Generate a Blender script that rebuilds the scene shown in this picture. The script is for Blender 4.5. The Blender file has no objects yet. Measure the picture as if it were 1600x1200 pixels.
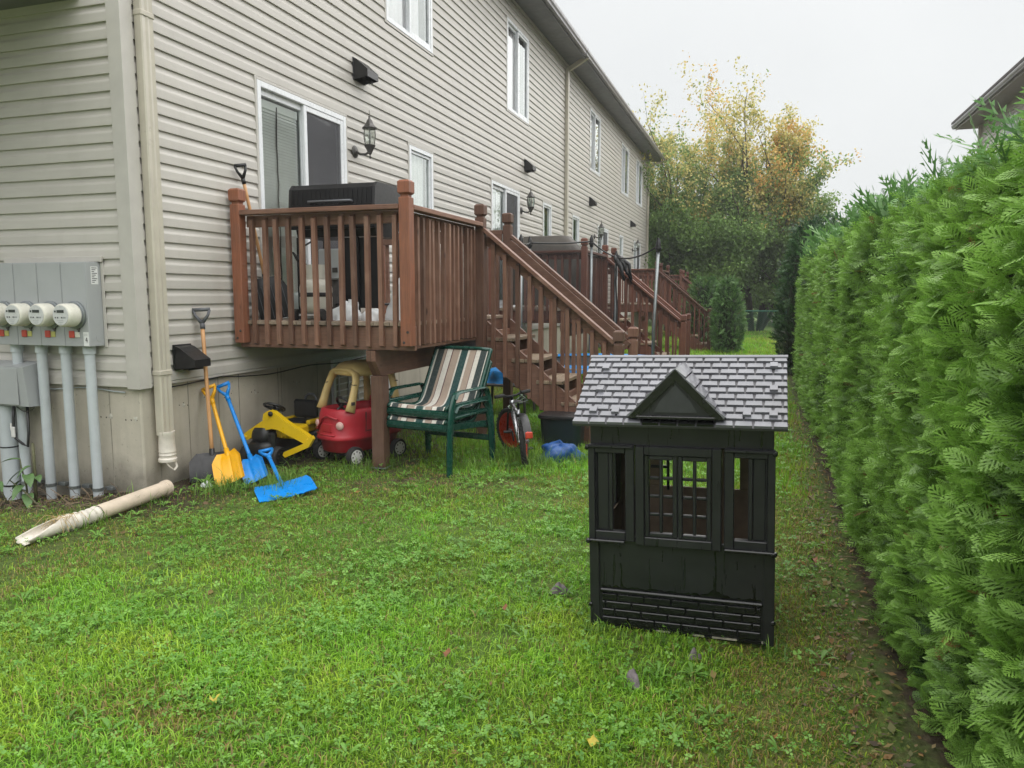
import bpy, bmesh, math, random
import numpy as np
from mathutils import Vector, Matrix, noise as mnoise

scene = bpy.context.scene
PI = math.pi
rad = math.radians

# ------------------------------------------------------------------ camera
cam_data = bpy.data.cameras.new("camera")
cam_data.sensor_width = 36.0
cam_data.lens = 36.0 * 1190.0 / 1600.0
cam_data.clip_start = 0.05
cam_data.clip_end = 2000.0
cam = bpy.data.objects.new("camera", cam_data)
scene.collection.objects.link(cam)
cam.location = (0.0, 0.0, 1.42)
cam.rotation_euler = (rad(90.0 - 6.615), 0.0, rad(18.03))
scene.camera = cam

# ------------------------------------------------------------------ sky: rainy overcast
SUN_DIR = Vector((0.26, 0.20, 1.0)).normalized()
world = bpy.data.worlds.new("World")
scene.world = world
world.use_nodes = True
wn = world.node_tree
wn.nodes.clear()
w_out = wn.nodes.new("ShaderNodeOutputWorld")
w_bg = wn.nodes.new("ShaderNodeBackground")
w_sky = wn.nodes.new("ShaderNodeTexSky")
w_sky.sky_type = 'NISHITA'
w_sky.sun_disc = False
w_sky.sun_elevation = math.asin(SUN_DIR.z)
w_sky.sun_rotation = math.atan2(SUN_DIR.x, SUN_DIR.y)
w_sky.dust_density = 6.0
w_hs = wn.nodes.new("ShaderNodeHueSaturation")
w_hs.inputs['Saturation'].default_value = 0.12
w_sc = wn.nodes.new("ShaderNodeMix"); w_sc.data_type = 'RGBA'      # a closed cloud deck in front of the clear sky
w_sc.inputs['Factor'].default_value = 0.93
w_tc = wn.nodes.new("ShaderNodeTexCoord")
w_no = wn.nodes.new("ShaderNodeTexNoise")
w_no.inputs['Scale'].default_value = 1.6
w_no.inputs['Detail'].default_value = 4.0
w_rp = wn.nodes.new("ShaderNodeValToRGB")
w_rp.color_ramp.elements[0].position = 0.30
w_rp.color_ramp.elements[0].color = (2.06, 2.14, 2.17, 1)
w_rp.color_ramp.elements[1].position = 0.72
w_rp.color_ramp.elements[1].color = (2.46, 2.51, 2.52, 1)
wn.links.new(w_tc.outputs['Generated'], w_no.inputs['Vector'])
wn.links.new(w_no.outputs['Fac'], w_rp.inputs['Fac'])
wn.links.new(w_sky.outputs[0], w_hs.inputs['Color'])
wn.links.new(w_hs.outputs[0], w_sc.inputs['A'])
wn.links.new(w_rp.outputs['Color'], w_sc.inputs['B'])
wn.links.new(w_sc.outputs['Result'], w_bg.inputs['Color'])
w_bg.inputs['Strength'].default_value = 0.10
wn.links.new(w_bg.outputs[0], w_out.inputs[0])

sun_data = bpy.data.lights.new("sun", 'SUN')
sun_data.energy = 1.5
sun_data.angle = rad(140.0)
sun_data.color = (1.0, 0.985, 0.96)
sun = bpy.data.objects.new("sun", sun_data)
scene.collection.objects.link(sun)
sun.rotation_euler = SUN_DIR.to_track_quat('Z', 'Y').to_euler()

scene.view_settings.view_transform = 'Standard'
scene.view_settings.look = 'None'
scene.view_settings.exposure = 1.85
scene.view_settings.gamma = 1.0
scene.view_settings.use_curve_mapping = False
scene.cycles.max_bounces = 8
scene.cycles.transparent_max_bounces = 16
scene.cycles.use_adaptive_sampling = True

# ------------------------------------------------------------------ helpers
col = scene.collection
random.seed(11)
RNG = np.random.default_rng(7)

class MB:
    """collects shapes; build() links them as ONE mesh object"""
    def __init__(s):
        s.v = []; s.f = []; s.M = None
    def add(s, vs, fs):
        o = len(s.v)
        if s.M is not None:
            vs = [s.M @ Vector(p) for p in vs]
        s.v += [tuple(p) for p in vs]
        s.f += [tuple(i + o for i in f) for f in fs]
        return s
    def box(s, lo, hi):
        x0, y0, z0 = lo; x1, y1, z1 = hi
        return s.add([(x0,y0,z0),(x1,y0,z0),(x1,y1,z0),(x0,y1,z0),(x0,y0,z1),(x1,y0,z1),(x1,y1,z1),(x0,y1,z1)],
                     [(0,3,2,1),(4,5,6,7),(0,1,5,4),(1,2,6,5),(2,3,7,6),(3,0,4,7)])
    def cbox(s, lo, hi, c=0.004):
        """box with chamfered edges"""
        c = min(c, *(0.45 * abs(hi[i] - lo[i]) for i in range(3)))
        vs = []; idx = {}
        for cx in (0, 1):
            for cy in (0, 1):
                for cz in (0, 1):
                    for ax in range(3):
                        p = []
                        for k, cc in enumerate((cx, cy, cz)):
                            base = hi[k] if cc else lo[k]
                            if k != ax:
                                base += -c if cc else c
                            p.append(base)
                        idx[(cx, cy, cz, ax)] = len(vs); vs.append(p)
        fs = []
        for ax in range(3):
            a, b = [k for k in range(3) if k != ax]
            for sd in (0, 1):
                q = []
                for (u, w) in ((0,0),(1,0),(1,1),(0,1)):
                    k = [0,0,0]; k[ax] = sd; k[a] = u; k[b] = w
                    q.append(idx[(*k, ax)])
                flip = (sd == 0) != (ax == 1)
                fs.append(tuple(reversed(q)) if flip else tuple(q))
        for ax in range(3):
            a, b = [k for k in range(3) if k != ax]
            for u in (0, 1):
                for w in (0, 1):
                    k0 = [0,0,0]; k0[a] = u; k0[b] = w
                    k1 = list(k0); k1[ax] = 1
                    fs.append((idx[(*k0, a)], idx[(*k1, a)], idx[(*k1, b)], idx[(*k0, b)]))
        for cx in (0, 1):
            for cy in (0, 1):
                for cz in (0, 1):
                    fs.append(tuple(idx[(cx, cy, cz, k)] for k in range(3)))
        return s.add(vs, fs)
    def beam(s, p0, p1, w, h, up=(0,0,1), c=0.003):
        """rectangular bar from p0 to p1: w across, h along 'up'"""
        p0 = Vector(p0); p1 = Vector(p1); d = p1 - p0; L = d.length; d.normalize()
        u = Vector(up); u = (u - d * u.dot(d)).normalized(); r = d.cross(u)
        M = Matrix((( d.x, r.x, u.x, p0.x),(d.y, r.y, u.y, p0.y),(d.z, r.z, u.z, p0.z),(0,0,0,1)))
        old = s.M
        s.M = M if old is None else old @ M
        s.cbox((0, -w/2, -h/2), (L, w/2, h/2), c)
        s.M = old
        return s
    def prism(s, prof, axis, a, b, closed=True, caps=True):
        """extrude a 2D profile along an axis ('x': prof=(y,z); 'y': (x,z); 'z': (x,y))"""
        def mk(p, t):
            return {'x': (t, p[0], p[1]), 'y': (p[0], t, p[1]), 'z': (p[0], p[1], t)}[axis]
        n = len(prof)
        vs = [mk(p, a) for p in prof] + [mk(p, b) for p in prof]
        fs = [(i, (i+1) % n, n + (i+1) % n, n + i) for i in range(n if closed else n - 1)]
        if closed and caps:
            fs += [tuple(range(n)), tuple(range(2*n - 1, n - 1, -1))]
        return s.add(vs, fs)
    def tube(s, path, r, seg=8, caps=True, sq=(1.0, 1.0), up=(0,0,1), closed=False):
        path = [Vector(p) for p in path]; n = len(path)
        rs = r if isinstance(r, (list, tuple)) else [r] * n
        vs = []; prev = None
        for i, p in enumerate(path):
            if closed:
                d = path[(i+1) % n] - path[i-1]
            else:
                d = path[min(i+1, n-1)] - path[max(i-1, 0)]
            if d.length < 1e-9: d = Vector((0,0,1))
            d.normalize()
            if prev is None:
                u = Vector(up)
                if abs(u.dot(d)) > 0.95: u = Vector((1,0,0))
            else:
                u = prev
            u = (u - d * u.dot(d)).normalized(); prev = u
            w = d.cross(u)
            for k in range(seg):
                a = 2*PI*k/seg
                vs.append(p + (u*math.cos(a)*sq[0] + w*math.sin(a)*sq[1]) * rs[i])
        fs = []
        m = n if closed else n - 1
        for i in range(m):
            j = (i+1) % n
            for k in range(seg):
                fs.append((i*seg+k, i*seg+(k+1)%seg, j*seg+(k+1)%seg, j*seg+k))
        if caps and not closed:
            fs += [tuple(range(seg-1, -1, -1)), tuple(range((n-1)*seg, n*seg))]
        return s.add(vs, fs)
    def cyl(s, p0, p1, r0, r1=None, seg=12, caps=True):
        return s.tube([p0, p1], [r0, r0 if r1 is None else r1], seg, caps)
    def lathe(s, prof, seg=16, M=None):
        """prof = [(r, z)] about Z"""
        vs = []; fs = []; n = len(prof)
        for (r, z) in prof:
            for k in range(seg):
                a = 2*PI*k/seg
                p = Vector((r*math.cos(a), r*math.sin(a), z))
                vs.append(M @ p if M is not None else p)
        for i in range(n-1):
            for k in range(seg):
                fs.append((i*seg+k, i*seg+(k+1)%seg, (i+1)*seg+(k+1)%seg, (i+1)*seg+k))
        if prof[0][0] > 1e-6: fs.append(tuple(range(seg-1, -1, -1)))
        if prof[-1][0] > 1e-6: fs.append(tuple(range((n-1)*seg, n*seg)))
        return s.add(vs, fs)
    def grid(s, fn, nu, nv, closed_u=False):
        vs = [fn(i/(nu if closed_u else nu-1), j/(nv-1)) for j in range(nv) for i in range(nu)]
        fs = []
        for j in range(nv-1):
            for i in range(nu if closed_u else nu-1):
                fs.append((j*nu+i, j*nu+(i+1)%nu, (j+1)*nu+(i+1)%nu, (j+1)*nu+i))
        return s.add(vs, fs)
    def mesh(s, name, mat, smooth=False):
        me = bpy.data.meshes.new(name)
        me.from_pydata(s.v, [], s.f)
        me.validate()
        bm = bmesh.new(); bm.from_mesh(me)
        bmesh.ops.recalc_face_normals(bm, faces=bm.faces)
        bm.to_mesh(me); bm.free()
        if mat is not None: me.materials.append(mat)
        if smooth is True:
            me.polygons.foreach_set('use_smooth', [True]*len(me.polygons))
        elif smooth:
            me.polygons.foreach_set('use_smooth', [True]*len(me.polygons))
            try: me.set_sharp_from_angle(angle=rad(smooth))
            except Exception: pass
        return me
    def build(s, name, mat, parent=None, smooth=False, **tags):
        return link(name, s.mesh(name, mat, smooth), parent, **tags)

def link(name, me, parent=None, loc=None, rot=None, **tags):
    o = bpy.data.objects.new(name, me)
    col.objects.link(o)
    if parent is not None:
        o.parent = parent
        if loc is None and rot is None:                    # mesh written in world space
            o.matrix_parent_inverse = world_of(parent).inverted()
    if loc is not None: o.location = loc
    if rot is not None: o.rotation_euler = rot
    for k, v in tags.items(): o[k] = v
    return o

def world_of(o):
    m = Matrix.LocRotScale(o.location, o.rotation_euler.to_quaternion() if o.rotation_mode == 'XYZ' else o.rotation_quaternion, o.scale)
    if o.parent is not None:
        m = world_of(o.parent) @ o.matrix_parent_inverse @ m
    return m

def thing(name, label, cat, loc=(0,0,0), rot=(0,0,0), group=None):
    o = bpy.data.objects.new(name, None)
    o.empty_display_size = 0.1
    col.objects.link(o)
    o.location = loc; o.rotation_euler = rot
    o['label'] = label; o['category'] = cat
    if group: o['group'] = group
    return o

def inst(name, me, parent, loc, rot=(0,0,0), **tags):
    """an object sharing mesh data, placed in its parent's space"""
    o = bpy.data.objects.new(name, me)
    col.objects.link(o)
    o.parent = parent
    o.location = loc; o.rotation_euler = rot
    for k, v in tags.items(): o[k] = v
    return o

def part(name, mb, mat, parent, smooth=False, **tags):
    """a part whose mesh is written in the parent's own space"""
    o = bpy.data.objects.new(name, mb.mesh(name, mat, smooth))
    col.objects.link(o)
    o.parent = parent
    for k, v in tags.items(): o[k] = v
    return o

def tag(o, label, cat, group=None):
    o['label'] = label; o['category'] = cat
    if group: o['group'] = group
    return o

# ------------------------------------------------------------------ materials
class NT:
    def __init__(s, name):
        s.m = bpy.data.materials.new(name); s.m.use_nodes = True
        s.t = s.m.node_tree; s.t.nodes.clear()
        s.out = s.n('ShaderNodeOutputMaterial')
        s.b = s.n('ShaderNodeBsdfPrincipled')
        s.l(s.b.outputs[0], s.out.inputs[0])
    def n(s, t, **kw):
        x = s.t.nodes.new(t)
        for k, v in kw.items(): setattr(x, k, v)
        return x
    def l(s, a, b): s.t.links.new(a, b)
    def coord(s, kind='Object', scale=(1,1,1)):
        c = s.n('ShaderNodeTexCoord'); mp = s.n('ShaderNodeMapping')
        mp.inputs['Scale'].default_value = scale
        s.l(c.outputs[kind], mp.inputs[0])
        return mp.outputs[0]
    def noise(s, vec, scale, detail=4, rough=0.55, dist=0.0):
        x = s.n('ShaderNodeTexNoise')
        x.inputs['Scale'].default_value = scale; x.inputs['Detail'].default_value = detail
        x.inputs['Roughness'].default_value = rough; x.inputs['Distortion'].default_value = dist
        if vec is not None: s.l(vec, x.inputs['Vector'])
        return x.outputs['Fac']
    def ramp(s, fac, stops):
        r = s.n('ShaderNodeValToRGB')
        e = r.color_ramp.elements
        while len(e) < len(stops): e.new(0.5)
        for k, (p, c) in enumerate(stops):
            e[k].position = p
            e[k].color = (c, c, c, 1) if isinstance(c, (int, float)) else (*c, 1)
        s.l(fac, r.inputs[0]); return r.outputs[0]
    def mix(s, fac, a, b, mode='MIX'):
        x = s.n('ShaderNodeMix', data_type='RGBA', blend_type=mode)
        for sock, v in ((x.inputs['Factor'], fac), (x.inputs['A'], a), (x.inputs['B'], b)):
            if isinstance(v, (int, float)) and sock.name == 'Factor': sock.default_value = v
            elif isinstance(v, (tuple, list)): sock.default_value = (*v, 1) if len(v) == 3 else v
            elif isinstance(v, (int, float)): sock.default_value = (v, v, v, 1)
            else: s.l(v, sock)
        return x.outputs['Result']
    def bump(s, h, strength=0.3, dist=0.01):
        x = s.n('ShaderNodeBump'); x.inputs['Strength'].default_value = strength
        x.inputs['Distance'].default_value = dist
        s.l(h, x.inputs['Height']); s.l(x.outputs[0], s.b.inputs['Normal'])
    def set(s, **kw):
        for k, v in kw.items():
            k = k.replace('_', ' ')
            if isinstance(v, tuple): s.b.inputs[k].default_value = (*v, 1) if len(v) == 3 else v
            elif isinstance(v, (int, float)): s.b.inputs[k].default_value = v
            else: s.l(v, s.b.inputs[k])
        return s
    def rnd(s):
        return s.n('ShaderNodeObjectInfo').outputs['Random']

def plain(name, c, rough=0.5, var=0.12, scale=14.0, bump=0.0, metal=0.0, spec=0.5, coat=0.0, world_space=False, dirt=0.0):
    """painted / moulded / metal surface with soft mottling, dirt and roughness variation"""
    t = NT(name)
    v = t.coord('Object')
    if world_space:
        g = t.n('ShaderNodeNewGeometry'); v = g.outputs['Position']
    f = t.noise(v, scale, 5, 0.6)
    lo = tuple(x*(1-var) for x in c); hi = tuple(min(1, x*(1+var)) for x in c)
    cc = t.ramp(f, [(0.3, lo), (0.7, hi)])
    if dirt:
        d = t.noise(v, scale*0.35, 6, 0.7)
        cc = t.mix(t.ramp(d, [(0.5, 0.0), (0.75, dirt)]), cc, (0.10, 0.085, 0.06))
    t.set(Base_Color=cc, Metallic=metal, Specular_IOR_Level=spec, Coat_Weight=coat)
    t.set(Roughness=t.ramp(t.noise(v, scale*2.3, 3), [(0.3, max(0.02, rough-0.08)), (0.7, min(1, rough+0.1))]))
    if bump: t.bump(t.noise(v, scale*5, 4), bump, 0.004)
    return t.m

def wood(name, base, dark, worn, axis, rough=0.6, wear=0.55):
    """stained deck lumber: grain runs along axis (0,1,2), each piece its own tone"""
    t = NT(name)
    sc = [26.0, 26.0, 26.0]; sc[axis] = 1.3
    ob = t.n('ShaderNodeTexCoord').outputs['Object']
    sh = t.n('ShaderNodeVectorMath', operation='ADD')
    r = t.rnd()
    cmb = t.n('ShaderNodeVectorMath', operation='SCALE')
    cmb.inputs[0].default_value = (13.1, 7.7, 19.3); t.l(r, cmb.inputs['Scale'])
    t.l(ob, sh.inputs[0]); t.l(cmb.outputs[0], sh.inputs[1])
    mp = t.n('ShaderNodeMapping'); mp.inputs['Scale'].default_value = sc
    t.l(sh.outputs[0], mp.inputs[0])
    grain = t.noise(mp.outputs[0], 3.0, 6, 0.65, 0.6)
    c = t.ramp(grain, [(0.25, dark), (0.6, base), (0.85, tuple(min(1, x*1.25) for x in base))])
    patch = t.noise(sh.outputs[0], 3.2, 5, 0.6)
    c = t.mix(t.ramp(patch, [(0.48, 0.0), (0.72, wear)]), c, worn)
    tone = t.ramp(r, [(0.0, 0.64), (0.5, 0.98), (1.0, 1.32)])
    c = t.mix(1.0, c, tone, 'MULTIPLY')
    knot = t.n('ShaderNodeTexVoronoi'); knot.inputs['Scale'].default_value = 1.0
    sk = [7.0, 7.0, 7.0]; sk[axis] = 2.6
    mk = t.n('ShaderNodeMapping'); mk.inputs['Scale'].default_value = sk; t.l(sh.outputs[0], mk.inputs[0]); t.l(mk.outputs[0], knot.inputs['Vector'])
    c = t.mix(t.ramp(knot.outputs['Distance'], [(0.04, 0.75), (0.10, 0.0)]), c, tuple(x*0.35 for x in dark))
    t.set(Base_Color=c, Roughness=t.ramp(grain, [(0.3, rough-0.15), (0.8, rough+0.1)]), Specular_IOR_Level=0.45)
    t.bump(grain, 0.35, 0.004)
    return t.m

def leafmat(name, transl=0.35, rough=0.45, attr='Col'):
    t = NT(name)
    a = t.n('ShaderNodeAttribute'); a.attribute_name = attr
    t.set(Base_Color=a.outputs['Color'], Roughness=rough, Specular_IOR_Level=0.4)
    tr = t.n('ShaderNodeBsdfTranslucent')
    t.l(a.outputs['Color'], tr.inputs['Color'])
    mx = t.n('ShaderNodeMixShader'); mx.inputs[0].default_value = transl
    t.l(t.b.outputs[0], mx.inputs[1]); t.l(tr.outputs[0], mx.inputs[2]); t.l(mx.outputs[0], t.out.inputs[0])
    return t.m

def raw_mesh(name, V, F, C=None, mat=None, parent=None, **tags):
    """big numpy mesh; V (n,3), F (m,3 or 4), C (n,3) per-vertex colours"""
    V = np.ascontiguousarray(V, dtype=np.float32); F = np.ascontiguousarray(F, dtype=np.int32)
    me = bpy.data.meshes.new(name)
    k = F.shape[1]
    me.vertices.add(len(V)); me.vertices.foreach_set('co', V.ravel())
    me.loops.add(F.size); me.loops.foreach_set('vertex_index', F.ravel())
    me.polygons.add(len(F))
    me.polygons.foreach_set('loop_start', np.arange(0, F.size, k, dtype=np.int32))
    me.polygons.foreach_set('loop_total', np.full(len(F), k, dtype=np.int32))
    me.update(calc_edges=True)
    if C is not None:
        a = me.color_attributes.new('Col', 'FLOAT_COLOR', 'POINT')
        cc = np.ones((len(V), 4), dtype=np.float32); cc[:, :3] = C
        a.data.foreach_set('color', cc.ravel())
    if mat: me.materials.append(mat)
    o = bpy.data.objects.new(name, me); col.objects.link(o)
    if parent is not None: o.parent = parent
    for kk, v in tags.items(): o[kk] = v
    return o

def vnoise(x, y, seed=0):
    """smooth value noise on arrays, 0..1"""
    def h(i, j):
        n = (i * 374761393 + j * 668265263 + seed * 1442695) & 0x7fffffff
        n = ((n ^ (n >> 13)) * 1274126177) & 0x7fffffff
        return ((n ^ (n >> 16)) & 0xffff) / 65535.0
    x = np.asarray(x, float); y = np.asarray(y, float)
    i = np.floor(x).astype(np.int64); j = np.floor(y).astype(np.int64)
    u = x - i; v = y - j; u = u*u*(3-2*u); v = v*v*(3-2*v)
    return (h(i,j)*(1-u) + h(i+1,j)*u)*(1-v) + (h(i,j+1)*(1-u) + h(i+1,j+1)*u)*v
def fbm(x, y, seed=0, oct=3):
    s = 0; a = 0.5; t = 0
    for k in range(oct):
        s = s + a*vnoise(x*2**k, y*2**k, seed+k*17); t += a; a *= 0.5
    return s/t

def ground_z(x, y):
    """the lawn: nearly flat, dropping a little past the house corner"""
    x = np.asarray(x, float); y = np.asarray(y, float)
    d = np.clip((-4.1 - x)/1.4, 0, 1)
    e = np.clip((5.2 - y)/0.8, 0, 1)
    z = -0.13*d*d*(3-2*d)*e
    z = z + 0.035*(fbm(x*1.3, y*1.3, 3) - 0.5)
    return z
def gz(x, y): return float(ground_z(x, y))
# ------------------------------------------------------------------ shared materials
M = {}
def _siding(name, c):
    t = NT(name)
    g = t.n('ShaderNodeNewGeometry').outputs['Position']
    mp = t.n('ShaderNodeMapping'); mp.inputs['Scale'].default_value = (1.0, 1.0, 7.0); t.l(g, mp.inputs[0])
    f = t.noise(mp.outputs[0], 1.7, 5, 0.6)
    cc = t.ramp(f, [(0.3, tuple(x*0.93 for x in c)), (0.7, tuple(x*1.05 for x in c))])
    mp2 = t.n('ShaderNodeMapping'); mp2.inputs['Scale'].default_value = (5.0, 5.0, 0.5); t.l(g, mp2.inputs[0])
    st = t.noise(mp2.outputs[0], 1.4, 5, 0.65)
    cc = t.mix(t.ramp(st, [(0.52, 0.0), (0.8, 0.16)]), cc, (0.26, 0.24, 0.19))
    tone = t.ramp(t.rnd(), [(0.0, 0.97), (1.0, 1.03)])
    cc = t.mix(1.0, cc, tone, 'MULTIPLY')
    t.set(Base_Color=cc, Roughness=0.42, Specular_IOR_Level=0.4)
    gr = t.n('ShaderNodeMapping'); gr.inputs['Scale'].default_value = (18, 18, 160); t.l(g, gr.inputs[0])
    t.bump(t.noise(gr.outputs[0], 2.0, 3), 0.10, 0.003)
    return t.m
M['siding'] = _siding('vinyl_siding', (0.505, 0.482, 0.440))
M['trim'] = plain('vinyl_trim', (0.485, 0.465, 0.425), 0.4, 0.06, 6)
M['downspout'] = plain('downspout_paint', (0.49, 0.455, 0.375), 0.35, 0.07, 6, dirt=0.15)
M['white'] = plain('white_vinyl', (0.74, 0.76, 0.78), 0.3, 0.05, 8)
M['soffit'] = plain('grey_aluminium_soffit', (0.17, 0.17, 0.18), 0.45, 0.08, 3)
M['gutter'] = plain('grey_gutter', (0.19, 0.18, 0.185), 0.35, 0.1, 3, dirt=0.2)
def _shingleroof():
    t = NT('asphalt_roof')
    v = t.n('ShaderNodeNewGeometry').outputs['Position']
    t.set(Base_Color=t.ramp(t.noise(v, 9, 6, 0.7), [(0.3, (0.05,0.045,0.042)), (0.7, (0.10,0.09,0.085))]), Roughness=0.9)
    t.bump(t.noise(v, 60, 4), 0.5, 0.01); return t.m
M['roof'] = _shingleroof()
def _concrete():
    t = NT('concrete_foundation')
    g = t.n('ShaderNodeNewGeometry').outputs['Position']
    f = t.noise(g, 2.2, 7, 0.65)
    c = t.ramp(f, [(0.3, (0.43,0.395,0.325)), (0.7, (0.56,0.515,0.43))])
    mp = t.n('ShaderNodeMapping'); mp.inputs['Scale'].default_value = (6, 6, 0.6); t.l(g, mp.inputs[0])
    c = t.mix(t.ramp(t.noise(mp.outputs[0], 1.6, 5, 0.6), [(0.5, 0.0), (0.8, 0.35)]), c, (0.22, 0.20, 0.16))
    pits = t.noise(g, 38, 3, 0.5)
    c = t.mix(t.ramp(pits, [(0.66, 0.0), (0.74, 0.45)]), c, (0.14, 0.13, 0.11))
    # rising damp with a ragged edge, dirty from splashing rain
    sep = t.n('ShaderNodeSeparateXYZ'); t.l(g, sep.inputs[0])
    ad = t.n('ShaderNodeMath', operation='MULTIPLY_ADD'); t.l(f, ad.inputs[0]); ad.inputs[1].default_value = -0.75
    t.l(sep.outputs['Z'], ad.inputs[2])
    damp = t.ramp(ad.outputs[0], [(0.0, 1.0), (0.02, 0.0)])
    mr = t.n('ShaderNodeMapRange'); mr.inputs[1].default_value = -0.38; mr.inputs[2].default_value = -0.14
    mr.inputs[3].default_value = 0.7; mr.inputs[4].default_value = 0.0; t.l(ad.outputs[0], mr.inputs[0])
    c = t.mix(mr.outputs[0], c, (0.075, 0.07, 0.05))
    t.set(Base_Color=c, Roughness=0.8, Specular_IOR_Level=0.3)
    t.bump(t.noise(g, 30, 6, 0.7), 0.25, 0.006)
    return t.m
M['concrete'] = _concrete()
M['conc_line'] = plain('concrete_form_ridge', (0.27, 0.25, 0.205), 0.85, 0.2, 20)
M['patch'] = plain('mortar_patch', (0.50, 0.48, 0.42), 0.9, 0.25, 60, bump=0.3)
M['hole'] = plain('dark_hole', (0.05, 0.045, 0.04), 0.9, 0.2, 40)
M['black_plastic'] = plain('black_plastic', (0.014, 0.014, 0.015), 0.38, 0.25, 18, dirt=0.08)
M['black_metal'] = plain('black_enamel_metal', (0.009, 0.009, 0.010), 0.42, 0.2, 12, spec=0.3)
M['rubber'] = plain('black_rubber', (0.022, 0.022, 0.022), 0.8, 0.3, 25, dirt=0.25)
M['lamp_metal'] = plain('pewter_lantern_metal', (0.11, 0.105, 0.10), 0.5, 0.2, 30, metal=0.6)
M['galv'] = plain('galvanised_steel', (0.26, 0.28, 0.285), 0.38, 0.14, 22, metal=0.75)
M['meter_grey'] = plain('grey_enclosure_paint', (0.36, 0.375, 0.38), 0.42, 0.05, 5, dirt=0.06)
M['pvc'] = plain('grey_pvc_conduit', (0.47, 0.51, 0.53), 0.4, 0.07, 6, dirt=0.16)
M['cream'] = plain('cream_meter_plastic', (0.68, 0.665, 0.58), 0.3, 0.06, 15)
M['dialgrey'] = plain('pale_grey_dial', (0.55, 0.56, 0.55), 0.3, 0.08, 40)
M['lcd'] = plain('dark_display', (0.035, 0.04, 0.038), 0.15, 0.1, 30)
M['red_tag'] = plain('red_seal', (0.55, 0.06, 0.035), 0.4, 0.1, 30)
M['yel_tag'] = plain('yellow_tag', (0.55, 0.52, 0.16), 0.5, 0.1, 30)
M['paper'] = plain('white_label', (0.72, 0.73, 0.72), 0.5, 0.05, 30)
M['ink'] = plain('black_ink', (0.03, 0.03, 0.03), 0.6, 0.1, 30)
M['pipe_beige'] = plain('beige_drain_pipe', (0.62, 0.52, 0.41), 0.42, 0.12, 9, dirt=0.25)
M['pipe_white'] = plain('off_white_pipe', (0.70, 0.65, 0.57), 0.4, 0.10, 12, dirt=0.25)
M['wood_x'] = wood('stained_lumber_x', (0.205, 0.104, 0.068), (0.100, 0.048, 0.032), (0.30, 0.185, 0.135), 0)
M['wood_y'] = wood('stained_lumber_y', (0.205, 0.104, 0.068), (0.100, 0.048, 0.032), (0.30, 0.185, 0.135), 1)
M['wood_z'] = wood('stained_lumber_z', (0.205, 0.106, 0.070), (0.100, 0.048, 0.032), (0.30, 0.185, 0.135), 2)
M['post_z'] = wood('stained_post', (0.27, 0.108, 0.060), (0.15, 0.058, 0.035), (0.37, 0.115, 0.050), 2, 0.5, 0.5)
M['redwood_x'] = wood('red_stain_x', (0.165, 0.062, 0.040), (0.085, 0.032, 0.022), (0.20, 0.095, 0.065), 0, 0.55)
M['redwood_y'] = wood('red_stain_y', (0.165, 0.062, 0.040), (0.085, 0.032, 0.022), (0.20, 0.095, 0.065), 1, 0.55)
M['redwood_z'] = wood('red_stain_z', (0.165, 0.062, 0.040), (0.085, 0.032, 0.022), (0.20, 0.095, 0.065), 2, 0.55)
M['tread'] = wood('weathered_tread', (0.27, 0.20, 0.135), (0.14, 0.10, 0.065), (0.33, 0.26, 0.18), 1, 0.7)
M['deckfloor'] = wood('worn_deck_boards', (0.26, 0.20, 0.15), (0.14, 0.10, 0.07), (0.36, 0.31, 0.26), 1, 0.7)
def _glass(name, tint, fac):
    t = NT(name)
    tr = t.n('ShaderNodeBsdfTransparent'); tr.inputs[0].default_value = (*tint, 1)
    gl = t.n('ShaderNodeBsdfGlossy'); gl.inputs['Roughness'].default_value = 0.02
    gl.inputs['Color'].default_value = (0.9, 0.95, 0.93, 1)
    fr = t.n('ShaderNodeFresnel'); fr.inputs['IOR'].default_value = 1.5
    ad = t.n('ShaderNodeMath', operation='ADD'); t.l(fr.outputs[0], ad.inputs[0]); ad.inputs[1].default_value = fac
    mx = t.n('ShaderNodeMixShader'); t.l(ad.outputs[0], mx.inputs[0]); t.l(tr.outputs[0], mx.inputs[1]); t.l(gl.outputs[0], mx.inputs[2])
    t.l(mx.outputs[0], t.out.inputs[0]); return t.m
M['glass'] = _glass('window_glass', (0.97, 0.985, 0.975), 0.10)
M['lantern_glass'] = _glass('lantern_glass', (0.85, 0.87, 0.84), 0.12)
def _screen():
    t = NT('insect_screen')
    tr = t.n('ShaderNodeBsdfTransparent'); 
    t.set(Base_Color=(0.09, 0.09, 0.10), Roughness=0.7)
    mx = t.n('ShaderNodeMixShader'); mx.inputs[0].default_value = 0.62
    t.l(tr.outputs[0], mx.inputs[1]); t.l(t.b.outputs[0], mx.inputs[2]); t.l(mx.outputs[0], t.out.inputs[0]); return t.m
M['screen'] = _screen()
M['room'] = plain('dim_room_wall', (0.30, 0.29, 0.27), 0.8, 0.1, 3)
M['blind'] = plain('pale_green_blind', (0.87, 0.90, 0.87), 0.6, 0.06, 6)
M['curtain'] = plain('lilac_white_curtain', (0.86, 0.83, 0.86), 0.8, 0.06, 6)
M['cord'] = plain('dark_cord', (0.06, 0.055, 0.05), 0.8, 0.1, 30)
M['red'] = plain('faded_red_plastic', (0.42, 0.022, 0.035), 0.42, 0.14, 5, dirt=0.12, bump=0.03)
M['yellow_cream'] = plain('faded_yellow_plastic', (0.60, 0.44, 0.185), 0.45, 0.10, 5, dirt=0.12, bump=0.03)
M['toy_yellow'] = plain('yellow_toy_plastic', (0.72, 0.48, 0.008), 0.35, 0.08, 7, dirt=0.06)
M['white_plastic'] = plain('white_plastic', (0.66, 0.65, 0.63), 0.4, 0.08, 12, dirt=0.15)
M['pink_white'] = plain('faded_pink_plastic', (0.66, 0.42, 0.38), 0.4, 0.08, 12)
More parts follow.
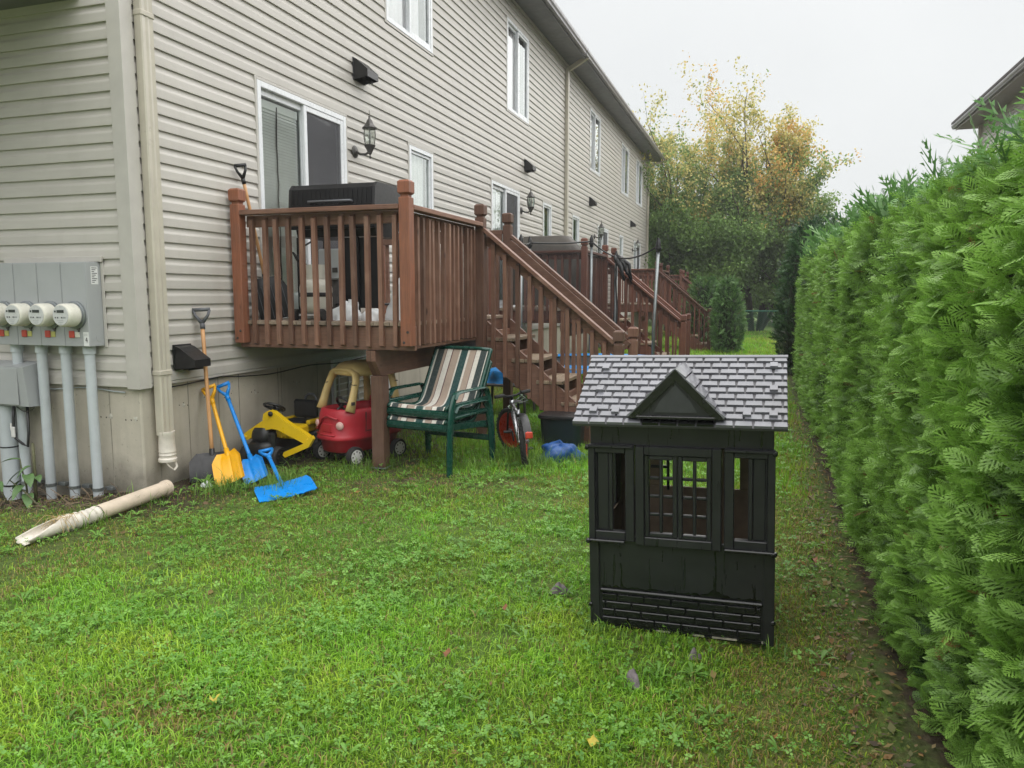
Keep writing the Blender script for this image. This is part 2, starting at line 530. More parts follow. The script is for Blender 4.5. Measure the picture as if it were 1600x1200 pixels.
M['shovel_blue'] = plain('blue_plastic', (0.005, 0.235, 0.70), 0.32, 0.12, 8, dirt=0.06)
M['shovel_yellow'] = plain('amber_plastic', (0.80, 0.40, 0.006), 0.34, 0.10, 8, dirt=0.08)
M['ash_wood'] = wood('ash_handle', (0.50, 0.27, 0.115), (0.34, 0.17, 0.07), (0.40, 0.26, 0.15), 2, 0.45)
M['grey_plastic'] = plain('grey_plastic', (0.10, 0.105, 0.115), 0.42, 0.15, 20)
M['green_frame'] = plain('dark_green_resin', (0.006, 0.052, 0.037), 0.25, 0.08, 6)
M['silver'] = plain('silver_paint', (0.42, 0.43, 0.44), 0.25, 0.1, 20, metal=0.8)
M['rim_red'] = plain('red_anodised_rim', (0.50, 0.045, 0.02), 0.3, 0.12, 20)
M['tarp_blue'] = plain('blue_tarp', (0.012, 0.075, 0.26), 0.45, 0.25, 9)
M['pad_blue'] = plain('blue_vinyl_pad', (0.008, 0.20, 0.52), 0.4, 0.2, 7)
M['white_bag'] = plain('white_poly_bag', (0.72, 0.74, 0.75), 0.35, 0.08, 12)
M['cover'] = plain('taupe_grill_cover', (0.095, 0.085, 0.073), 0.65, 0.18, 5)
M['tank'] = plain('cream_tank_paint', (0.60, 0.58, 0.51), 0.38, 0.08, 6, dirt=0.15)
M['bark'] = plain('grey_brown_bark', (0.055, 0.042, 0.032), 0.9, 0.35, 12, bump=0.5)
M['fence_green'] = plain('green_fence_wire', (0.02, 0.13, 0.085), 0.5, 0.15, 8)
M['leaf'] = leafmat('foliage', 0.35, 0.5)
M['cedar'] = leafmat('cedar_foliage', 0.30, 0.42)
M['grass'] = leafmat('grass_blades', 0.40, 0.42)
def _net():
    t = NT('black_safety_net')
    tr = t.n('ShaderNodeBsdfTransparent')
    t.set(Base_Color=(0.02, 0.02, 0.022), Roughness=0.8)
    mx = t.n('ShaderNodeMixShader'); mx.inputs[0].default_value = 0.30
    t.l(tr.outputs[0], mx.inputs[1]); t.l(t.b.outputs[0], mx.inputs[2]); t.l(mx.outputs[0], t.out.inputs[0]); return t.m
M['net'] = _net()
# ================================================================== the row house
XW, YC, YE = -4.215, 4.32, 29.4          # rear wall plane, near corner, far end
Z0, COURSE, ZTOP = 0.785, 0.1143, 6.43
SPLIT = 16.62                             # past the mid downspout the courses are too small to pick apart
house = thing('row_house', 'two storey beige vinyl sided row house with white windows and grey eaves', 'house', (XW, YC, 0))

PROF = [(0.0, 0.0), (0.0185, 0.001), (0.019, 0.008), (0.0175, 0.060), (0.0150, 0.068), (0.0075, 0.080), (0.004, 0.094), (0.002, COURSE)]
def clip_prof(za, zb):
    if za <= 0 and zb >= COURSE: return PROF
    out = []
    def at(z):
        for (a, b) in zip(PROF, PROF[1:]):
            if a[1] <= z <= b[1]:
                k = (z - a[1]) / max(1e-9, b[1] - a[1]); return (a[0] + k*(b[0]-a[0]), z)
        return PROF[-1]
    za = max(za, 0.0); zb = min(zb, COURSE)
    if za > 0: out = [(0.0, za), at(za)]
    out += [p for p in PROF if za <= p[1] <= zb and (za > 0 or True)]
    if zb < COURSE: out.append(at(zb))
    return out

OPEN = []                                 # openings in the rear wall: y0, y1, z0, z1, kind
for k, (a, b) in enumerate(((5.79,7.27),(11.82,13.32),(20.2,21.7),(26.25,27.75))): OPEN.append((a, b, 1.235, 3.27, 'door', k))
for k, (a, b) in enumerate(((8.79,9.50),(14.88,15.52),(17.38,18.05),(23.5,24.15))): OPEN.append((a, b, 2.08, 3.27, 'small', k))
for k, (a, b) in enumerate(((8.24,9.53),(12.62,13.87),(19.15,20.45),(23.65,25.0),(26.5,27.9))): OPEN.append((a, b, 4.55, 6.04, 'upper', k))
TW = 0.028                                # trim width round an opening

def board_mb(mb, y0, y1, z, prof):
    n = len(prof)
    vs = [(XW + o, y0, z + h) for o, h in prof] + [(XW + o, y1, z + h) for o, h in prof]
    mb.add(vs, [(i, i+1, n+i+1, n+i) for i in range(n-1)] )
far_siding = MB()
n_course = int((ZTOP - Z0) / COURSE) + 1
board_cache = {}
for c in range(n_course):
    z = Z0 + c*COURSE
    for (ya, yb, far) in ((YC + 0.085, SPLIT, False), (SPLIT, YE - 0.06, True)):
        cuts = sorted([o for o in OPEN if o[0] < yb and o[1] > ya and o[2] - TW < z + COURSE and o[3] + TW > z])
        pieces = []; y = ya
        for o in cuts:
            a, b = o[0] - TW, o[1] + TW
            if a > y: pieces.append((y, a, PROF))
            if z < o[2] - TW: pieces.append((max(a, y), b, clip_prof(0, o[2] - TW - z)))
            if z + COURSE > o[3] + TW: pieces.append((max(a, y), b, clip_prof(o[3] + TW - z, COURSE)))
            y = max(y, b)
        if y < yb: pieces.append((y, yb, PROF))
        for (a, b, pr) in pieces:
            if b - a < 0.01 or len(pr) < 2: continue
            if far: board_mb(far_siding, a, b, z, pr)
            else:
                cuts_ = [a, b]
                if b - a > 3.0 and len(pr) == len(PROF):       # lap joint between two lengths of siding
                    cuts_.insert(1, a + (b-a)*random.uniform(0.3, 0.7))
                for q in range(len(cuts_)-1):
                    mb = MB(); lap = 0.0014*q
                    board_mb(mb, cuts_[q] - 0.02*q, cuts_[q+1], z, [(o_ + lap, h_) for o_, h_ in pr])
                    mb.build('siding_board', M['siding'], house)
far_siding.build('siding', M['siding'], house, kind='stuff')
# side wall with the meters, facing the camera
XS = -9.5
for c in range(n_course):
    z = Z0 - 0.02 + c*COURSE
    n = len(PROF); xj = (-5.42, -6.3, -5.9, -7.0)[c % 4]
    for (xa, xb, dy) in (((XS, xj, 0.0), (xj - 0.02, XW - 0.075, 0.0014)) if z < 3.5 else ((XS, XW - 0.075, 0.0),)):
        mb = MB()
        vs = [(xa, YC + 0.012 - o - dy, z + h) for o, h in PROF] + [(xb, YC + 0.012 - o - dy, z + h) for o, h in PROF]
        mb.add(vs, [(i, i+1, n+i+1, n+i) for i in range(n-1)])
        mb.build('siding_board', M['siding'], house)

# corner post, starter strips, light blocking core, foundation
mb = MB()
mb.prism([(XW+0.03, YC+0.092), (XW+0.03, YC-0.018), (XW-0.085, YC-0.018), (XW-0.085, YC-0.002), (XW-0.02, YC+0.02), (XW+0.0, YC+0.092)], 'z', Z0-0.03, ZTOP)
mb.build('corner_post', M['trim'], house)
mb = MB(); mb.prism([(XW+0.03, YE+0.018), (XW+0.03, YE-0.075), (XW-0.04, YE-0.075), (XW-0.04, YE+0.018)], 'z', Z0-0.02, ZTOP)
mb.build('corner_post', M['trim'], house)
mb = MB(); mb.box((XW-0.03, YC+0.1, Z0-0.022), (XW+0.019, YE-0.08, Z0-0.002)); mb.build('starter_strip', M['trim'], house)
mb = MB(); mb.box((-12.0, YC+0.05, -0.2), (-4.95, YE, ZTOP+0.1)); mb.build('light_block_core', M['room'], house)  # unseen box added inside the house to block light
mb = MB(); mb.box((XW-0.04, YE-0.04, Z0), (-4.95, YE+0.01, ZTOP)); mb.box((-12.0, YE+0.003, Z0), (-4.94, YE+0.02, ZTOP)); mb.build('end_wall', M['trim'], house)
mb = MB(); mb.cbox((-12.0, YC+0.03, -0.6), (XW-0.02, YE-0.03, Z0-0.004), 0.012)
fnd = mb.build('foundation', M['concrete'], house)
fx = XW - 0.02
for y in list(np.arange(4.83, 12.0, 0.61)) + [4.51, 5.18, 6.0]:
    w = 0.004
    mb = MB(); mb.box((fx-0.01, y-w, -0.25), (fx+0.0016, y+w, Z0-0.03)); mb.build('form_line', M['conc_line'], fnd)
for x in (-4.52, -4.93, -5.5):
    mb = MB(); mb.box((x-0.004, YC+0.0285, -0.3), (x+0.004, YC+0.04, Z0-0.03)); mb.build('form_line', M['conc_line'], fnd)
def ragged_disc(mb, c, nrm, r, seed, thick=0.004):
    rr = random.Random(seed); n = 11
    nrm = Vector(nrm); u = Vector((0,0,1)); w = nrm.cross(u)
    pts = [Vector(c) + (u*math.sin(2*PI*k/n) + w*math.cos(2*PI*k/n))*r*rr.uniform(0.55, 1.2) for k in range(n)]
    vs = [p for p in pts] + [Vector(c) + nrm*thick]
    mb.add(vs, [(k, (k+1) % n, n) for k in range(n)])
for k, (y, z) in enumerate(((4.58,0.56),(4.78,0.575),(5.06,0.59),(5.30,0.58),(5.66,0.57),(6.3,0.58))):
    mb = MB(); ragged_disc(mb, (fx+0.001, y, z), (1,0,0), 0.020, k); mb.build('mortar_patch', M['patch'], fnd)
    for q in range(3):
        mb = MB(); ragged_disc(mb, (fx+0.0008, y-0.05+0.045*q, z-0.005+0.012*((q*7+k) % 3)), (1,0,0), 0.006, k*9+q, 0.001); mb.build('tie_hole', M['hole'], fnd)
for k, (x, z) in enumerate(((-4.29,0.53),(-4.52,0.54))):
    mb = MB(); ragged_disc(mb, (x, YC+0.029, z), (0,-1,0), 0.022, 40+k); mb.build('mortar_patch', M['patch'], fnd)
    for q in range(3):
        mb = MB(); ragged_disc(mb, (x-0.09+0.05*q, YC+0.0292, z-0.01), (0,-1,0), 0.007, k*5+60+q, 0.001); mb.build('tie_hole', M['hole'], fnd)

# eaves, gutter, roof
mb = MB(); mb.box((XW-0.05, YC-0.45, 6.428), (-3.735, YE+0.35, 6.45)); sof = mb.build('soffit', M['soffit'], house)
for y in np.arange(YC-0.3, YE+0.2, 0.30):
    mb = MB(); mb.box((XW+0.06, y-0.004, 6.4255), (-3.75, y+0.004, 6.4275)); mb.build('soffit_seam', M['gutter'], sof)
mb = MB(); mb.box((-3.745, YC-0.45, 6.40), (-3.725, YE+0.35, 6.56)); mb.build('fascia', M['soffit'], house)
mb = MB(); mb.box((XW, YC+0.1, 6.375), (XW+0.03, YE-0.08, 6.426)); mb.build('frieze', M['trim'], house)
gp = [(-3.722, 6.425), (-3.655, 6.425), (-3.645, 6.455), (-3.625, 6.485), (-3.618, 6.52), (-3.618, 6.540), (-3.628, 6.545), (-3.63, 6.50), (-3.66, 6.45), (-3.715, 6.44), (-3.715, 6.545), (-3.722, 6.545)]
for (a, b) in ((YC-0.47, 16.2), (16.26, YE+0.4)):
    mb = MB(); mb.prism(gp, 'y', a, b); mb.build('gutter', M['gutter'], house)
mb = MB(); mb.prism([(-3.69, 6.555), (-11.0, 9.9), (-11.0, 10.0), (-3.69, 6.60)], 'y', YC-0.5, YE+0.42); mb.build('roof', M['roof'], house)
# overhang above the side wall, its unseen depth added to darken that wall
mb = MB(); mb.box((-9.6, 2.75, 3.45), (-4.53, YC+0.03, 3.60)); mb.build('side_shade_soffit', M['soffit'], house)

# downspouts
def downspout(y, z0, z1, top=True):
    mb = MB(); x = XW + 0.021
    p = [(x, y-0.05), (x, y+0.05), (x+0.008, y+0.058), (x+0.062, y+0.058), (x+0.07, y+0.05), (x+0.066, y+0.02), (x+0.07, y-0.0), (x+0.066, y-0.02), (x+0.07, y-0.05), (x+0.062, y-0.058), (x+0.008, y-0.058)]
    mb.prism(p, 'z', z0, z1)
    d = mb.build('downspout', M['downspout'], house)
    return d
ds = downspout(4.49, 0.40, 6.2)
for z in (3.36, 0.86):
    mb = MB(); mb.cbox((XW+0.02, 4.427, z-0.02), (XW+0.096, 4.553, z+0.02), 0.006); mb.build('downspout_joint', M['downspout'], ds)
mb = MB(); mb.beam((XW+0.055, 4.49, 6.15), (-3.68, 4.49, 6.45), 0.07, 0.10, (0,0,1)); mb.build('downspout_elbow', M['downspout'], ds)
# white adapter under the near downspout with its loose strap
mb = MB()
cx, cy = XW+0.065, 4.49
mb.lathe([(0.055,0.0),(0.066,0.001),(0.067,0.02),(0.058,0.03),(0.058,0.045),(0.062,0.05),(0.058,0.055),(0.058,0.07),(0.062,0.074),(0.060,0.08),(0.056,0.19),(0.060,0.20),(0.060,0.225),(0.052,0.226),(0.045,0.2)], 20, Matrix.Translation((cx, cy, 0.20)))
ad = mb.build('drain_adapter', M['pipe_white'], ds, smooth=40)
mb = MB()
mb.tube([(cx+0.02, cy-0.045, 0.205), (cx+0.045, cy-0.03, 0.165), (cx+0.055, cy+0.0, 0.138), (cx+0.05, cy+0.035, 0.155), (cx+0.02, cy+0.05, 0.205)], 0.008, 6, sq=(0.5, 1.2)); mb.build('strap', M['pipe_white'], ad)
d2 = downspout(16.66, 0.3, 6.28)
mb = MB(); mb.beam((XW+0.055, 16.66, 6.25), (-3.68, 16.5, 6.45), 0.07, 0.09); mb.build('downspout_elbow', M['downspout'], d2)
d3 = downspout(29.25, 0.3, 6.22)
mb = MB(); mb.tube([(XW+0.055, 29.25, 6.18), (XW+0.12, 29.3, 6.26), (-3.8, 29.5, 6.36), (-3.68, 29.55, 6.45)], 0.045, 8); mb.build('downspout_elbow', M['downspout'], d3)

# ---------------------------------------------------------------- windows and doors
def rect_frame(mb, x0, x1, y0, y1, z0, z1, w, wz=None):
    wz = wz or w
    mb.cbox((x0, y0, z0), (x1, y0+w, z1), 0.004); mb.cbox((x0, y1-w, z0), (x1, y1, z1), 0.004)
    mb.cbox((x0+0.0006, y0+w, z0), (x1-0.0006, y1-w, z0+wz), 0.004); mb.cbox((x0+0.0006, y0+w, z1-wz), (x1-0.0006, y1-w, z1), 0.004)
def opening(y0, y1, z0, z1, kind, k):
    far = y0 > 16
    nm = 'patio_door' if kind == 'door' else 'window'
    mb = MB(); rect_frame(mb, XW-0.07, XW+0.028, y0, y1, z0, z1, 0.05)
    w = mb.build(nm, M['white'], house)
    mb = MB(); t = TW
    rect_frame(mb, XW-0.005, XW+0.0245, y0-t, y1+t, z0-t, z1+t, t-0.001); mb.build('trim', M['trim'], w)
    ym = 0.5*(y0+y1)
    # room behind
    mb = MB(); X0, X1 = XW-0.62, XW-0.08
    a, b, c, d = y0+0.01, y1-0.01, z0+0.01, z1-0.01
    mb.add([(X1,a,c),(X1,b,c),(X1,b,d),(X1,a,d),(X0,a,c),(X0,b,c),(X0,b,d),(X0,a,d)], [(4,5,6,7),(0,1,5,4),(2,3,7,6),(0,3,7,4),(1,2,6,5)])
    mb.build('room', M['room'], w)
    def sash(a, b, x0, x1, sw=0.045):
        mb = MB(); rect_frame(mb, x0, x1, a, b, z0+0.05, z1-0.05, sw)
        s = mb.build('sash', M['white'], w)
        return s
    def pane(a, b, x, sw=0.045, mat='glass', name='pane'):
        ya_, yb_, za_, zb_ = a+sw-0.004, b-sw+0.004, z0+0.05+sw-0.004, z1-0.05-sw+0.004
        mb = MB(); mb.add([(x,ya_,za_),(x,yb_,za_),(x,yb_,zb_),(x,ya_,zb_)], [(0,1,2,3)]); o_ = mb.build(name, M[mat], w)
        if o_.data.polygons[0].normal.x < 0: o_.data.flip_normals()
    if kind == 'door':
        sash(y0+0.05, ym+0.03, XW-0.045, XW-0.012, 0.055); pane(y0+0.05, ym+0.03, XW-0.03, 0.055)
        sash(ym-0.03, y1-0.05, XW-0.008, XW+0.022, 0.05); pane(ym-0.03, y1-0.05, XW-0.012, 0.05)
        pane(ym-0.03, y1-0.05, XW+0.012, 0.05, 'screen', 'screen')
        mb = MB()
        n = 64 if not far else 20
        for q in range(n):
            z = z0+0.12 + (z1-z0-0.30)*q/(n-1)
            mb.add([(XW-0.055, y0+0.09, z-0.015), (XW-0.055, ym-0.04, z-0.015), (XW-0.066, ym-0.04, z+0.0145), (XW-0.066, y0+0.09, z+0.0145)], [(0,1,2,3)])
        mb.box((XW-0.08, y0+0.09, z1-0.19), (XW-0.048, ym-0.04, z1-0.12))
        mb.build('blind', M['blind'], w)
        mb = MB(); rr = random.Random(k)
        pts = [(XW-0.046, ym-0.38+rr.uniform(-0.012, 0.012), z1-0.15-1.6*q/14) for q in range(15)]
        mb.tube(pts, 0.007, 5); mb.build('blind_cord', M['cord'], w)
        mb = MB(); mb.cbox((XW-0.06, y0-0.01, z0-0.03), (XW+0.06, y1+0.01, z0+0.002), 0.006); mb.build('sill', M['white'], w)
    else:
        if y1 - y0 > 0.9:
            sash(y0+0.05, ym+0.02, XW-0.045, XW-0.012, 0.04); pane(y0+0.05, ym+0.02, XW-0.03, 0.04)
            sash(ym-0.02, y1-0.05, XW-0.010, XW+0.02, 0.04); pane(ym-0.02, y1-0.05, XW-0.004, 0.04)
        else:
            sash(y0+0.05, y1-0.05, XW-0.03, XW+0.008, 0.035); pane(y0+0.05, y1-0.05, XW-0.012, 0.035)
        mb = MB(); n = 26
        def cf(u, v):
            return (XW-0.10 + 0.018*math.sin(u*52+1.3*k) + 0.01*math.sin(u*23+v*2), y0+0.06 + u*(y1-y0-0.12)*(0.98 if kind == 'small' else 0.9), z0+0.07 + v*(z1-z0-0.12))
        mb.grid(cf, 40, 3); mb.build('curtain', M['curtain'] if kind == 'upper' else M['blind'], w, smooth=True)
    return w
for o in OPEN: opening(*o)

# basement window with its barred well grille, behind the toy car
mb = MB(); rect_frame(mb, XW-0.06, XW+0.012, 6.92, 8.20, 0.14, 0.76, 0.05)
bw = mb.build('window', M['white'], house)
mb = MB(); mb.box((XW-0.15, 6.95, 0.16), (XW-0.03, 8.17, 0.74)); mb.build('pane', M['lcd'], bw)
for z in np.linspace(0.2, 0.7, 8):
    mb = MB(); mb.box((XW-0.02, 6.97, z-0.006), (XW-0.008, 8.15, z+0.006)); mb.build('bar', M['white_plastic'], bw)
for y in np.linspace(7.06, 8.06, 6):
    mb = MB(); mb.box((XW-0.019, y-0.006, 0.19), (XW-0.003, y+0.006, 0.71)); mb.build('bar', M['white_plastic'], bw)

# ---------------------------------------------------------------- cables along the sill
mb = MB()
pts = [(XW+0.02, y, Z0-0.035 + 0.012*math.sin(y*5.1) - (0.02 if y > 5.3 else 0)) for y in np.arange(4.56, 9.6, 0.16)]
mb.tube(pts, 0.006, 5); tag(mb.build('cable', M['black_plastic'], None), 'thin black cable running under the lowest siding board behind the deck', 'cable')
mb = MB()
pts = [(x, YC+0.018, Z0-0.05 + 0.012*math.sin(x*9.0)) for x in np.arange(-5.9, -4.27, 0.11)]
mb.tube(pts, 0.005, 5); tag(mb.build('cable', M['pvc'], None), 'thin grey cable running along the foundation behind the four conduits', 'cable')

# ---------------------------------------------------------------- exhaust hoods
def hood(y0, y1, z0, z1, dep, label):
    t = thing('exhaust_hood', label, 'vent', (XW+0.018, 0.5*(y0+y1), z0), group='black exhaust hoods on the rear wall')
    a, b = -(y1-y0)/2, (y1-y0)/2; h = z1 - z0
    mb = MB(); mb.cbox((0, a-0.012, -0.005), (0.008, b+0.012, h+0.008), 0.003); part('flange', mb, M['black_plastic'], t)
    mb = MB()
    mb.add([(0.008,a,0.0),(0.008,a,h),(dep*0.25,a,h*0.93),(dep,a,h*0.42),(dep,a,0.02),(0.008,b,0.0),(0.008,b,h),(dep*0.25,b,h*0.93),(dep,b,h*0.42),(dep,b,0.02)],
           [(0,1,2,3,4),(9,8,7,6,5),(1,6,7,2),(2,7,8,3),(3,8,9,4)])
    part('hood', mb, M['black_plastic'], t)
    mb = MB()
    for q in range(3):
        x = 0.03 + q*(dep-0.05)/3
        mb.beam((x, a+0.006, 0.01), (x, b-0.006, 0.01), 0.004, 0.03)
    part('louvre', mb, M['black_plastic'], t)
    return t
hood(4.655, 4.83, 0.865, 1.045, 0.19, 'large black plastic exhaust hood low on the siding beside the downspout')
hood(7.46, 7.70, 3.70, 3.92, 0.17, 'black exhaust hood high above the wall lantern of the near patio door')
hood(13.62, 13.84, 3.68, 3.89, 0.16, 'black exhaust hood above the lantern of the second patio door')
hood(19.15, 19.37, 3.67, 3.88, 0.16, 'black exhaust hood on the wall just past the middle downspout')
hood(25.5, 25.72, 3.68, 3.88, 0.16, 'black exhaust hood on the wall near the far end of the row house')

# ---------------------------------------------------------------- wall lanterns
def lantern(y, label):
    t = thing('wall_lantern', label, 'lantern', (XW+0.018, y+0.10, 2.95), group='wall lanterns beside the patio doors')
    lm = M['lamp_metal']; bx = 0.185
    mb = MB(); mb.lathe([(0.0,0.0),(0.062,0.0),(0.066,0.008),(0.05,0.02),(0.03,0.028),(0.0,0.03)], 14, Matrix.Rotation(PI/2, 4, 'Y')); part('wall_plate', mb, lm, t, 40)
    mb = MB(); mb.tube([(0.02,0,0.0),(0.07,0,-0.03),(0.13,0,-0.035),(0.175,0,-0.01),(bx,0,0.02)], 0.013, 7); part('arm', mb, lm, t, True)
    c = Matrix.Translation((bx, 0, 0))
    mb = MB(); mb.lathe([(0.0,-0.085),(0.008,-0.08),(0.012,-0.06),(0.006,-0.045),(0.02,-0.03),(0.045,0.02),(0.062,0.045),(0.066,0.055),(0.05,0.06),(0.0,0.061)], 6, c); part('base_cup', mb, lm, t)
    mb = MB(); mb.lathe([(0.050,0.062),(0.066,0.15),(0.058,0.225)], 6, c); part('glass', mb, M['lantern_glass'], t)
    for k in range(6):
        a = 2*PI*k/6
        mb = MB(); mb.tube([(bx+math.cos(a)*r, math.sin(a)*r, z) for r, z in ((0.054,0.06),(0.069,0.15),(0.062,0.228))], 0.0045, 4); part('cage_bar', mb, lm, t)
    mb = MB(); mb.cyl((bx,0,0.062), (bx,0,0.12), 0.011, 0.011, 8); mb.lathe([(0.011,0.12),(0.02,0.15),(0.014,0.185),(0.0,0.2)], 8, c); part('bulb', mb, M['paper'], t, True)
    mb = MB(); mb.lathe([(0.0,0.224),(0.084,0.225),(0.088,0.232),(0.07,0.245),(0.045,0.275),(0.03,0.312),(0.016,0.325),(0.010,0.34),(0.013,0.35),(0.004,0.365),(0.003,0.415),(0.0,0.416)], 6, c); part('roof_cap', mb, lm, t)
lantern(7.35, 'pewter wall lantern with clear glass beside the near patio door, above the black grill')
lantern(13.32, 'pewter wall lantern beside the second patio door above the covered grill')
lantern(19.72, 'small wall lantern left of the third patio door, past the middle downspout')
lantern(25.9, 'farthest wall lantern left of the last patio door near the end of the row house')
# ================================================================== meters, conduits, telecom box on the side wall
FY, BY = 4.18, 4.318
mt = thing('meter_cabinet', 'grey four gang electric meter cabinet with round cream meters above pale conduits', 'meter cabinet', (-4.93, BY, 1.06))
XR = -4.49; MODW = 0.223
for k in range(4):
    x1 = XR - k*MODW; x0 = x1 - MODW
    mb = MB(); mb.cbox((x0+0.0015, FY, 1.062), (x1-(0.0015 if k else 0), BY, 1.655), 0.003); p = mb.build('cabinet_module', M['meter_grey'], mt)
    mb = MB(); mb.cbox((x0+0.006, FY-0.004, 1.26), (x1-0.004, FY-0.0005, 1.648), 0.002); mb.build('cover_plate', M['meter_grey'], p)
    cx = x0 + MODW*0.52
    Mx = Matrix.Translation((cx, FY, 1.285)) @ Matrix.Rotation(PI/2, 4, 'X')
    mb = MB(); mb.lathe([(0.0,0.0),(0.098,0.0),(0.098,0.018),(0.088,0.022),(0.088,0.03),(0.0,0.03)], 24, Mx); r = mb.build('meter_ring', M['galv'], p, 40)
    mb = MB(); mb.lathe([(0.082,0.03),(0.082,0.085),(0.080,0.115),(0.076,0.122),(0.070,0.125),(0.0,0.125)], 28, Mx); m = mb.build('electric_meter', M['cream'], mt, 40)
    mb = MB(); mb.lathe([(0.0,0.1255),(0.069,0.1255),(0.069,0.1285),(0.0,0.1285)], 24, Mx); mb.build('dial_face', M['dialgrey'], m, 40)
    fy = FY - 0.1292
    mb = MB(); mb.cbox((cx-0.030, fy-0.002, 1.302), (cx+0.034, fy, 1.322), 0.001); mb.build('display', M['lcd'], m)
    mb = MB(); mb.cbox((cx-0.052, fy-0.001, 1.305), (cx-0.038, fy, 1.318), 0.0005); mb.build('badge', M['lcd'], m)
    for (dx, w) in ((-0.045,0.010),(-0.024,0.012),(0.012,0.010),(0.026,0.008),(0.040,0.009)):
        mb = MB(); mb.cbox((cx+dx-w/2, fy-0.001, 1.270-0.006), (cx+dx+w/2, fy, 1.270+0.004), 0.0005); mb.build('print_mark', M['ink'] if w > 0.0095 else M['galv'], m)
    for q in range(3):
        mb = MB(); mb.cbox((cx-0.028+0.006*q, fy-0.001, 1.247-0.012*q), (cx+0.026-0.006*q, fy, 1.250-0.012*q), 0.0004); mb.build('print_line', M['meter_grey'], m)
    mb = MB(); mb.cbox((x0+0.045, FY-0.010, 1.122), (x0+0.095, FY-0.001, 1.172), 0.008); mb.build('seal', M['red_tag'], p)
    mb = MB(); mb.cbox((x0+0.099, FY-0.006, 1.126), (x0+0.140, FY-0.001, 1.166), 0.003); mb.build('seal_tag', M['yel_tag'] if k else M['cream'], p)
    mb = MB(); mb.cyl((cx+0.02, FY-0.012, 1.19), (cx+0.02, FY-0.002, 1.19), 0.014, seg=8); mb.cbox((cx+0.012, FY-0.008, 1.165), (cx+0.028, FY-0.001, 1.19), 0.002); mb.build('lock', M['lamp_metal'], p)
mb = MB()
mb.cbox((XR-4*MODW, BY-0.03, 1.657), (XR+0.03, BY-0.006, 1.70), 0.004); mb.cbox((XR+0.002, BY-0.012, 1.05), (XR+0.028, BY-0.004, 1.656), 0.003)
mb.build('backing_trim', M['trim'], mt)
# stickers on the right hand side and front
mb = MB(); mb.box((XR, FY+0.045, 1.50), (XR+0.0012, FY+0.105, 1.625)); st = mb.build('label_sticker', M['paper'], mt)
for q in range(9):
    mb = MB(); mb.box((XR+0.0012, FY+0.052, 1.612-0.0125*q), (XR+0.0016, FY+0.098-0.012*(q % 3), 1.617-0.0125*q)); mb.build('print_line', M['ink'], st)
mb = MB(); mb.box((XR-0.052, FY-0.0012, 1.066), (XR-0.004, FY-0.0003, 1.165)); st = mb.build('label_sticker', M['paper'], mt)
mb = MB()
x, z, s = XR-0.034, 1.092, 0.001
mb.box((x+0.010, FY-0.0018, z), (x+0.015, FY-0.0012, z+0.034)); mb.box((x, FY-0.0018, z+0.010), (x+0.0098, FY-0.0012, z+0.015)); mb.box((x+0.0152, FY-0.0018, z+0.010), (x+0.019, FY-0.0012, z+0.015))
mb.beam((x+0.001, FY-0.0015, z+0.014), (x+0.011, FY-0.0015, z+0.033), 0.0005, 0.004, (0,0,1), 0.0)
mb.build('printed_digit', M['ink'], st)
for q in range(3):
    mb = MB(); mb.box((XR-0.046, FY-0.0016, 1.150-0.006*q), (XR-0.014, FY-0.0012, 1.152-0.006*q)); mb.build('print_line', M['meter_grey'], st)
mb = MB(); mb.lathe([(0.0,0.0),(0.026,0.0),(0.026,0.0015),(0.0,0.002)], 20, Matrix.Translation((XR, FY+0.085, 1.12)) @ Matrix.Rotation(PI/2, 4, 'Y')); mb.build('knockout', M['meter_grey'], mt, 40)
for k, x in enumerate((-4.578, -4.80, -5.03, -5.27)):
    bot = -0.16
    mb = MB(); mb.cyl((x, 4.255, bot), (x, 4.255, 1.061), 0.035, seg=16); c = mb.build('conduit', M['pvc'], mt, 40)
    mb = MB(); mb.cyl((x, 4.255, 1.005), (x, 4.255, 1.0605), 0.043, seg=16); mb.build('connector', M['pvc'], c, 40)
    mb = MB(); mb.cyl((x, 4.255, 0.0), (x, 4.255, 0.022), 0.040, seg=16); mb.cbox((x+0.03, 4.285, -0.002), (x+0.10, 4.33, 0.024), 0.003); mb.build('clamp', M['galv'], c)
# telecom box with a fat duct below it
tb = thing('utility_box', 'plain grey utility box beneath the meter cabinet with a fat duct below', 'utility box', (-5.25, 4.33, 0.60))
mb = MB(); mb.add([(-5.62,4.16,0.61),(-5.075,4.16,0.61),(-5.075,4.33,0.60),(-5.62,4.33,0.60),(-5.62,4.15,0.90),(-5.10,4.15,0.90),(-5.095,4.33,0.935),(-5.62,4.33,0.935)],
       [(0,1,5,4),(1,2,6,5),(4,5,6,7),(0,3,2,1),(3,0,4,7),(2,3,7,6)]); mb.build('cover', M['meter_grey'], tb)
mb = MB(); mb.cbox((-5.6, 4.146, 0.62), (-5.16, 4.152, 0.892), 0.003); mb.build('door_panel', M['meter_grey'], tb)
mb = MB(); mb.cyl((-5.40, 4.24, -0.2), (-5.40, 4.24, 0.602), 0.062, seg=18); d = mb.build('duct', M['pvc'], tb, 40)
mb = MB(); mb.cyl((-5.40, 4.24, 0.278), (-5.40, 4.24, 0.288), 0.064, seg=18); mb.cyl((-5.40, 4.24, -0.02), (-5.40, 4.24, -0.008), 0.066, seg=18); mb.build('band', M['black_plastic'], d)
mb = MB(); mb.tube([(-5.275,4.20,0.605),(-5.272,4.185,0.52),(-5.268,4.18,0.44),(-5.262,4.185,0.36),(-5.20,4.19,0.32),(-5.155,4.19,0.305),(-5.15,4.2,0.40),(-5.155,4.21,0.60)], 0.010, 6); mb.build('cable', M['black_plastic'], tb, True)
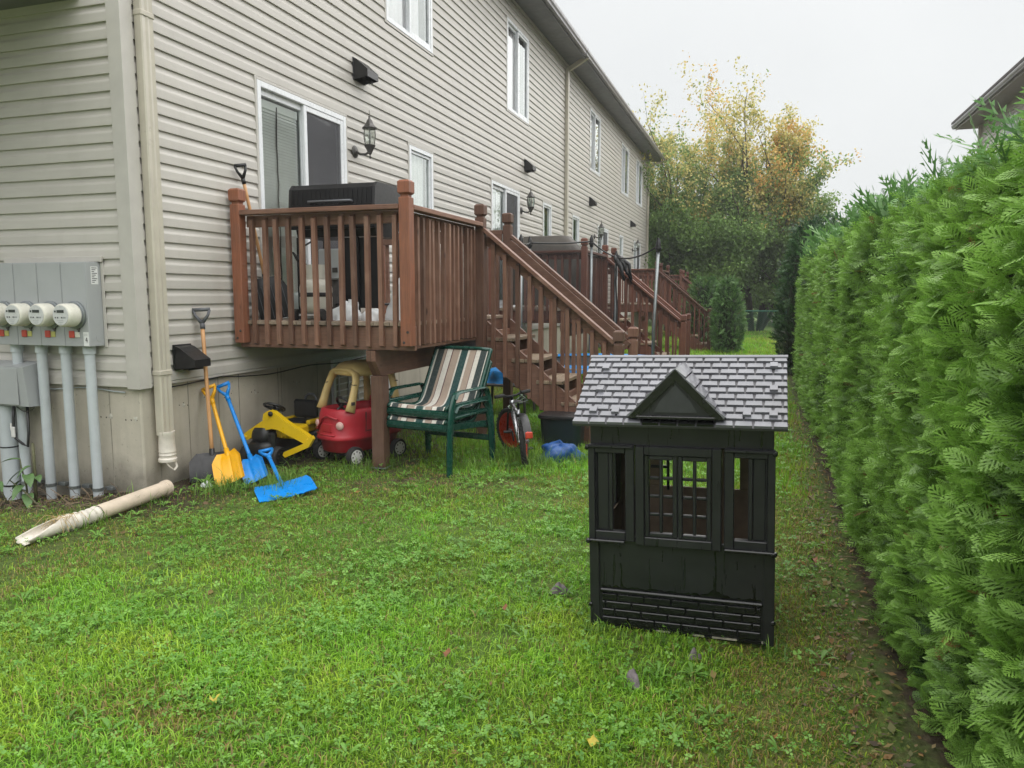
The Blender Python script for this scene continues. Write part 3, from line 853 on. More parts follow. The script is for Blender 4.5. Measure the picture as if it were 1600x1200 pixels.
mb = MB(); mb.cbox((-5.284, 4.165, 0.37), (-5.252, 4.18, 0.45), 0.004); mb.cbox((-5.29, 4.166, 0.42), (-5.278, 4.182, 0.475), 0.003); mb.build('cable_clip', M['white_plastic'], tb)
mb = MB(); mb.tube([(-5.06+0.06*math.sin(q*0.9)*0.3+0.02*q*0.3, 4.25, 0.96+0.0*q) for q in range(2)] , 0.004, 5)
mb = MB(); mb.tube([(-5.25+0.03*q, 4.2, 0.60-0.035*math.sin(q*PI/6)) for q in range(7)], 0.004, 5); mb.build('ground_wire', M['lamp_metal'], tb)
# ================================================================== the decks
DL, DXO, YN = 2.46, 1.60, 1.63            # length along the wall, outer post line, near stair post
FLOOR = 1.216
def post_mesh(z0, z1, mat, w=0.089):
    mb = MB(); h = w/2
    mb.cbox((-h,-h,z0), (h,h,z1-0.128), 0.005)
    mb.cbox((-h+0.012,-h+0.012,z1-0.132), (h-0.012,h-0.012,z1-0.10), 0.002)
    mb.add([(-h,-h,z1-0.105),(h,-h,z1-0.105),(h,h,z1-0.105),(-h,h,z1-0.105)], [(0,1,2,3)])
    a = h+0.004; zz = z1-0.108
    b = a-0.014
    ring = [(-b,-b,zz),(b,-b,zz),(b,b,zz),(-b,b,zz),(-a,-a,zz+0.014),(a,-a,zz+0.014),(a,a,zz+0.014),(-a,a,zz+0.014),(-a,-a,z1-0.014),(a,-a,z1-0.014),(a,a,z1-0.014),(-a,a,z1-0.014),(-b,-b,z1),(b,-b,z1),(b,b,z1),(-b,b,z1)]
    fs = [(0,3,2,1),(12,13,14,15)]
    for r in range(3):
        for k in range(4): fs.append((r*4+k, r*4+(k+1)%4, r*4+4+(k+1)%4, r*4+4+k))
    mb.add(ring, fs)
    return mb.mesh('post', mat)
def baluster_mesh(L, mat, nrm=(0,-1)):
    """square stick, its top cut at a slant"""
    h = 0.018; mb = MB()
    if nrm[1]:
        top = [(-h,-h,L-0.022),(h,-h,L-0.022),(h,h,L),(-h,h,L)]
    else:
        top = [(-h,-h,L),(h,-h,L-0.022),(h,h,L-0.022),(-h,h,L)]
    mb.add([(-h,-h,0.012),(h,-h,0.012),(h,h,0),(-h,h,0)] + top, [(0,3,2,1),(4,5,6,7),(0,1,5,4),(1,2,6,5),(2,3,7,6),(3,0,4,7)])
    return mb.mesh('baluster', mat)
DM = {}
for key, wx, wy, wz, pz in (('brown','wood_x','wood_y','wood_z','post_z'), ('red','redwood_x','redwood_y','redwood_z','redwood_z')):
    DM[key] = dict(x=M[wx], y=M[wy], z=M[wz],
        p_deck=post_mesh(1.03, 2.29, M[pz]), p_stair=post_mesh(0.0, 2.29, M[wz]), p_bot=post_mesh(-0.1, 1.10, M[wz]),
        b_side=baluster_mesh(1.045, M[wz]), b_out=baluster_mesh(1.045, M[wz], (1,0)), b_stair=baluster_mesh(1.205, M[wz]))

def deck(y, label, key='brown', mirror=False):
    m = DM[key]
    t = thing('deck', label, 'deck', (XW+0.02, y, 0), group='raised wooden decks behind the row house')
    my = (lambda v: DL - v) if mirror else (lambda v: v)
    sg = -1 if mirror else 1
    rr = random.Random(int(y*10))
    def bx(name, mat, x0, x1, ya, yb, z0, z1, c=0.004, par=t):
        a, b = sorted((my(ya), my(yb)))
        mb = MB(); mb.cbox((x0, a, z0), (x1, b, z1), c); return part(name, mb, mat, par)
    # floor and framing
    n = 11
    for k in range(n):
        x0 = 0.02 + k*0.141
        bx('floor_board', M['deckfloor'], x0, x0+0.136, 0.02, DL-0.02, 1.182, FLOOR)
    for yy in np.linspace(0.45, DL-0.45, 4):
        bx('joist', m['x'], 0.02, 1.51, yy-0.019, yy+0.019, 0.99, 1.18)
    bx('rim_joist', m['x'], 0.02, DXO+0.036, 0.045, 0.083, 0.99, 1.18)
    bx('rim_joist', m['x'], 0.02, DXO-0.046, DL-0.083, DL-0.045, 0.99, 1.18)
    bx('rim_joist', m['y'], DXO-0.083, DXO-0.045, 0.084, DL-0.084, 0.99, 1.18)
    for s in (0, 1):
        a = 1.215 + s*0.042
        mb = MB(); ya, yb = sorted((my(0.03), my(DL-0.03)))
        mb.prism([(ya, 0.985), (ya, 0.90), (ya+0.10, 0.775), (yb-0.10, 0.775), (yb, 0.90), (yb, 0.985)], 'x', a, a+0.039)
        part('beam', mb, m['y'], t)
    for yy in (0.17, DL-0.2):
        mb = MB(); c = 1.256; h = 0.055; Y = my(yy); mb.cbox((c-h, Y-h, 0.02), (c+h, Y+h, 0.774), 0.005); sp = part('support_post', mb, m['z'], t)
        mb = MB(); mb.cbox((c-0.07, Y-0.07, 0.012), (c+0.07, Y+0.07, 0.019), 0.002); mb.cbox((c-0.03, Y-0.03, -0.2), (c+0.03, Y+0.03, 0.0115), 0.004); part('post_base', mb, M['galv'], sp)
    # posts
    for (x, yy) in ((0.075, 0.0), (DXO, 0.0), (0.075, DL)):
        inst('post', m['p_deck'], t, (x, my(yy), 0), (0, 0, rr.choice((0, PI/2))))
    for (x, yy, z) in ((0.06,0.0,1.07),(0.09,0.0,1.13),(DXO-0.015,0.0,1.06),(DXO+0.018,0.0,1.14)):
        mb = MB(); mb.lathe([(0.0,0.0),(0.011,0.0),(0.010,0.004),(0.0,0.006)], 8, Matrix.Translation((x, my(yy)-0.0446*sg, z)) @ Matrix.Rotation(PI/2*sg, 4, 'X')); part('bolt_head', mb, M['hole'], t)
    inst('post', m['p_stair'], t, (DXO, my(YN), 0)); inst('post', m['p_stair'], t, (DXO, my(DL), 0))
    # railings: sub rail on edge, flat cap on top
    def rail_x(yy, x0, x1, out):
        ya = yy - 0.045*out
        bx('sub_rail', m['x'], x0, x1, yy + 0.0455*out, yy + 0.083*out, 1.98, 2.0745)
        bx('cap_rail', m['x'], x0, x1, yy - 0.045*out, yy + 0.048*out, 2.075, 2.113)
    rail_x(0.0, 0.122, DXO-0.047, 1); rail_x(DL, 0.122, DXO-0.047, -1)
    bx('sub_rail', m['y'], DXO-0.083, DXO-0.045, 0.047, YN-0.047, 1.98, 2.0745)
    bx('cap_rail', m['y'], DXO-0.048, DXO+0.045, 0.047, YN-0.047, 2.075, 2.113)
    def bal(mesh, x, yy, z):
        o = inst('baluster', mesh, t, (x + rr.uniform(-0.004, 0.004), my(yy), z + rr.uniform(-0.006, 0.006)), (rr.uniform(-0.006, 0.006), rr.uniform(-0.008, 0.008), 0))
        if mirror: o.scale = (1, -1, 1)
        return o
    for x in np.linspace(0.185, DXO-0.115, 12): bal(m['b_side'], x, 0.026 - 0.001, 1.015)
    for x in np.linspace(0.185, DXO-0.115, 12): bal(m['b_side'], x, DL-0.026, 1.015).rotation_euler.z = PI
    for yy in np.linspace(0.125, YN-0.125, 14): bal(m['b_out'], DXO-0.0265, yy, 1.015)
    # stairs
    x0 = DXO + 0.047; RUN = 0.25; RISE = FLOOR/6
    low = lambda x: 0.80 - 0.845*(x-x0)
    top = lambda x: 2.05 - 0.845*(x-x0)
    XB = x0 + 1.31
    for yy in (YN+0.052, DL-0.052):
        for q in (1,):
            mb = MB(); ya, yb = sorted((my(yy-0.019), my(yy+0.019)))
            xe = x0 + 0.80/0.845
            mb.prism([(x0, 0.80), (xe, 0.0), (XB-0.05, -0.0), (XB-0.05, 0.10), (x0, 1.175)], 'y', ya, yb); part('stringer', mb, m['x'], t)
    for k in range(5):
        z = FLOOR - RISE*(k+1); xa = x0 + RUN*k + 0.005
        for q in range(2):
            bx('tread', M['tread'], xa + 0.134*q, xa + 0.134*q + 0.130, YN+0.02, DL-0.02, z-0.036, z, 0.005)
        bx('riser_cleat', m['y'], xa-0.03, xa-0.004, YN+0.075, DL-0.075, z-0.036, z+0.06)
    for (yy, out) in ((YN, 1), (DL, -1)):
        Y = my(yy)
        mb = MB(); mb.beam((x0-0.01, Y, top(x0)+0.0), (XB-0.04, Y, top(XB-0.05)), 0.092, 0.036); part('hand_rail', mb, m['x'], t)
        mb = MB(); Yi = my(yy + 0.064*out); mb.beam((x0-0.012, Yi, top(x0)-0.082), (XB-0.04, Yi, top(XB-0.05)-0.082), 0.036, 0.088); part('sub_rail', mb, m['x'], t)
        inst('post', m['p_bot'], t, (XB, Y, 0.0))
        for x in np.linspace(x0+0.075, XB-0.13, 10):
            o = bal(m['b_stair'], x, yy + (0.0125)*out, low(x)-0.01)
            if out < 0: o.rotation_euler.z = PI
    return t
deck1 = deck(5.37, 'nearest raised brown stained deck with balusters and stairs, beside the playhouse', 'brown')
deck2 = deck(11.55, 'second raised deck with a covered grill on it, behind the metal trampoline poles', 'red')
deck3 = deck(20.05, 'third raised red brown deck with stairs, beyond the metal trampoline poles', 'red', True)
deck4 = deck(26.25, 'farthest raised deck at the end of the row house', 'red', True)
# ================================================================== the playhouse
PW, PD = 0.735, 0.58
ph = thing('playhouse', 'small black painted wooden toy playhouse with grey shingled gable roof and cottage windows', 'playhouse', (-0.645, 3.115, 0.0), (rad(0), rad(-1.5), rad(-0.8)))
def _phblack():
    t = NT('black_playhouse_paint')
    v = t.coord('Object')
    c = t.ramp(t.noise(v, 7, 6, 0.6), [(0.3, (0.0125,0.0130,0.0150)), (0.7, (0.0250,0.0250,0.0285))])
    mp = t.n('ShaderNodeMapping'); mp.inputs['Scale'].default_value = (34, 34, 2.2); t.l(t.n('ShaderNodeTexCoord').outputs['Object'], mp.inputs[0])
    drip = t.ramp(t.noise(mp.outputs[0], 1.0, 4, 0.6), [(0.62, 0.0), (0.68, 1.0)])     # rain runs: wet, darker and glossier
    c = t.mix(t.mix(1.0, drip, 0.75, 'MULTIPLY'), c, (0.004, 0.0045, 0.0045))
    sp = t.noise(v, 90, 2, 0.5)
    c = t.mix(t.ramp(sp, [(0.74, 0.0), (0.78, 0.4)]), c, (0.09, 0.09, 0.085))
    t.set(Base_Color=c, Roughness=t.ramp(drip, [(0.0, 0.33), (1.0, 0.10)]), Specular_IOR_Level=0.5)
    t.bump(t.noise(v, 45, 5, 0.6), 0.12, 0.002); return t.m
PB = _phblack()
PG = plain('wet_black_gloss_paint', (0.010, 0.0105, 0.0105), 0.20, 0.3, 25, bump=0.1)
PN = plain('bare_inner_wood', (0.165, 0.120, 0.080), 0.75, 0.25, 9)
PE = plain('chipped_pale_edge', (0.50, 0.45, 0.38), 0.8, 0.3, 40)
ROOFG = plain('lilac_grey_roof_paint', (0.165, 0.166, 0.187), 0.36, 0.16, 8, coat=0.35, dirt=0.25)
ROOFD = plain('dark_roof_underlay', (0.075, 0.073, 0.08), 0.45, 0.15, 12)
def px(name, mat, x0, x1, y0, y1, z0, z1, c=0.003, par=None):
    mb = MB(); mb.cbox((x0,y0,z0), (x1,y1,z1), c); return part(name, mb, mat, par or ph)
WT = 0.905                                   # wall top
# walls
fw = px('front_wall', PB, 0.0, PW, 0.0, 0.018, 0.012, 0.405)
px('header_panel', PB, 0.0, PW, 0.0, 0.018, 0.797, WT)
px('base_edge', PG, 0.02, PW-0.02, 0.003, 0.016, -0.004, 0.0115)
for (a, b) in ((0.27,0.33),(0.42,0.47),(0.50,0.60),(0.695,0.73)): px('chipped_edge', PE, a, b, 0.0015, 0.0175, 0.001, 0.0100 if b < 0.7 else 0.030, 0.002)
for s in (0, 1):
    x0 = 0.0 if s == 0 else PW-0.018
    mb = MB()
    mb.cbox((x0, 0.0185, 0.0), (x0+0.018, PD, 0.42), 0.003); mb.cbox((x0, 0.0185, 0.4205), (x0+0.018, 0.12, 0.80), 0.003); mb.cbox((x0, PD-0.12, 0.4205), (x0+0.018, PD, 0.80), 0.003)
    mb.cbox((x0, 0.0185, 0.8005), (x0+0.018, PD, WT), 0.003)
    mb.add([(x0, 0.0185, WT+0.0005), (x0, PD, WT+0.0005), (x0, PD/2, WT+0.20), (x0+0.018, 0.0185, WT+0.0005), (x0+0.018, PD, WT+0.0005), (x0+0.018, PD/2, WT+0.20)], [(0,1,2),(3,5,4),(0,2,5,3),(1,4,5,2)])
    part('side_wall', mb, PB, ph)
    mb = MB(); xi = x0+0.0185 if s == 0 else x0-0.0065
    mb.cbox((xi, 0.02, 0.01), (xi+0.006, PD-0.02, 0.42), 0.001); part('inner_panel', mb, PN, ph)
# back wall with its openings
for (a, b, z0, z1) in ((0.019, PW-0.019, 0.0, 0.495), (0.019, PW-0.019, 0.80, WT), (0.019, 0.215, 0.4955, 0.7995), (0.45, 0.552, 0.4955, 0.7995), (0.585, PW-0.019, 0.4955, 0.7995)):
    px('back_panel', PN, a, b, PD-0.016, PD, z0, z1)
for z in (0.60, 0.66, 0.72): px('rung', PB, 0.18, 0.262, PD-0.10, PD-0.085, z, z+0.014)
px('rung_stile', PB, 0.255, 0.268, PD-0.10, PD-0.085, 0.495, 0.80)
px('seat_ledge', PN, 0.30, PW-0.03, 0.40, PD-0.02, 0.16, 0.18)
# corner boards
px('corner_board', PB, -0.008, 0.034, -0.010, -0.0005, 0.0, 0.385)
px('corner_board', PB, PW-0.034, PW+0.008, -0.010, -0.0005, 0.0, 0.385)
# brick relief
zb = 0.022; rh = 0.034
for r in range(4):
    xs = [0.042]
    off = (0.0, 0.5, 0.15, 0.62)[r]
    x = 0.042 + 0.112*off if off else 0.042+0.112
    while x < PW-0.06: xs.append(x); x += 0.112
    xs.append(PW-0.042)
    for a, b in zip(xs, xs[1:]):
        if b - a < 0.012: continue
        px('brick', PG, a+0.0018, b-0.0018, -0.0105, -0.0006, zb + r*rh, zb + (r+1)*rh-0.0045, 0.003, fw)
px('brick_ledge', PG, 0.036, PW-0.036, -0.016, -0.0006, 0.160, 0.176, 0.005)
# the window bays
def frame4(mb, x0, x1, z0, z1, w, y0, y1, wb=None):
    wb = wb or w
    mb.cbox((x0,y0,z0),(x0+w,y1,z1),0.003); mb.cbox((x1-w,y0,z0),(x1,y1,z1),0.003)
    mb.cbox((x0+w,y0+0.0007,z0),(x1-w,y1-0.0007,z0+wb),0.003); mb.cbox((x0+w,y0+0.0007,z1-w),(x1-w,y1-0.0007,z1),0.003)
zb0, zb1 = 0.392, 0.800
mb = MB(); frame4(mb, 0.193, 0.537, zb0-0.01, zb1, 0.036, -0.026, 0.018); part('window_frame', mb, PB, ph)
for s in (0, 1):
    a = 0.2305 + s*0.1345; b = a + 0.133
    mb = MB(); frame4(mb, a, b, zb0+0.0265, zb1-0.0365, 0.019, -0.019, 0.004); sash = part('casement_sash', mb, PB, ph)
    xi0, xi1, zi0, zi1 = a+0.019, b-0.019, zb0+0.0455, zb1-0.0555
    px('muntin', PB, (xi0+xi1)/2-0.007, (xi0+xi1)/2+0.007, -0.015, 0.0, zi0, zi1, 0.003, sash)
    for q in range(1, 4):
        z = zi0 + (zi1-zi0)*q/4
        px('muntin', PB, xi0, (xi0+xi1)/2-0.0075, -0.014, -0.001, z-0.0065, z+0.0065, 0.003, sash)
        px('muntin', PB, (xi0+xi1)/2+0.0075, xi1, -0.014, -0.001, z-0.0065, z+0.0065, 0.003, sash)
for s in (0, 1):
    f = (lambda v: v) if s == 0 else (lambda v: PW - v)
    def sx(name, mat, a, b, y0, y1, z0, z1, c=0.003):
        p, q = sorted((f(a), f(b))); return px(name, mat, p, q, y0, y1, z0, z1, c)
    sx('bay_stile', PB, 0.150, 0.1875, -0.022, 0.018, zb0, zb1)
    sx('bay_stile', PB, -0.006, 0.022, -0.022, 0.018, zb0, zb1)
    sx('bay_rail', PB, 0.0225, 0.1495, -0.021, 0.017, zb1-0.034, zb1)
    sx('shutter', PB, 0.030, 0.078, -0.004, 0.008, zb0+0.04, zb1-0.036)
    sx('shutter_stile', PB, 0.0785, 0.096, -0.012, 0.010, zb0+0.04, zb1-0.035)
    sx('shutter_stile', PB, 0.0225, 0.0295, -0.012, 0.010, zb0+0.04, zb1-0.035)
    sx('bay_sill', PB, 0.0225, 0.1495, -0.020, 0.017, zb0, zb0+0.039)
    sx('sill_ledge', PG, -0.016, 0.150 if s == 0 else 0.187, -0.043, -0.0225, zb0-0.008, zb0+0.006, 0.004)
    sx('head_ledge', PB, -0.014, 0.185, -0.034, -0.0225, zb1-0.012, zb1+0.002, 0.004)
    for z in (zb0-0.001, zb1-0.008, 0.10):
        mb = MB(); cxx = f(-0.004); mb.lathe([(0.0,0.0),(0.010,0.0),(0.010,0.006),(0.006,0.010),(0.0,0.0105)], 10, Matrix.Translation((cxx, -0.043 if z > 0.2 else -0.0105, z)) @ Matrix.Rotation(PI/2, 4, 'X')); part('bolt', mb, PG, ph, 40)
# roof: two boarded slopes with moulded shingles
EY, EZ, RY, RZ = -0.085, 0.898, PD/2, 1.142
RX0, RX1 = -0.055, PW+0.048
def slope(x, s, h, back=False):
    """point on a roof slope: s = 0 eave .. 1 ridge, h above the deck"""
    dy, dz = RY-EY, RZ-EZ; L = math.hypot(dy, dz); ny, nz = -dz/L, dy/L
    y = EY + dy*s + ny*h; z = EZ + dz*s + nz*h
    return (x, (PD - y) if back else y, z)
for back in (False, True):
    mb = MB(); T = -0.012
    c = [slope(RX0,0,T,back), slope(RX1,0,T,back), slope(RX1,1,T,back), slope(RX0,1,T,back), slope(RX0,0,0,back), slope(RX1,0,0,back), slope(RX1,1,0,back), slope(RX0,1,0,back)]
    mb.add(c, [(0,1,2,3),(4,5,6,7),(0,1,5,4),(1,2,6,5),(2,3,7,6),(3,0,4,7)])
    rf = part('roof', mb, ROOFD, ph)
    ROWS = 11; W = 0.0715; LS = math.hypot(RY-EY, RZ-EZ)
    for r in range(ROWS):
        s0 = r/ROWS + 0.004; s1 = (r+1)/ROWS - 0.012
        x = RX0 - (W/2 if r % 2 else 0.0)
        while x < RX1 - 0.004:
            a, b = max(x+0.0, RX0), min(x+W-0.0055, RX1); 
            if b - a > 0.012:
                h0, h1 = 0.0098, 0.0052
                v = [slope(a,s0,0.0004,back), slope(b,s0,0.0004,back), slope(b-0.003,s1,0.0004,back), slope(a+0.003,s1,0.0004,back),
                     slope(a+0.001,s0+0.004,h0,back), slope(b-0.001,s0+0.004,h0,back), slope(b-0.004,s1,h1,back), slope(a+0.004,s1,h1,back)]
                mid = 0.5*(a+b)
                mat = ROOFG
                if not back and r == 0 and 0.20 < mid < 0.53: mat = PG  # tiles below the dormer are coloured black
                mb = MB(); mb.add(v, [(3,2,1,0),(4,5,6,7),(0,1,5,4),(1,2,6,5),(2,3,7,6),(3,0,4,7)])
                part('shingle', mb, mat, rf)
            x += W
    if not back:
        for (xx, ss) in ((0.028,0.80),(0.026,0.47),(0.022,0.16),(0.115,0.155),(0.633,0.155),(PW-0.004,0.84),(PW-0.004,0.50),(PW-0.004,0.155)):
            v = [slope(xx-0.016,ss-0.03,0.006), slope(xx+0.016,ss-0.03,0.006), slope(xx+0.016,ss+0.05,0.006), slope(xx-0.016,ss+0.05,0.006),
                 slope(xx-0.015,ss-0.025,0.019), slope(xx+0.015,ss-0.025,0.019), slope(xx+0.015,ss+0.05,0.014), slope(xx-0.015,ss+0.05,0.014)]
            mb = MB(); mb.add(v, [(3,2,1,0),(4,5,6,7),(0,1,5,4),(1,2,6,5),(2,3,7,6),(3,0,4,7)]); part('fastener_cover', mb, ROOFG, rf)
mb = MB(); mb.prism([(RY-0.012, RZ-0.004), (RY, RZ+0.003), (RY+0.012, RZ-0.004), (RY+0.012, RZ+0.004), (RY, RZ+0.011), (RY-0.012, RZ+0.004)], 'x', RX0-0.003, RX1+0.003); part('ridge_cap', mb, ROOFG, ph)
# dormer gable
GX, GW, GY = 0.362, 0.190, -0.080
gz0, gz1 = 0.926, 1.122
mb = MB()
mb.add([(GX-GW+0.02,GY+0.012,gz0),(GX+GW-0.02,GY+0.012,gz0),(GX,GY+0.012,gz1-0.022),(GX-GW+0.02,GY+0.10,gz0),(GX+GW-0.02,GY+0.10,gz0),(GX,GY+0.34,gz1-0.022)], [(0,1,2),(3,5,4),(0,3,4,1),(1,4,5,2),(2,5,3,0)])
gb = part('dormer', mb, PB, ph)
for s in (-1, 1):
    mb = MB()
    d = Vector((s*GW, 0, gz0-gz1)).normalized(); nrm = Vector((-d.z*s, 0, d.x*s))
    p0 = Vector((GX, GY, gz1)); p1 = Vector((GX+s*GW, GY, gz0))
    w = 0.030
    q0 = p0 + Vector((0,0,-w*1.45)); q1 = p1 + Vector((-s*w*1.25,0,0))
    mb.add([p0, p1, q1, q0, p0+Vector((0,0.018,0)), p1+Vector((0,0.018,0)), q1+Vector((0,0.018,0)), q0+Vector((0,0.018,0))], [(0,1,2,3),(7,6,5,4),(0,4,5,1),(1,5,6,2),(2,6,7,3),(3,7,4,0)])
    part('barge_board', mb, PG, gb)
    # little roof slope running back into the main roof, with its own shingles
    for r in range(5):
        ta, tb_ = r/5, (r+1)/5-0.02
        A = p0.lerp(p1, ta); B = p0.lerp(p1, tb_)
        def backy(p): return GY + 0.02 + max(0.02, (p.z - EZ)/(RZ-EZ)*(RY-EY) + EY - GY)
        ha, hb = 0.004, 0.010
        v = [A+nrm*0.001, B+nrm*0.001, Vector((B.x, backy(B), B.z))+nrm*0.001, Vector((A.x, backy(A), A.z))+nrm*0.001,
             A+nrm*ha, B+nrm*hb, Vector((B.x, backy(B), B.z))+nrm*hb, Vector((A.x, backy(A), A.z))+nrm*ha]
        mb = MB(); mb.add(v, [(3,2,1,0),(4,5,6,7),(0,1,5,4),(1,2,6,5),(2,3,7,6),(3,0,4,7)]); part('shingle', mb, ROOFG, gb)
mb = MB(); mb.add([(GX-0.085,GY+0.008,gz0+0.024),(GX+0.085,GY+0.008,gz0+0.024),(GX+0.060,GY+0.008,gz0+0.07),(GX,GY+0.008,gz0+0.135),(GX-0.060,GY+0.008,gz0+0.07)], [(0,1,2,3,4)])
part('gable_panel', mb, plain('dark_grey_panel', (0.045,0.047,0.05), 0.35, 0.15, 18), gb)
mb = MB(); mb.cbox((GX-GW+0.035, GY-0.006, gz0-0.002), (GX+GW-0.035, GY+0.012, gz0+0.010), 0.003); part('dormer_sill', mb, PG, gb)

# rain runs: thin glossy wet tracks down the front panel, each with a shape of its own
PWET = plain('running_water_film', (0.004, 0.0045, 0.005), 0.06, 0.2, 30)
def run(x, z1, z0, w, seed, y=-0.0007):
    rr = random.Random(seed); L = []; R = []; n = 14; cx = x
    for k in range(n):
        t = k/(n-1); z = z1 + (z0-z1)*t; cx += rr.uniform(-0.0016, 0.0016)
        h = w*(0.35 + 0.5*rr.random())*(1.5 if t > 0.85 else 1.0)
        if k in (0, n-1): h *= 0.2
        L.append((cx-h, y, z)); R.append((cx+h, y, z))
    mb = MB(); mb.add(L + R, [(k, k+1, n+k+1, n+k) for k in range(n-1)]); part('water_run', mb, PWET, ph)
for k, a in enumerate(((0.122,0.375,0.352,0.004),(0.123,0.335,0.318,0.003),(0.122,0.292,0.180,0.006),(0.512,0.38,0.182,0.0055),(0.506,0.27,0.182,0.004),(0.60,0.34,0.30,0.0025),(0.30,0.36,0.31,0.002),(0.66,0.25,0.18,0.003),(0.05,0.895,0.81,0.003),(0.115,0.89,0.81,0.0035),(0.565,0.89,0.805,0.003),(0.585,0.885,0.805,0.0025),(0.605,0.89,0.83,0.003),(0.69,0.89,0.81,0.004),(0.34,0.87,0.83,0.002))): run(*a, 50+k)
rr = random.Random(9); n = 60; top = []; bot = []
for k in range(n):
    x = 0.04 + (PW-0.08)*k/(n-1); h = 0.006 + 0.010*rr.random() + 0.022*math.exp(-((x-0.512)/0.03)**2)
    top.append((x, -0.0008, 0.176+h)); bot.append((x, -0.0008, 0.1765))
mb = MB(); mb.add(top + bot, [(k, k+1, n+k+1, n+k) for k in range(n-1)]); part('damp_line', mb, PWET, ph)
# ================================================================== lawn
def _lawn():
    t = NT('lawn_ground')
    g = t.n('ShaderNodeNewGeometry').outputs['Position']
    sep = t.n('ShaderNodeSeparateXYZ'); t.l(g, sep.inputs[0])
    big = t.noise(g, 1.1, 5, 0.6); fine = t.noise(g, 26, 6, 0.7); mid = t.noise(g, 6, 5, 0.65)
    turf = t.ramp(fine, [(0.25, (0.038,0.058,0.012)), (0.5, (0.085,0.15,0.024)), (0.78, (0.15,0.24,0.04))])
    soil = t.ramp(fine, [(0.3, (0.028,0.020,0.013)), (0.55, (0.065,0.048,0.030)), (0.8, (0.12,0.092,0.055))])
    straw = t.ramp(fine, [(0.3, (0.13,0.115,0.035)), (0.75, (0.30,0.24,0.095))])
    c = t.mix(t.ramp(mid, [(0.50, 0.0), (0.68, 0.65)]), turf, straw)
    # worn bare soil: along the hedge foot, beside the foundation and under the decks
    def mr(sock, a, b, v0, v1):
        x = t.n('ShaderNodeMapRange'); x.inputs[1].default_value = a; x.inputs[2].default_value = b
        x.inputs[3].default_value = v0; x.inputs[4].default_value = v1; t.l(sock, x.inputs[0]); return x.outputs[0]
    def wob(sock, k):
        x = t.n('ShaderNodeMath', operation='MULTIPLY_ADD'); t.l(mid, x.inputs[0]); x.inputs[1].default_value = k; t.l(sock, x.inputs[2]); return x.outputs[0]
    hed = mr(wob(sep.outputs['X'], 0.35), 0.61, 0.74, 0.0, 1.0)
    wal = mr(wob(sep.outputs['X'], -0.9), -4.25, -3.75, 1.0, 0.0)
    yl0 = mr(wob(sep.outputs['Y'], 0.5), 4.05, 4.35, 0.35, 1.0); yl1 = mr(wob(sep.outputs['Y'], 0.3), 9.5, 10.5, 1.0, 0.0)
    ym_ = t.n('ShaderNodeMath', operation='MULTIPLY'); t.l(yl0, ym_.inputs[0]); t.l(yl1, ym_.inputs[1]); yl = ym_.outputs[0]
    mx = t.n('ShaderNodeMath', operation='MULTIPLY'); t.l(wal, mx.inputs[0]); t.l(yl, mx.inputs[1])
    ma = t.n('ShaderNodeMath', operation='MAXIMUM'); t.l(hed, ma.inputs[0]); t.l(mx.outputs[0], ma.inputs[1])
    spots = t.ramp(big, [(0.66, 0.0), (0.74, 0.8)])
    mb_ = t.n('ShaderNodeMath', operation='MAXIMUM'); t.l(ma.outputs[0], mb_.inputs[0]); t.l(spots, mb_.inputs[1])
    wy = mr(wob(sep.outputs['Y'], 0.6), 4.75, 5.1, 0.0, 1.0); wy2 = mr(wob(sep.outputs['Y'], 0.5), 6.6, 7.6, 1.0, 0.0); wx = mr(wob(sep.outputs['X'], 0.8), -1.6, -1.0, 1.0, 0.0)
    w1 = t.n('ShaderNodeMath', operation='MULTIPLY'); t.l(wy, w1.inputs[0]); t.l(wy2, w1.inputs[1]); w2 = t.n('ShaderNodeMath', operation='MULTIPLY'); t.l(w1.outputs[0], w2.inputs[0]); t.l(wx, w2.inputs[1])
    wpatch = t.n('ShaderNodeMath', operation='MULTIPLY'); t.l(w2.outputs[0], wpatch.inputs[0]); t.l(t.ramp(mid, [(0.40, 0.0), (0.58, 0.85)]), wpatch.inputs[1])
    mc_ = t.n('ShaderNodeMath', operation='MAXIMUM'); t.l(mb_.outputs[0], mc_.inputs[0]); t.l(wpatch.outputs[0], mc_.inputs[1])
    c = t.mix(mc_.outputs[0], c, soil)
    t.set(Base_Color=c, Roughness=0.9, Specular_IOR_Level=0.25)
    t.bump(t.noise(g, 34, 6, 0.7), 0.8, 0.03)
    return t.m
xs = np.concatenate([[-700,-250,-80,-30,-16], np.arange(-12, 4.01, 0.16), [6,9,14,25,60,200,700]])
ys = np.concatenate([[-400,-100,-30,-8,-3], np.arange(-1, 16.01, 0.16), np.arange(16.5, 42, 0.8), [50,70,110,250,800]])
GX_, GY_ = np.meshgrid(xs, ys)
GZ_ = ground_z(GX_, GY_)
nx, ny = len(xs), len(ys)
idx = np.arange(nx*ny).reshape(ny, nx)
F = np.stack([idx[:-1,:-1], idx[:-1,1:], idx[1:,1:], idx[1:,:-1]], -1).reshape(-1, 4)
raw_mesh('lawn_ground', np.stack([GX_, GY_, GZ_], -1).reshape(-1, 3), F, None, _lawn(), kind='structure')

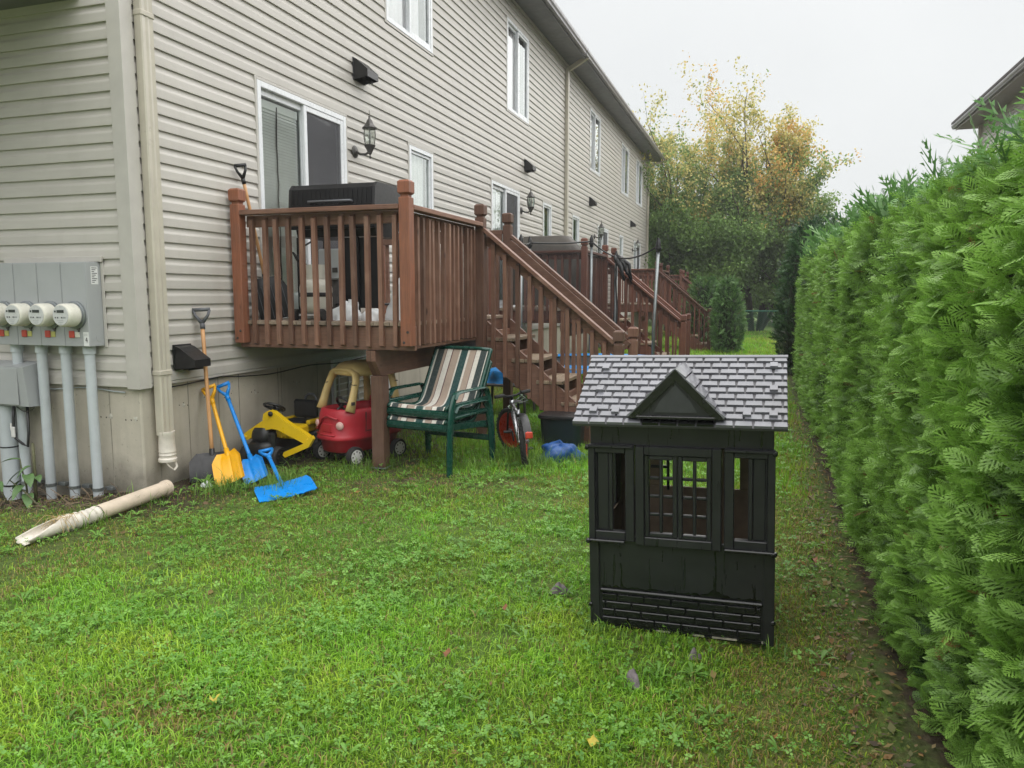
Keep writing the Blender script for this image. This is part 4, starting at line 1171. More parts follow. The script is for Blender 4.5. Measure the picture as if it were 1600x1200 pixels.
def cover_density(x, y):
    """how thick the turf stands, 0..1, and how dry it is"""
    n1 = fbm(x*1.4, y*1.4, 21); n2 = fbm(x*5.0, y*5.0, 5); n3 = fbm(x*0.8, y*0.8, 77)
    d = np.clip((n1 - 0.10)*3.4, 0.25, 1.0) * np.clip(0.55 + n2*0.8, 0.3, 1.1)
    hed = np.clip((0.62 - 0.26*n2 - x)/0.20, 0, 1)
    d = d*(0.02 + 0.98*hed)
    wall = np.clip((x + 4.15 + 0.35*n1)/0.8, 0, 1)
    wall = np.where(y < 4.25, np.clip(0.35 + 1.3*(n2-0.35) + 0.5*(3.9-y), 0.12, 1), wall)
    wall = np.where(y > 10.5, np.clip((x + 4.2)/0.3, 0, 1), wall)
    d = d*(0.06 + 0.94*wall)
    under = ((x < -2.7) & (y > 5.3) & (y < 8.0)) | ((x < -2.7) & (y > 11.5) & (y < 14.1))
    d = np.where(under, d*0.28, d)
    dry = np.clip((x + 0.35 + 0.7*(n1-0.5))/0.7, 0, 1)*0.85*np.clip((7.5-y)/3, 0.1, 1) + np.clip((n3-0.55)*3.0, 0, 0.6)
    dry = np.where(x < -3.3, np.maximum(dry, 0.55), dry)
    lw = np.clip((-3.15 - x + 0.5*(n1-0.5))/0.5, 0, 1)*np.clip((y-2.9)/0.5, 0, 1)
    d = d*(1 - 0.45*lw); dry = np.maximum(dry, 0.75*lw)
    rt = np.clip((x + 0.28 + 0.5*(n1-0.5))/0.35, 0, 1)*np.clip((6.5-y)/2, 0, 1)
    d = d*(1 - 0.25*rt); dry = np.maximum(dry, 0.95*rt)
    dry = np.maximum(dry, np.clip(1 - np.hypot((x+1.9)/0.5, (y-1.95)/0.22), 0, 1)*0.9)
    dry = np.maximum(dry, np.clip(1 - np.hypot((x+2.9)/1.1, (y-4.55)/0.35), 0, 1)*0.8)
    dry = np.maximum(dry, np.clip(1 - np.hypot((x+1.1)/0.8, (y-5.1)/0.5), 0, 1)*0.7)
    # trodden strip along the front of the near deck
    worn = np.clip(1 - np.abs(y - (5.15 + 0.22*(x+2.4)))/0.75, 0, 1)*np.clip((-0.9 - x)/0.6, 0, 1)*np.clip((fbm(x*3+1, y*3, 47)-0.30)*3.5, 0, 1)
    d = d*(1 - 0.72*worn); dry = np.maximum(dry, worn*0.85)
    return d, np.clip(dry, 0, 1)

def blades(n, xr, yr, hgt, wid, seg, keep, seed):
    r = np.random.default_rng(seed)
    x = r.uniform(*xr, n); y = r.uniform(*yr, n)
    d, dry = cover_density(x, y)
    ok = r.random(n) < d*keep(x, y)
    # nothing grows through things that stand flat on the ground
    ok &= ~((x > -0.64) & (x < 0.085) & (y > 3.12) & (y < 3.69))
    ok &= ~((x < XW-0.02) & (y > YC+0.03))
    x, y, dry = x[ok], y[ok], dry[ok]; n = len(x)
    lush = fbm(x*1.1, y*1.1, 41)
    tall = fbm(x*2.3, y*2.3, 63)
    h = hgt*r.lognormal(0, 0.32, n)*(0.55 + 0.7*lush + np.clip(tall-0.6, 0, 1)*1.6)*(1 - 0.35*dry)
    w = wid*r.uniform(0.7, 1.3, n)
    a = r.uniform(0, 2*PI, n); lean = r.uniform(0.2, 1.1, n)*h
    z = ground_z(x, y) - 0.004
    cx, sx = np.cos(a), np.sin(a)
    P = np.stack([x, y, z], -1)
    side = np.stack([-sx, cx, np.zeros(n)], -1)
    fwd = np.stack([cx, sx, np.zeros(n)], -1)
    up = np.array([0, 0, 1.0])
    hue = np.clip(r.normal(0.5, 0.22, n) + (lush-0.5)*0.5, 0, 1)[:, None]
    g0 = np.array([0.100, 0.300, 0.022]); g1 = np.array([0.365, 0.69, 0.052])
    c = g0*(1-hue) + g1*hue
    yl = np.clip((fbm(x*2.6+3, y*2.6, 71)-0.42)*3.0, 0, 1)[:, None]
    c = c*(1 + yl*np.array([0.42, 0.02, 0.1])) * (0.66 + 0.62*fbm(x*3.7, y*3.7, 29))[:, None]
    straw = np.array([0.42, 0.31, 0.11])*r.uniform(0.6, 1.15, n)[:, None]
    isdry = (r.random(n) < (0.06 + 0.60*dry))[:, None]
    c = np.where(isdry, straw, c*(1 - 0.2*dry[:, None]) + np.array([0.05, 0.03, 0.0])*dry[:, None])
    if seg == 2:
        b0 = P - side*w[:, None]*0.5; b1 = P + side*w[:, None]*0.5
        m = P + up*(h*0.62)[:, None] + fwd*(lean*0.35)[:, None]
        m0 = m - side*w[:, None]*0.42; m1 = m + side*w[:, None]*0.42
        tp = P + up*(h*np.clip(1 - 0.35*lean/h, 0.4, 1))[:, None] + fwd*lean[:, None]
        V = np.stack([b0, b1, m1, m0, tp], 1).reshape(-1, 3)
        o = (np.arange(n)*5)[:, None]
        F = np.concatenate([o + np.array([[0,1,2]]), o + np.array([[0,2,3]]), o + np.array([[3,2,4]])], 0)
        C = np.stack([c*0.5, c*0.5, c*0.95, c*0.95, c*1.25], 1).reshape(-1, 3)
    else:
        b0 = P - side*w[:, None]*0.5; b1 = P + side*w[:, None]*0.5
        tp = P + up*(h*0.9)[:, None] + fwd*(lean*0.8)[:, None]
        V = np.stack([b0, b1, tp], 1).reshape(-1, 3)
        F = (np.arange(n)*3)[:, None] + np.array([[0,1,2]])
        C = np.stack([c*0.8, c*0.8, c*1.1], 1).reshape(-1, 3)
    return V, F, C
def merge(lst):
    V, F, C, o = [], [], [], 0
    for v, f, c in lst:
        V.append(v); F.append(f + o); C.append(c); o += len(v)
    return np.concatenate(V), np.concatenate(F), np.concatenate(C)
near_keep = lambda x, y: np.clip(1.5/np.hypot(x, y)*1.7, 0.25, 1)*((x < 0.25*y+0.5) & (x > -1.8*y - 0.6))
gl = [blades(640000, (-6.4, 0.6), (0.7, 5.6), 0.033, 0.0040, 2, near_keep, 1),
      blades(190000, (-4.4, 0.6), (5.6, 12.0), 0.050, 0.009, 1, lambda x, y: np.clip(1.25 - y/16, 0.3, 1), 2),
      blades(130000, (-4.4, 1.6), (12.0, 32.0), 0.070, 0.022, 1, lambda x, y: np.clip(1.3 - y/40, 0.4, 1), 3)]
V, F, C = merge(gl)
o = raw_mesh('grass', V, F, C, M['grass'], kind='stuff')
tag(o, 'short uneven green lawn grass with straw coloured dry patches', 'grass')

# clover: trifoliate leaves on short stalks, in drifts
def clover(n, xr, yr, size, seed):
    r = np.random.default_rng(seed)
    x = r.uniform(*xr, n); y = r.uniform(*yr, n)
    d, dry = cover_density(x, y)
    drift = np.clip((fbm(x*1.7+9, y*1.7, 91) - 0.46)*5, 0, 1)*(fbm(x*6, y*6, 12) > 0.45)*0.8
    drift = np.maximum(drift, 0.10)
    ok = (r.random(n) < drift*np.clip(d*1.3, 0, 1)*(1-0.55*dry)) & (x < 0.25*y+0.35) & (x > -1.45*y-0.2)
    ok &= ~((x > -0.64) & (x < 0.085) & (y > 3.10) & (y < 3.69)) & ~((x < XW) & (y > YC))
    x, y = x[ok], y[ok]; n = len(x)
    s = size*r.lognormal(0, 0.25, n)
    z = ground_z(x, y) + r.uniform(0.018, 0.050, n)
    a0 = r.uniform(0, 2*PI, n); tilt = r.normal(0, 0.28, (n, 2))
    hue = r.random(n)[:, None]
    c = np.array([0.11, 0.29, 0.040])*(1-hue) + np.array([0.28, 0.52, 0.10])*hue
    V = []; C = []
    shape = [(0.04, 0.0), (0.55, 0.42), (1.0, 0.34), (0.93, 0.0), (1.0, -0.34), (0.55, -0.42)]
    for k in range(3):
        a = a0 + k*2*PI/3
        for (u, v) in shape:
            dx = (np.cos(a)*u - np.sin(a)*v)*s; dy = (np.sin(a)*u + np.cos(a)*v)*s
            dz = tilt[:, 0]*dx + tilt[:, 1]*dy + 0.22*abs(v)*s
            V.append(np.stack([x+dx, y+dy, z+dz], -1)); C.append(c*(0.85 + 0.25*u))
    V = np.stack(V, 1).reshape(-1, 3); C = np.stack(C, 1).reshape(-1, 3)
    o = (np.arange(n)*18)[:, None]
    F = np.concatenate([o + 6*k + np.array([t]) for k in range(3) for t in ((0,1,2),(0,2,3),(0,3,4),(0,4,5))], 0)
    return V, F, C
V, F, C = merge([clover(62000, (-5.0, 0.5), (1.2, 4.2), 0.0098, 5), clover(36000, (-4.4, 0.5), (4.2, 8.0), 0.014, 6)])
o = raw_mesh('clover', V, F, C, M['grass'], kind='stuff')
tag(o, 'pale green clover leaves growing in drifts through the lawn', 'clover')

# broad leaved weeds (plantain, dandelion): rosettes of long leaves
def rosettes(spots, seed):
    r = np.random.default_rng(seed); Vs, Fs, Cs = [], [], []; off = 0
    for (x, y, L) in spots:
        n = r.integers(4, 9); z = gz(x, y)
        base = np.array([0.13, 0.30, 0.045])*r.uniform(0.8, 1.2) + np.array([0.10, 0.14, 0.04])*r.random()
        for k in range(n):
            a = 2*PI*k/n + r.uniform(-0.4, 0.4); l = L*r.uniform(0.65, 1.2); w = l*r.uniform(0.16, 0.30)
            rise = r.uniform(0.25, 0.75)
            d = np.array([math.cos(a), math.sin(a), 0]); s = np.array([-d[1], d[0], 0])
            pts = []
            for (t, ww) in ((0.05, 0.12), (0.4, 0.8), (0.75, 1.0), (1.0, 0.05)):
                c0 = np.array([x, y, z+0.008]) + d*l*t + np.array([0, 0, 1])*l*rise*math.sin(t*2.1)*0.75
                pts += [c0 - s*w*ww*0.5 + np.array([0,0,0.12*w*ww]), c0 + s*w*ww*0.5 + np.array([0,0,0.12*w*ww]), c0]
            for q in range(3):
                b = off + q*3
                Fs += [(b, b+2, b+5, b+3), (b+2, b+1, b+4, b+5)]
            Vs += pts; Cs += [base*(0.8+0.1*(i//3)) for i in range(12)]; off += 12
    return np.array(Vs), np.array(Fs), np.array(Cs)
r = np.random.default_rng(17); spots = []
while len(spots) < 900:
    y = r.uniform(1.6, 8.5); x = r.uniform(max(-4.1, -1.45*y), min(0.36, 0.25*y+0.3))
    if (-0.7 < x < 0.12 and 3.06 < y < 3.75): continue
    if fbm(x*2+4, y*2, 55) < 0.42 and r.random() < 0.72: continue
    spots.append((x, y, r.uniform(0.022, 0.055)*(1.0 + 0.05*y)))
for (x, y, L) in ((0.27,3.05,0.06),(-3.93,4.62,0.12),(-3.72,4.72,0.10),(-2.1,5.9,0.09),(-1.95,5.85,0.11),(-2.3,6.2,0.08),(-1.55,6.05,0.08),(-1.72,5.95,0.10),(-3.55,4.6,0.10),(-1.35,2.0,0.06),(-0.9,1.85,0.055)): spots.append((x, y, L))
V, F, C = rosettes(spots, 8)
o = raw_mesh('broadleaf_weeds', V, F, C, M['grass'], kind='stuff')
tag(o, 'broad leaved plantain and dandelion rosettes scattered in the lawn', 'weeds')
# longer unmown grass round the things that stand against the wall
def tufts(seed):
    r = np.random.default_rng(seed); lst = []
    for (x, y, n, s, h) in ((-3.72,4.55,300,0.22,0.10),(-3.30,4.62,260,0.16,0.12),(-3.4,4.9,200,0.16,0.09),(-4.0,4.1,160,0.15,0.08),(-1.75,6.02,240,0.18,0.13),(-2.2,5.75,260,0.25,0.09),(-2.05,6.3,260,0.25,0.12),(-1.45,6.25,160,0.15,0.11),(-3.1,5.35,220,0.22,0.09),(-3.95,3.55,120,0.16,0.08),(-0.62,3.08,110,0.07,0.05),(-0.3,3.07,110,0.14,0.045),(0.1,3.06,60,0.05,0.05),(-2.9,5.6,120,0.1,0.08)):
        X = r.normal(x, s*0.5, n); Y = r.normal(y, s*0.5, n); H = h*r.lognormal(0, 0.3, n)
        a = r.uniform(0, 2*PI, n); lean = H*r.uniform(0.2, 0.9, n); w = r.uniform(0.003, 0.006, n)
        P = np.stack([X, Y, ground_z(X, Y)-0.004], -1); side = np.stack([-np.sin(a), np.cos(a), 0*a], -1)*w[:, None]*0.5; f = np.stack([np.cos(a), np.sin(a), 0*a], -1)
        up = np.array([0,0,1.0])
        m = P + up*(H*0.6)[:, None] + f*(lean*0.35)[:, None]; tp = P + up*(H*0.85)[:, None] + f*lean[:, None]
        V = np.stack([P-side, P+side, m+side*0.8, m-side*0.8, tp], 1).reshape(-1, 3)
        o = (np.arange(n)*5)[:, None]; F = np.concatenate([o+np.array([[0,1,2]]), o+np.array([[0,2,3]]), o+np.array([[3,2,4]])], 0)
        hue = r.random(n)[:, None]; c = np.array([0.09,0.21,0.025])*(1-hue) + np.array([0.25,0.42,0.06])*hue
        C = np.stack([c*0.8, c*0.8, c, c, c*1.1], 1).reshape(-1, 3)
        lst.append((V, F, C))
    return merge(lst)
V, F, C = tufts(31)
o = raw_mesh('tall_grass', V, F, C, M['grass'], kind='stuff')
tag(o, 'tufts of longer unmown grass around the shovels, chair and bicycle', 'grass')
# fallen leaves and bits of litter in the grass, each its own thing
lm = {'brown': plain('dead_leaf', (0.20,0.085,0.035), 0.7, 0.3, 40), 'yellow': plain('yellow_leaf', (0.45,0.36,0.05), 0.6, 0.2, 40)}
for k, (x, y, c, s, lab) in enumerate(((-1.13,2.62,'brown',0.028,'single orange brown fallen leaf lying in the open lawn'),(-1.05,3.1,'brown',0.022,'small curled brown leaf on the lawn left of the playhouse'),(-0.46,2.2,'yellow',0.026,'yellow fallen leaf on the clover in front of the playhouse'),(0.31,4.15,'brown',0.035,'rust coloured leaf on bare soil at the foot of the cedar hedge'),(-1.75,2.05,'yellow',0.022,'pale yellow fallen leaf on dry grass'))):
    mb = MB(); rr = random.Random(k+3)
    n = 10; a0 = rr.uniform(0, 6)
    rim = []
    for q in range(n):
        a = a0 + 2*PI*q/n; rad_ = s*(1.0 if q % 2 == 0 else 0.62)*rr.uniform(0.8, 1.15)
        rim.append((x + math.cos(a)*rad_, y + math.sin(a)*rad_, gz(x, y) + 0.045 + 0.012*math.sin(a*2)))
    mb.add(rim + [(x, y, gz(x, y)+0.036)], [(q, (q+1) % n, n) for q in range(n)])
    tag(mb.build('fallen_leaf', lm[c], None, True), lab, 'leaf')
rag = plain('grey_rag', (0.17,0.145,0.15), 0.85, 0.5, 35)
def crumple(x, y, rx, ry, h, seed, ang=0.0):
    mb = MB(); rr = random.Random(seed)
    def fn(u, v):
        a = 2*PI*u; k = v
        wob = 1 + 0.35*mnoise.noise(Vector((math.cos(a)*1.7+seed, math.sin(a)*1.7, k*2)))
        X = math.cos(a)*rx*k*wob; Y = math.sin(a)*ry*k*wob
        z = h*(1-k**1.6) + h*0.5*mnoise.noise(Vector((X*60, Y*60, seed)))
        return (x + X*math.cos(ang) - Y*math.sin(ang), y + X*math.sin(ang) + Y*math.cos(ang), gz(x, y) + max(0.004, z + 0.02*(1-k)))
    mb.grid(fn, 18, 7, True); return mb
tag(crumple(-0.40, 2.66, 0.050, 0.022, 0.045, 4, -0.8).build('rag', rag, None, True), 'crumpled grey cloth scrap on the clover in front of the playhouse', 'rag')
tag(crumple(-0.87, 3.41, 0.05, 0.022, 0.04, 7, 0.3).build('rag', rag, None, True), 'muddy grey scrap in the grass left of the playhouse', 'rag')
tag(crumple(-0.20, 2.94, 0.03, 0.014, 0.03, 9, 0.2).build('rag', rag, None, True), 'tiny grey scrap beside the playhouse base', 'rag')

# leaf litter and cedar crumbs on the soil at the hedge foot, round the wall and in the thin turf
r = np.random.default_rng(91); n = 5200
k = r.random(n)
x = np.where(k < 0.55, r.normal(0.40, 0.09, n), np.where(k < 0.8, r.uniform(-4.2, -2.2, n), r.uniform(-5.6, 0.3, n)))
y = np.where(k < 0.55, r.uniform(1.7, 11, n), np.where(k < 0.8, r.uniform(3.4, 6.6, n), r.uniform(1.6, 5, n)))
ok = ~((x > -0.68) & (x < 0.12) & (y > 3.06) & (y < 3.75)) & (x < 0.62) & ~((x < XW+0.03) & (y > YC))
x, y = x[ok], y[ok]; n = len(x)
P = np.stack([x, y, ground_z(x, y) + 0.006 + r.uniform(0, 0.012, n)], -1)
a = r.uniform(0, 2*PI, n); s_ = r.lognormal(math.log(0.010), 0.4, n)[:, None]
u = np.stack([np.cos(a), np.sin(a), r.normal(0, 0.35, n)], -1)*s_; w = np.stack([-np.sin(a), np.cos(a), r.normal(0, 0.35, n)], -1)*s_*0.55
V = np.stack([P - u, P + w, P + u, P - w], 1).reshape(-1, 3)
pal = np.array([[0.20,0.12,0.05],[0.30,0.22,0.09],[0.12,0.08,0.045],[0.36,0.20,0.07],[0.24,0.24,0.07]])
C = np.repeat(pal[r.integers(0, 5, n)]*r.uniform(0.6, 1.2, n)[:, None], 4, 0)
o = raw_mesh('leaf_litter', V, np.arange(n*4).reshape(-1, 4), C, M['grass'], kind='stuff')
tag(o, 'small brown and yellow leaf litter scattered on soil and thin turf', 'leaf litter')
# ================================================================== cedar hedge
def make_spray(level):
    """flat fan of cedar foliage; x = axis, y = across, z = normal. returns V, F(quads), tipness"""
    V, F, T = [], [], []
    def strip(p, q, w0, w1, t0, t1):
        p = np.array(p, float); q = np.array(q, float); d = q - p; L = np.linalg.norm(d[:2])
        s = np.array([-d[1], d[0], 0])/max(L, 1e-6)
        o = len(V)
        if level == 0 and w0 > wm*1.0:
            m_ = p + d*0.72
            V.extend([p - s*w0*0.35, p + s*w0*0.35, m_ + s*w0*0.55, m_ - s*w0*0.55, q]); T.extend([t0, t0, (t0+t1)/2, (t0+t1)/2, t1]); F.extend([(o, o+1, o+2), (o, o+2, o+3), (o+3, o+2, o+4)])
        else:
            V.extend([p - s*w0/2, p + s*w0/2, q]); T.extend([t0, t0, t1]); F.append((o, o+1, o+2))
    bend = lambda t: -0.22*t*t
    npair = {0: 7, 1: 5, 2: 3}[level]
    wm = {0: 0.040, 1: 0.062, 2: 0.12}[level]
    seg = 3 if level == 0 else 1
    for k in range(seg):
        a, b = k/seg, (k+1)/seg
        strip((a,0,bend(a)), (b,0,bend(b)), wm, wm*0.8, 0.2+0.6*a, 0.2+0.7*b)
    for k in range(npair):
        for s in (-1, 1):
            t = (k + 0.55 + (0.25 if s > 0 else 0))/(npair+0.6)
            l = 0.46*(math.sin(PI*min(1, (t+0.18)*0.86))**0.8)*(1.12-0.6*t)
            an = rad(46 - 12*t)
            dx, dy = math.cos(an)*l, s*math.sin(an)*l
            x0 = t*0.95; z0 = bend(t)
            strip((x0,0,z0), (x0+dx,dy,z0-0.25*l), wm*1.05, wm*0.75, 0.3+0.4*t, 0.75+0.25*t)
            if level == 0:
                for q, f in enumerate((0.45, 0.70)):
                    for ss in ((-1, 1) if q else (s,)):
                        a2 = an*s + ss*rad(38); l2 = l*(0.34 if q == 0 else 0.26)
                        px_, py_ = x0 + dx*f, dy*f
                        strip((px_,py_,z0-0.25*l*f), (px_+math.cos(a2)*l2, py_+math.sin(a2)*l2, z0-0.25*l*f-0.15*l2), wm*0.95, wm*0.65, 0.45+0.3*t, 0.85+0.15*t)
            elif level == 1:
                for ss in (s,):
                    a2 = an*s + ss*rad(36); l2 = l*0.42; px_, py_ = x0+dx*0.5, dy*0.5
                    strip((px_,py_,z0-0.05*l), (px_+math.cos(a2)*l2, py_+math.sin(a2)*l2, z0-0.1*l), wm*0.9, wm*0.6, 0.5+0.3*t, 0.9)
    return np.array(V), np.array(F), np.array(T)
SPR = [make_spray(k) for k in range(3)]
def place_sprays(P, A, N, S, hue, level, c0, c1, seed, brown=0.005):
    """P positions, A axes, N fan normals, S sizes, hue 0..1"""
    r = np.random.default_rng(seed)
    V0, F0, T0 = SPR[level]
    A = A/np.linalg.norm(A, axis=1)[:, None]
    N = N - A*(N*A).sum(1)[:, None]; N = N/np.maximum(np.linalg.norm(N, axis=1)[:, None], 1e-6)
    B = np.cross(N, A)
    v = (P[:, None, :] + S[:, None, None]*(V0[None, :, 0, None]*A[:, None, :] + V0[None, :, 1, None]*B[:, None, :]*r.uniform(0.55, 1.12, len(P))[:, None, None] + V0[None, :, 2, None]*N[:, None, :]*r.uniform(-0.6, 2.4, len(P))[:, None, None]))
    n = len(P); m = len(V0)
    F = (F0[None] + (np.arange(n)*m)[:, None, None]).reshape(-1, 3)
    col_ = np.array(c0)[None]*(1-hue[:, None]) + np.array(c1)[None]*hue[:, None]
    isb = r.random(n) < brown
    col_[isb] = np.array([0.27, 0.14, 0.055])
    k = 0.30 + 1.05*T0  # lighter tips, with the dark of the gaps painted into the fan bases
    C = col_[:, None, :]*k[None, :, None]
    return v.reshape(-1, 3), F, C.reshape(-1, 3)

def hedge_top(y):
    return 1.765 + 0.07*np.clip((3.6-y)/1.4, 0, 1) + 0.045*np.clip(y-2, -2, 4) + 0.022*np.clip(y-6, 0, 9) + 0.20*(fbm(y*1.55, y*0+3.3, 8) - 0.5) + 0.10*(vnoise(y*5.2, y*0, 4)-0.5)
def hedge_face(y, z):
    zt = hedge_top(y)
    k = np.clip(z/zt, 0, 1.05)
    x = 0.545 + 0.15*(0.5 - fbm(y*1.5, z*0.75, 33)) + 0.10*(0.5 - fbm(y*6, z*5, 14))
    x = x + 0.42*np.clip(k-0.74, 0, 1)**2/0.07*0.22 + 0.16*np.clip(0.14-k, 0, 1)
    return x
hr = np.random.default_rng(5)
lst0 = []; lst = []
def hedge_zone(y0, y1, dens, level, size, seed):
    r = np.random.default_rng(seed)
    n = int((y1-y0)*2.15*dens)
    y = r.uniform(y0, y1, n); zz = r.random(n)**0.95
    z = zz*hedge_top(y)
    depth = r.random(n)**1.15*0.16
    x = hedge_face(y, z) + depth
    P = np.stack([x, y, z + 0.0], -1)
    up = np.array([0, 0, 1.0]); out = np.array([-1.0, 0, 0])
    A = out[None]*r.uniform(0.45, 1.1, n)[:, None] + up[None]*r.normal(0.22, 0.50, n)[:, None] + np.array([0,1.0,0])[None]*r.normal(0, 0.55, n)[:, None]
    A = A + up[None]*np.clip((z/hedge_top(y)-0.86)*4.5, 0, 1.2)[:, None]
    N = up[None]*r.uniform(0.2, 1.0, n)[:, None] + out[None]*r.uniform(-0.1, 0.7, n)[:, None] + r.normal(0, 0.62, (n, 3))
    S = size*np.clip(r.lognormal(0, 0.34, n), 0.4, 1.7)
    clump = fbm(y*3.2, z*3.2, 51)
    hue = np.clip(0.98 - depth*7.2 + (clump-0.5)*1.2 + r.normal(0, 0.18, n), 0, 1)  # deeper sprays are coloured darker, painting in the shade inside the hedge
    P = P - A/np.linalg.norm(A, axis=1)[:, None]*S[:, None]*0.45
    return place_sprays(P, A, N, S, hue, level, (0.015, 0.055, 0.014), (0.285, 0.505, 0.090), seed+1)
def hedge_topzone(y0, y1, dens, level, size, seed):
    r = np.random.default_rng(seed); n = int((y1-y0)*0.9*dens)
    y = r.uniform(y0, y1, n); x = r.uniform(0.62, 1.55, n)
    zt = hedge_top(y); z = zt - 0.12 + 0.10*fbm(x*4, y*4, 2) + np.where(r.random(n) < 0.05, r.uniform(0, 0.16, n), 0)
    P = np.stack([x, y, z], -1)
    A = np.stack([r.normal(-0.15, 0.45, n), r.normal(0, 0.45, n), r.uniform(0.6, 1.2, n)], -1)
    N = np.stack([r.normal(-0.7, 0.5, n), r.normal(-0.4, 0.6, n), r.normal(0.2, 0.4, n)], -1)
    S = size*r.lognormal(0, 0.3, n)
    hue = np.clip(0.55 + r.normal(0, 0.2, n), 0, 1)
    return place_sprays(P, A, N, S, hue, level, (0.04, 0.13, 0.04), (0.19, 0.37, 0.10), seed+1)
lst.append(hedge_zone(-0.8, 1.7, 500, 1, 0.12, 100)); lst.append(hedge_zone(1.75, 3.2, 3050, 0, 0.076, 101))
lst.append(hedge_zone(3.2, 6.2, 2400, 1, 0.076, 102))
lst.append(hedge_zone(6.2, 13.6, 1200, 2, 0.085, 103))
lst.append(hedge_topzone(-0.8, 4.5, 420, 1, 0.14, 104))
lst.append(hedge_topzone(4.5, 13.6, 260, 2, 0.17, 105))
# thin leaders poking above the clipped top
r = np.random.default_rng(66); P, A, N, S = [], [], [], []
for k in range(120):
    y = r.uniform(2.2, 12.5); x = r.uniform(0.66, 1.2); z = float(hedge_top(y)) - 0.14; lean = r.normal(0, 0.3, 2); hh = r.uniform(0.10, 0.34)*(1.2 if y > 3.5 else 0.8)
    for q in range(8):
        t = q/7
        P.append((x + lean[0]*hh*t, y + lean[1]*hh*t, z + hh*t)); A.append((lean[0] + r.normal(0, 0.5), lean[1] + r.normal(0, 0.5), r.uniform(0.5, 1.0))); N.append(r.normal(0, 1, 3)); S.append(0.085*(1.1-0.5*t))
lst.append(place_sprays(np.array(P), np.array(A), np.array(N), np.array(S), np.full(len(P), 0.35), 1, (0.04,0.12,0.035), (0.2,0.36,0.1), 67))
V, F, C = merge(lst)
hedge = thing('cedar_hedge', 'tall dense clipped green cedar hedge running along the edge of the lawn', 'hedge', (1.0, 7.0, 0.0))
inv = Vector(hedge.location)
raw_mesh('foliage', V - np.array(inv), F, C, M['cedar'], hedge)
# dark backing sheet inside the hedge, inner shade put into its colour
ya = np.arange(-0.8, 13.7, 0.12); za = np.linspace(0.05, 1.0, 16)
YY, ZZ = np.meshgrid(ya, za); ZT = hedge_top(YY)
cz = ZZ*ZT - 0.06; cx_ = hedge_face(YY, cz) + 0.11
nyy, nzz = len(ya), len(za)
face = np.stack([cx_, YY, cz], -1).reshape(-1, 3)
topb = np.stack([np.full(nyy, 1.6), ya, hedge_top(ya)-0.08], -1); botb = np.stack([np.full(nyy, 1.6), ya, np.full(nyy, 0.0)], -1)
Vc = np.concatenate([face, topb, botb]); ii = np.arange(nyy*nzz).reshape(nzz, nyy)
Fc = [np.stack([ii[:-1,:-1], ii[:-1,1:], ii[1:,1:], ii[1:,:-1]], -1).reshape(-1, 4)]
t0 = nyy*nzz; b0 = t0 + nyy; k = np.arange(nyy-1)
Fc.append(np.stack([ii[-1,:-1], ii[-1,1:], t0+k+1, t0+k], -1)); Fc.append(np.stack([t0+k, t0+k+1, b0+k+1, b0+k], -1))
hcm = plain('cedar_shade_backing', (0.018, 0.028, 0.010), 0.9, 0.5, 22)
raw_mesh('dark_backing', Vc - np.array(inv), np.concatenate(Fc), None, hcm, hedge)
for k, y in enumerate(np.arange(-0.6, 13.6, 0.62)):
    x = 0.98 + 0.06*math.sin(k*2.1)
    mb = MB(); mb.tube([(x-1.0, y-7.0, -0.1), (x-1.0+0.02*math.sin(k), y-7.0, 0.9), (x-1.0, y-7.0+0.02, 1.9)], [0.045, 0.035, 0.012], 7); part('trunk', mb, M['bark'], hedge)

# ================================================================== single cedars and bushes farther off
def conifer(name, label, cat, loc, rx, ry, h, n, size, c0, c1, seed, shape='column', group=None):
    t = thing(name, label, cat, loc, group=group)
    r = np.random.default_rng(seed)
    th = r.uniform(0, 2*PI, n); k = r.random(n)
    if shape == 'column': prof = np.clip(np.sin(PI*np.clip(k*0.86+0.12, 0, 1))**0.42, 0, 1)*(1-0.35*k)
    else: prof = np.sqrt(np.clip(1-(k*1.02-0.12)**2*1.05, 0, 1))*(0.75+0.25*np.sin(3*k))
    bump_ = 0.8 + 0.45*fbm(np.cos(th)*2.2+7, k*6+np.sin(th)*2.2, seed)
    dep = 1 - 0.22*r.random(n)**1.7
    x = np.cos(th)*rx*prof*bump_*dep; y = np.sin(th)*ry*prof*bump_*dep; z = 0.05 + k*h*(0.93+0.1*r.random(n))
    P = np.stack([x, y, z], -1)
    out = np.stack([np.cos(th), np.sin(th), 0*th], -1)
    A = out*r.uniform(0.3, 1.0, n)[:, None] + np.array([0,0,1.0])*r.normal(0.5, 0.4, n)[:, None] + r.normal(0, 0.3, (n, 3))
    N = out*0.6 + r.normal(0, 0.5, (n, 3)) + np.array([0,0,0.4])
    S = size*r.lognormal(0, 0.25, n)
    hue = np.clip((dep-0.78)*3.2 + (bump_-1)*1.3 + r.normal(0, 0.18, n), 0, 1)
    V, F, C = place_sprays(P - A*0.3*S[:, None], A, N, S, hue, 2, c0, c1, seed+1)
    raw_mesh('foliage', V, F, C, M['cedar'], t)
    mb = MB()
    def fn(u, v):
        a = 2*PI*u
        p = (math.sin(PI*min(1, v*0.86+0.12))**0.42*(1-0.35*v)) if shape == 'column' else math.sqrt(max(0, 1-(v*1.02-0.12)**2*1.05))*0.8
        return (math.cos(a)*rx*p*0.66, math.sin(a)*ry*p*0.66, 0.1 + v*h*0.86)
    mb.grid(fn, 12, 8, True); part('dark_backing', mb, hcm, t)  # dark backing surface, inner shade is in its colour
    mb = MB(); mb.tube([(0,0,-0.1),(0.01,0,h*0.5),(0,0.01,h*0.85)], [0.05,0.04,0.012], 7); part('trunk', mb, M['bark'], t)
    return t
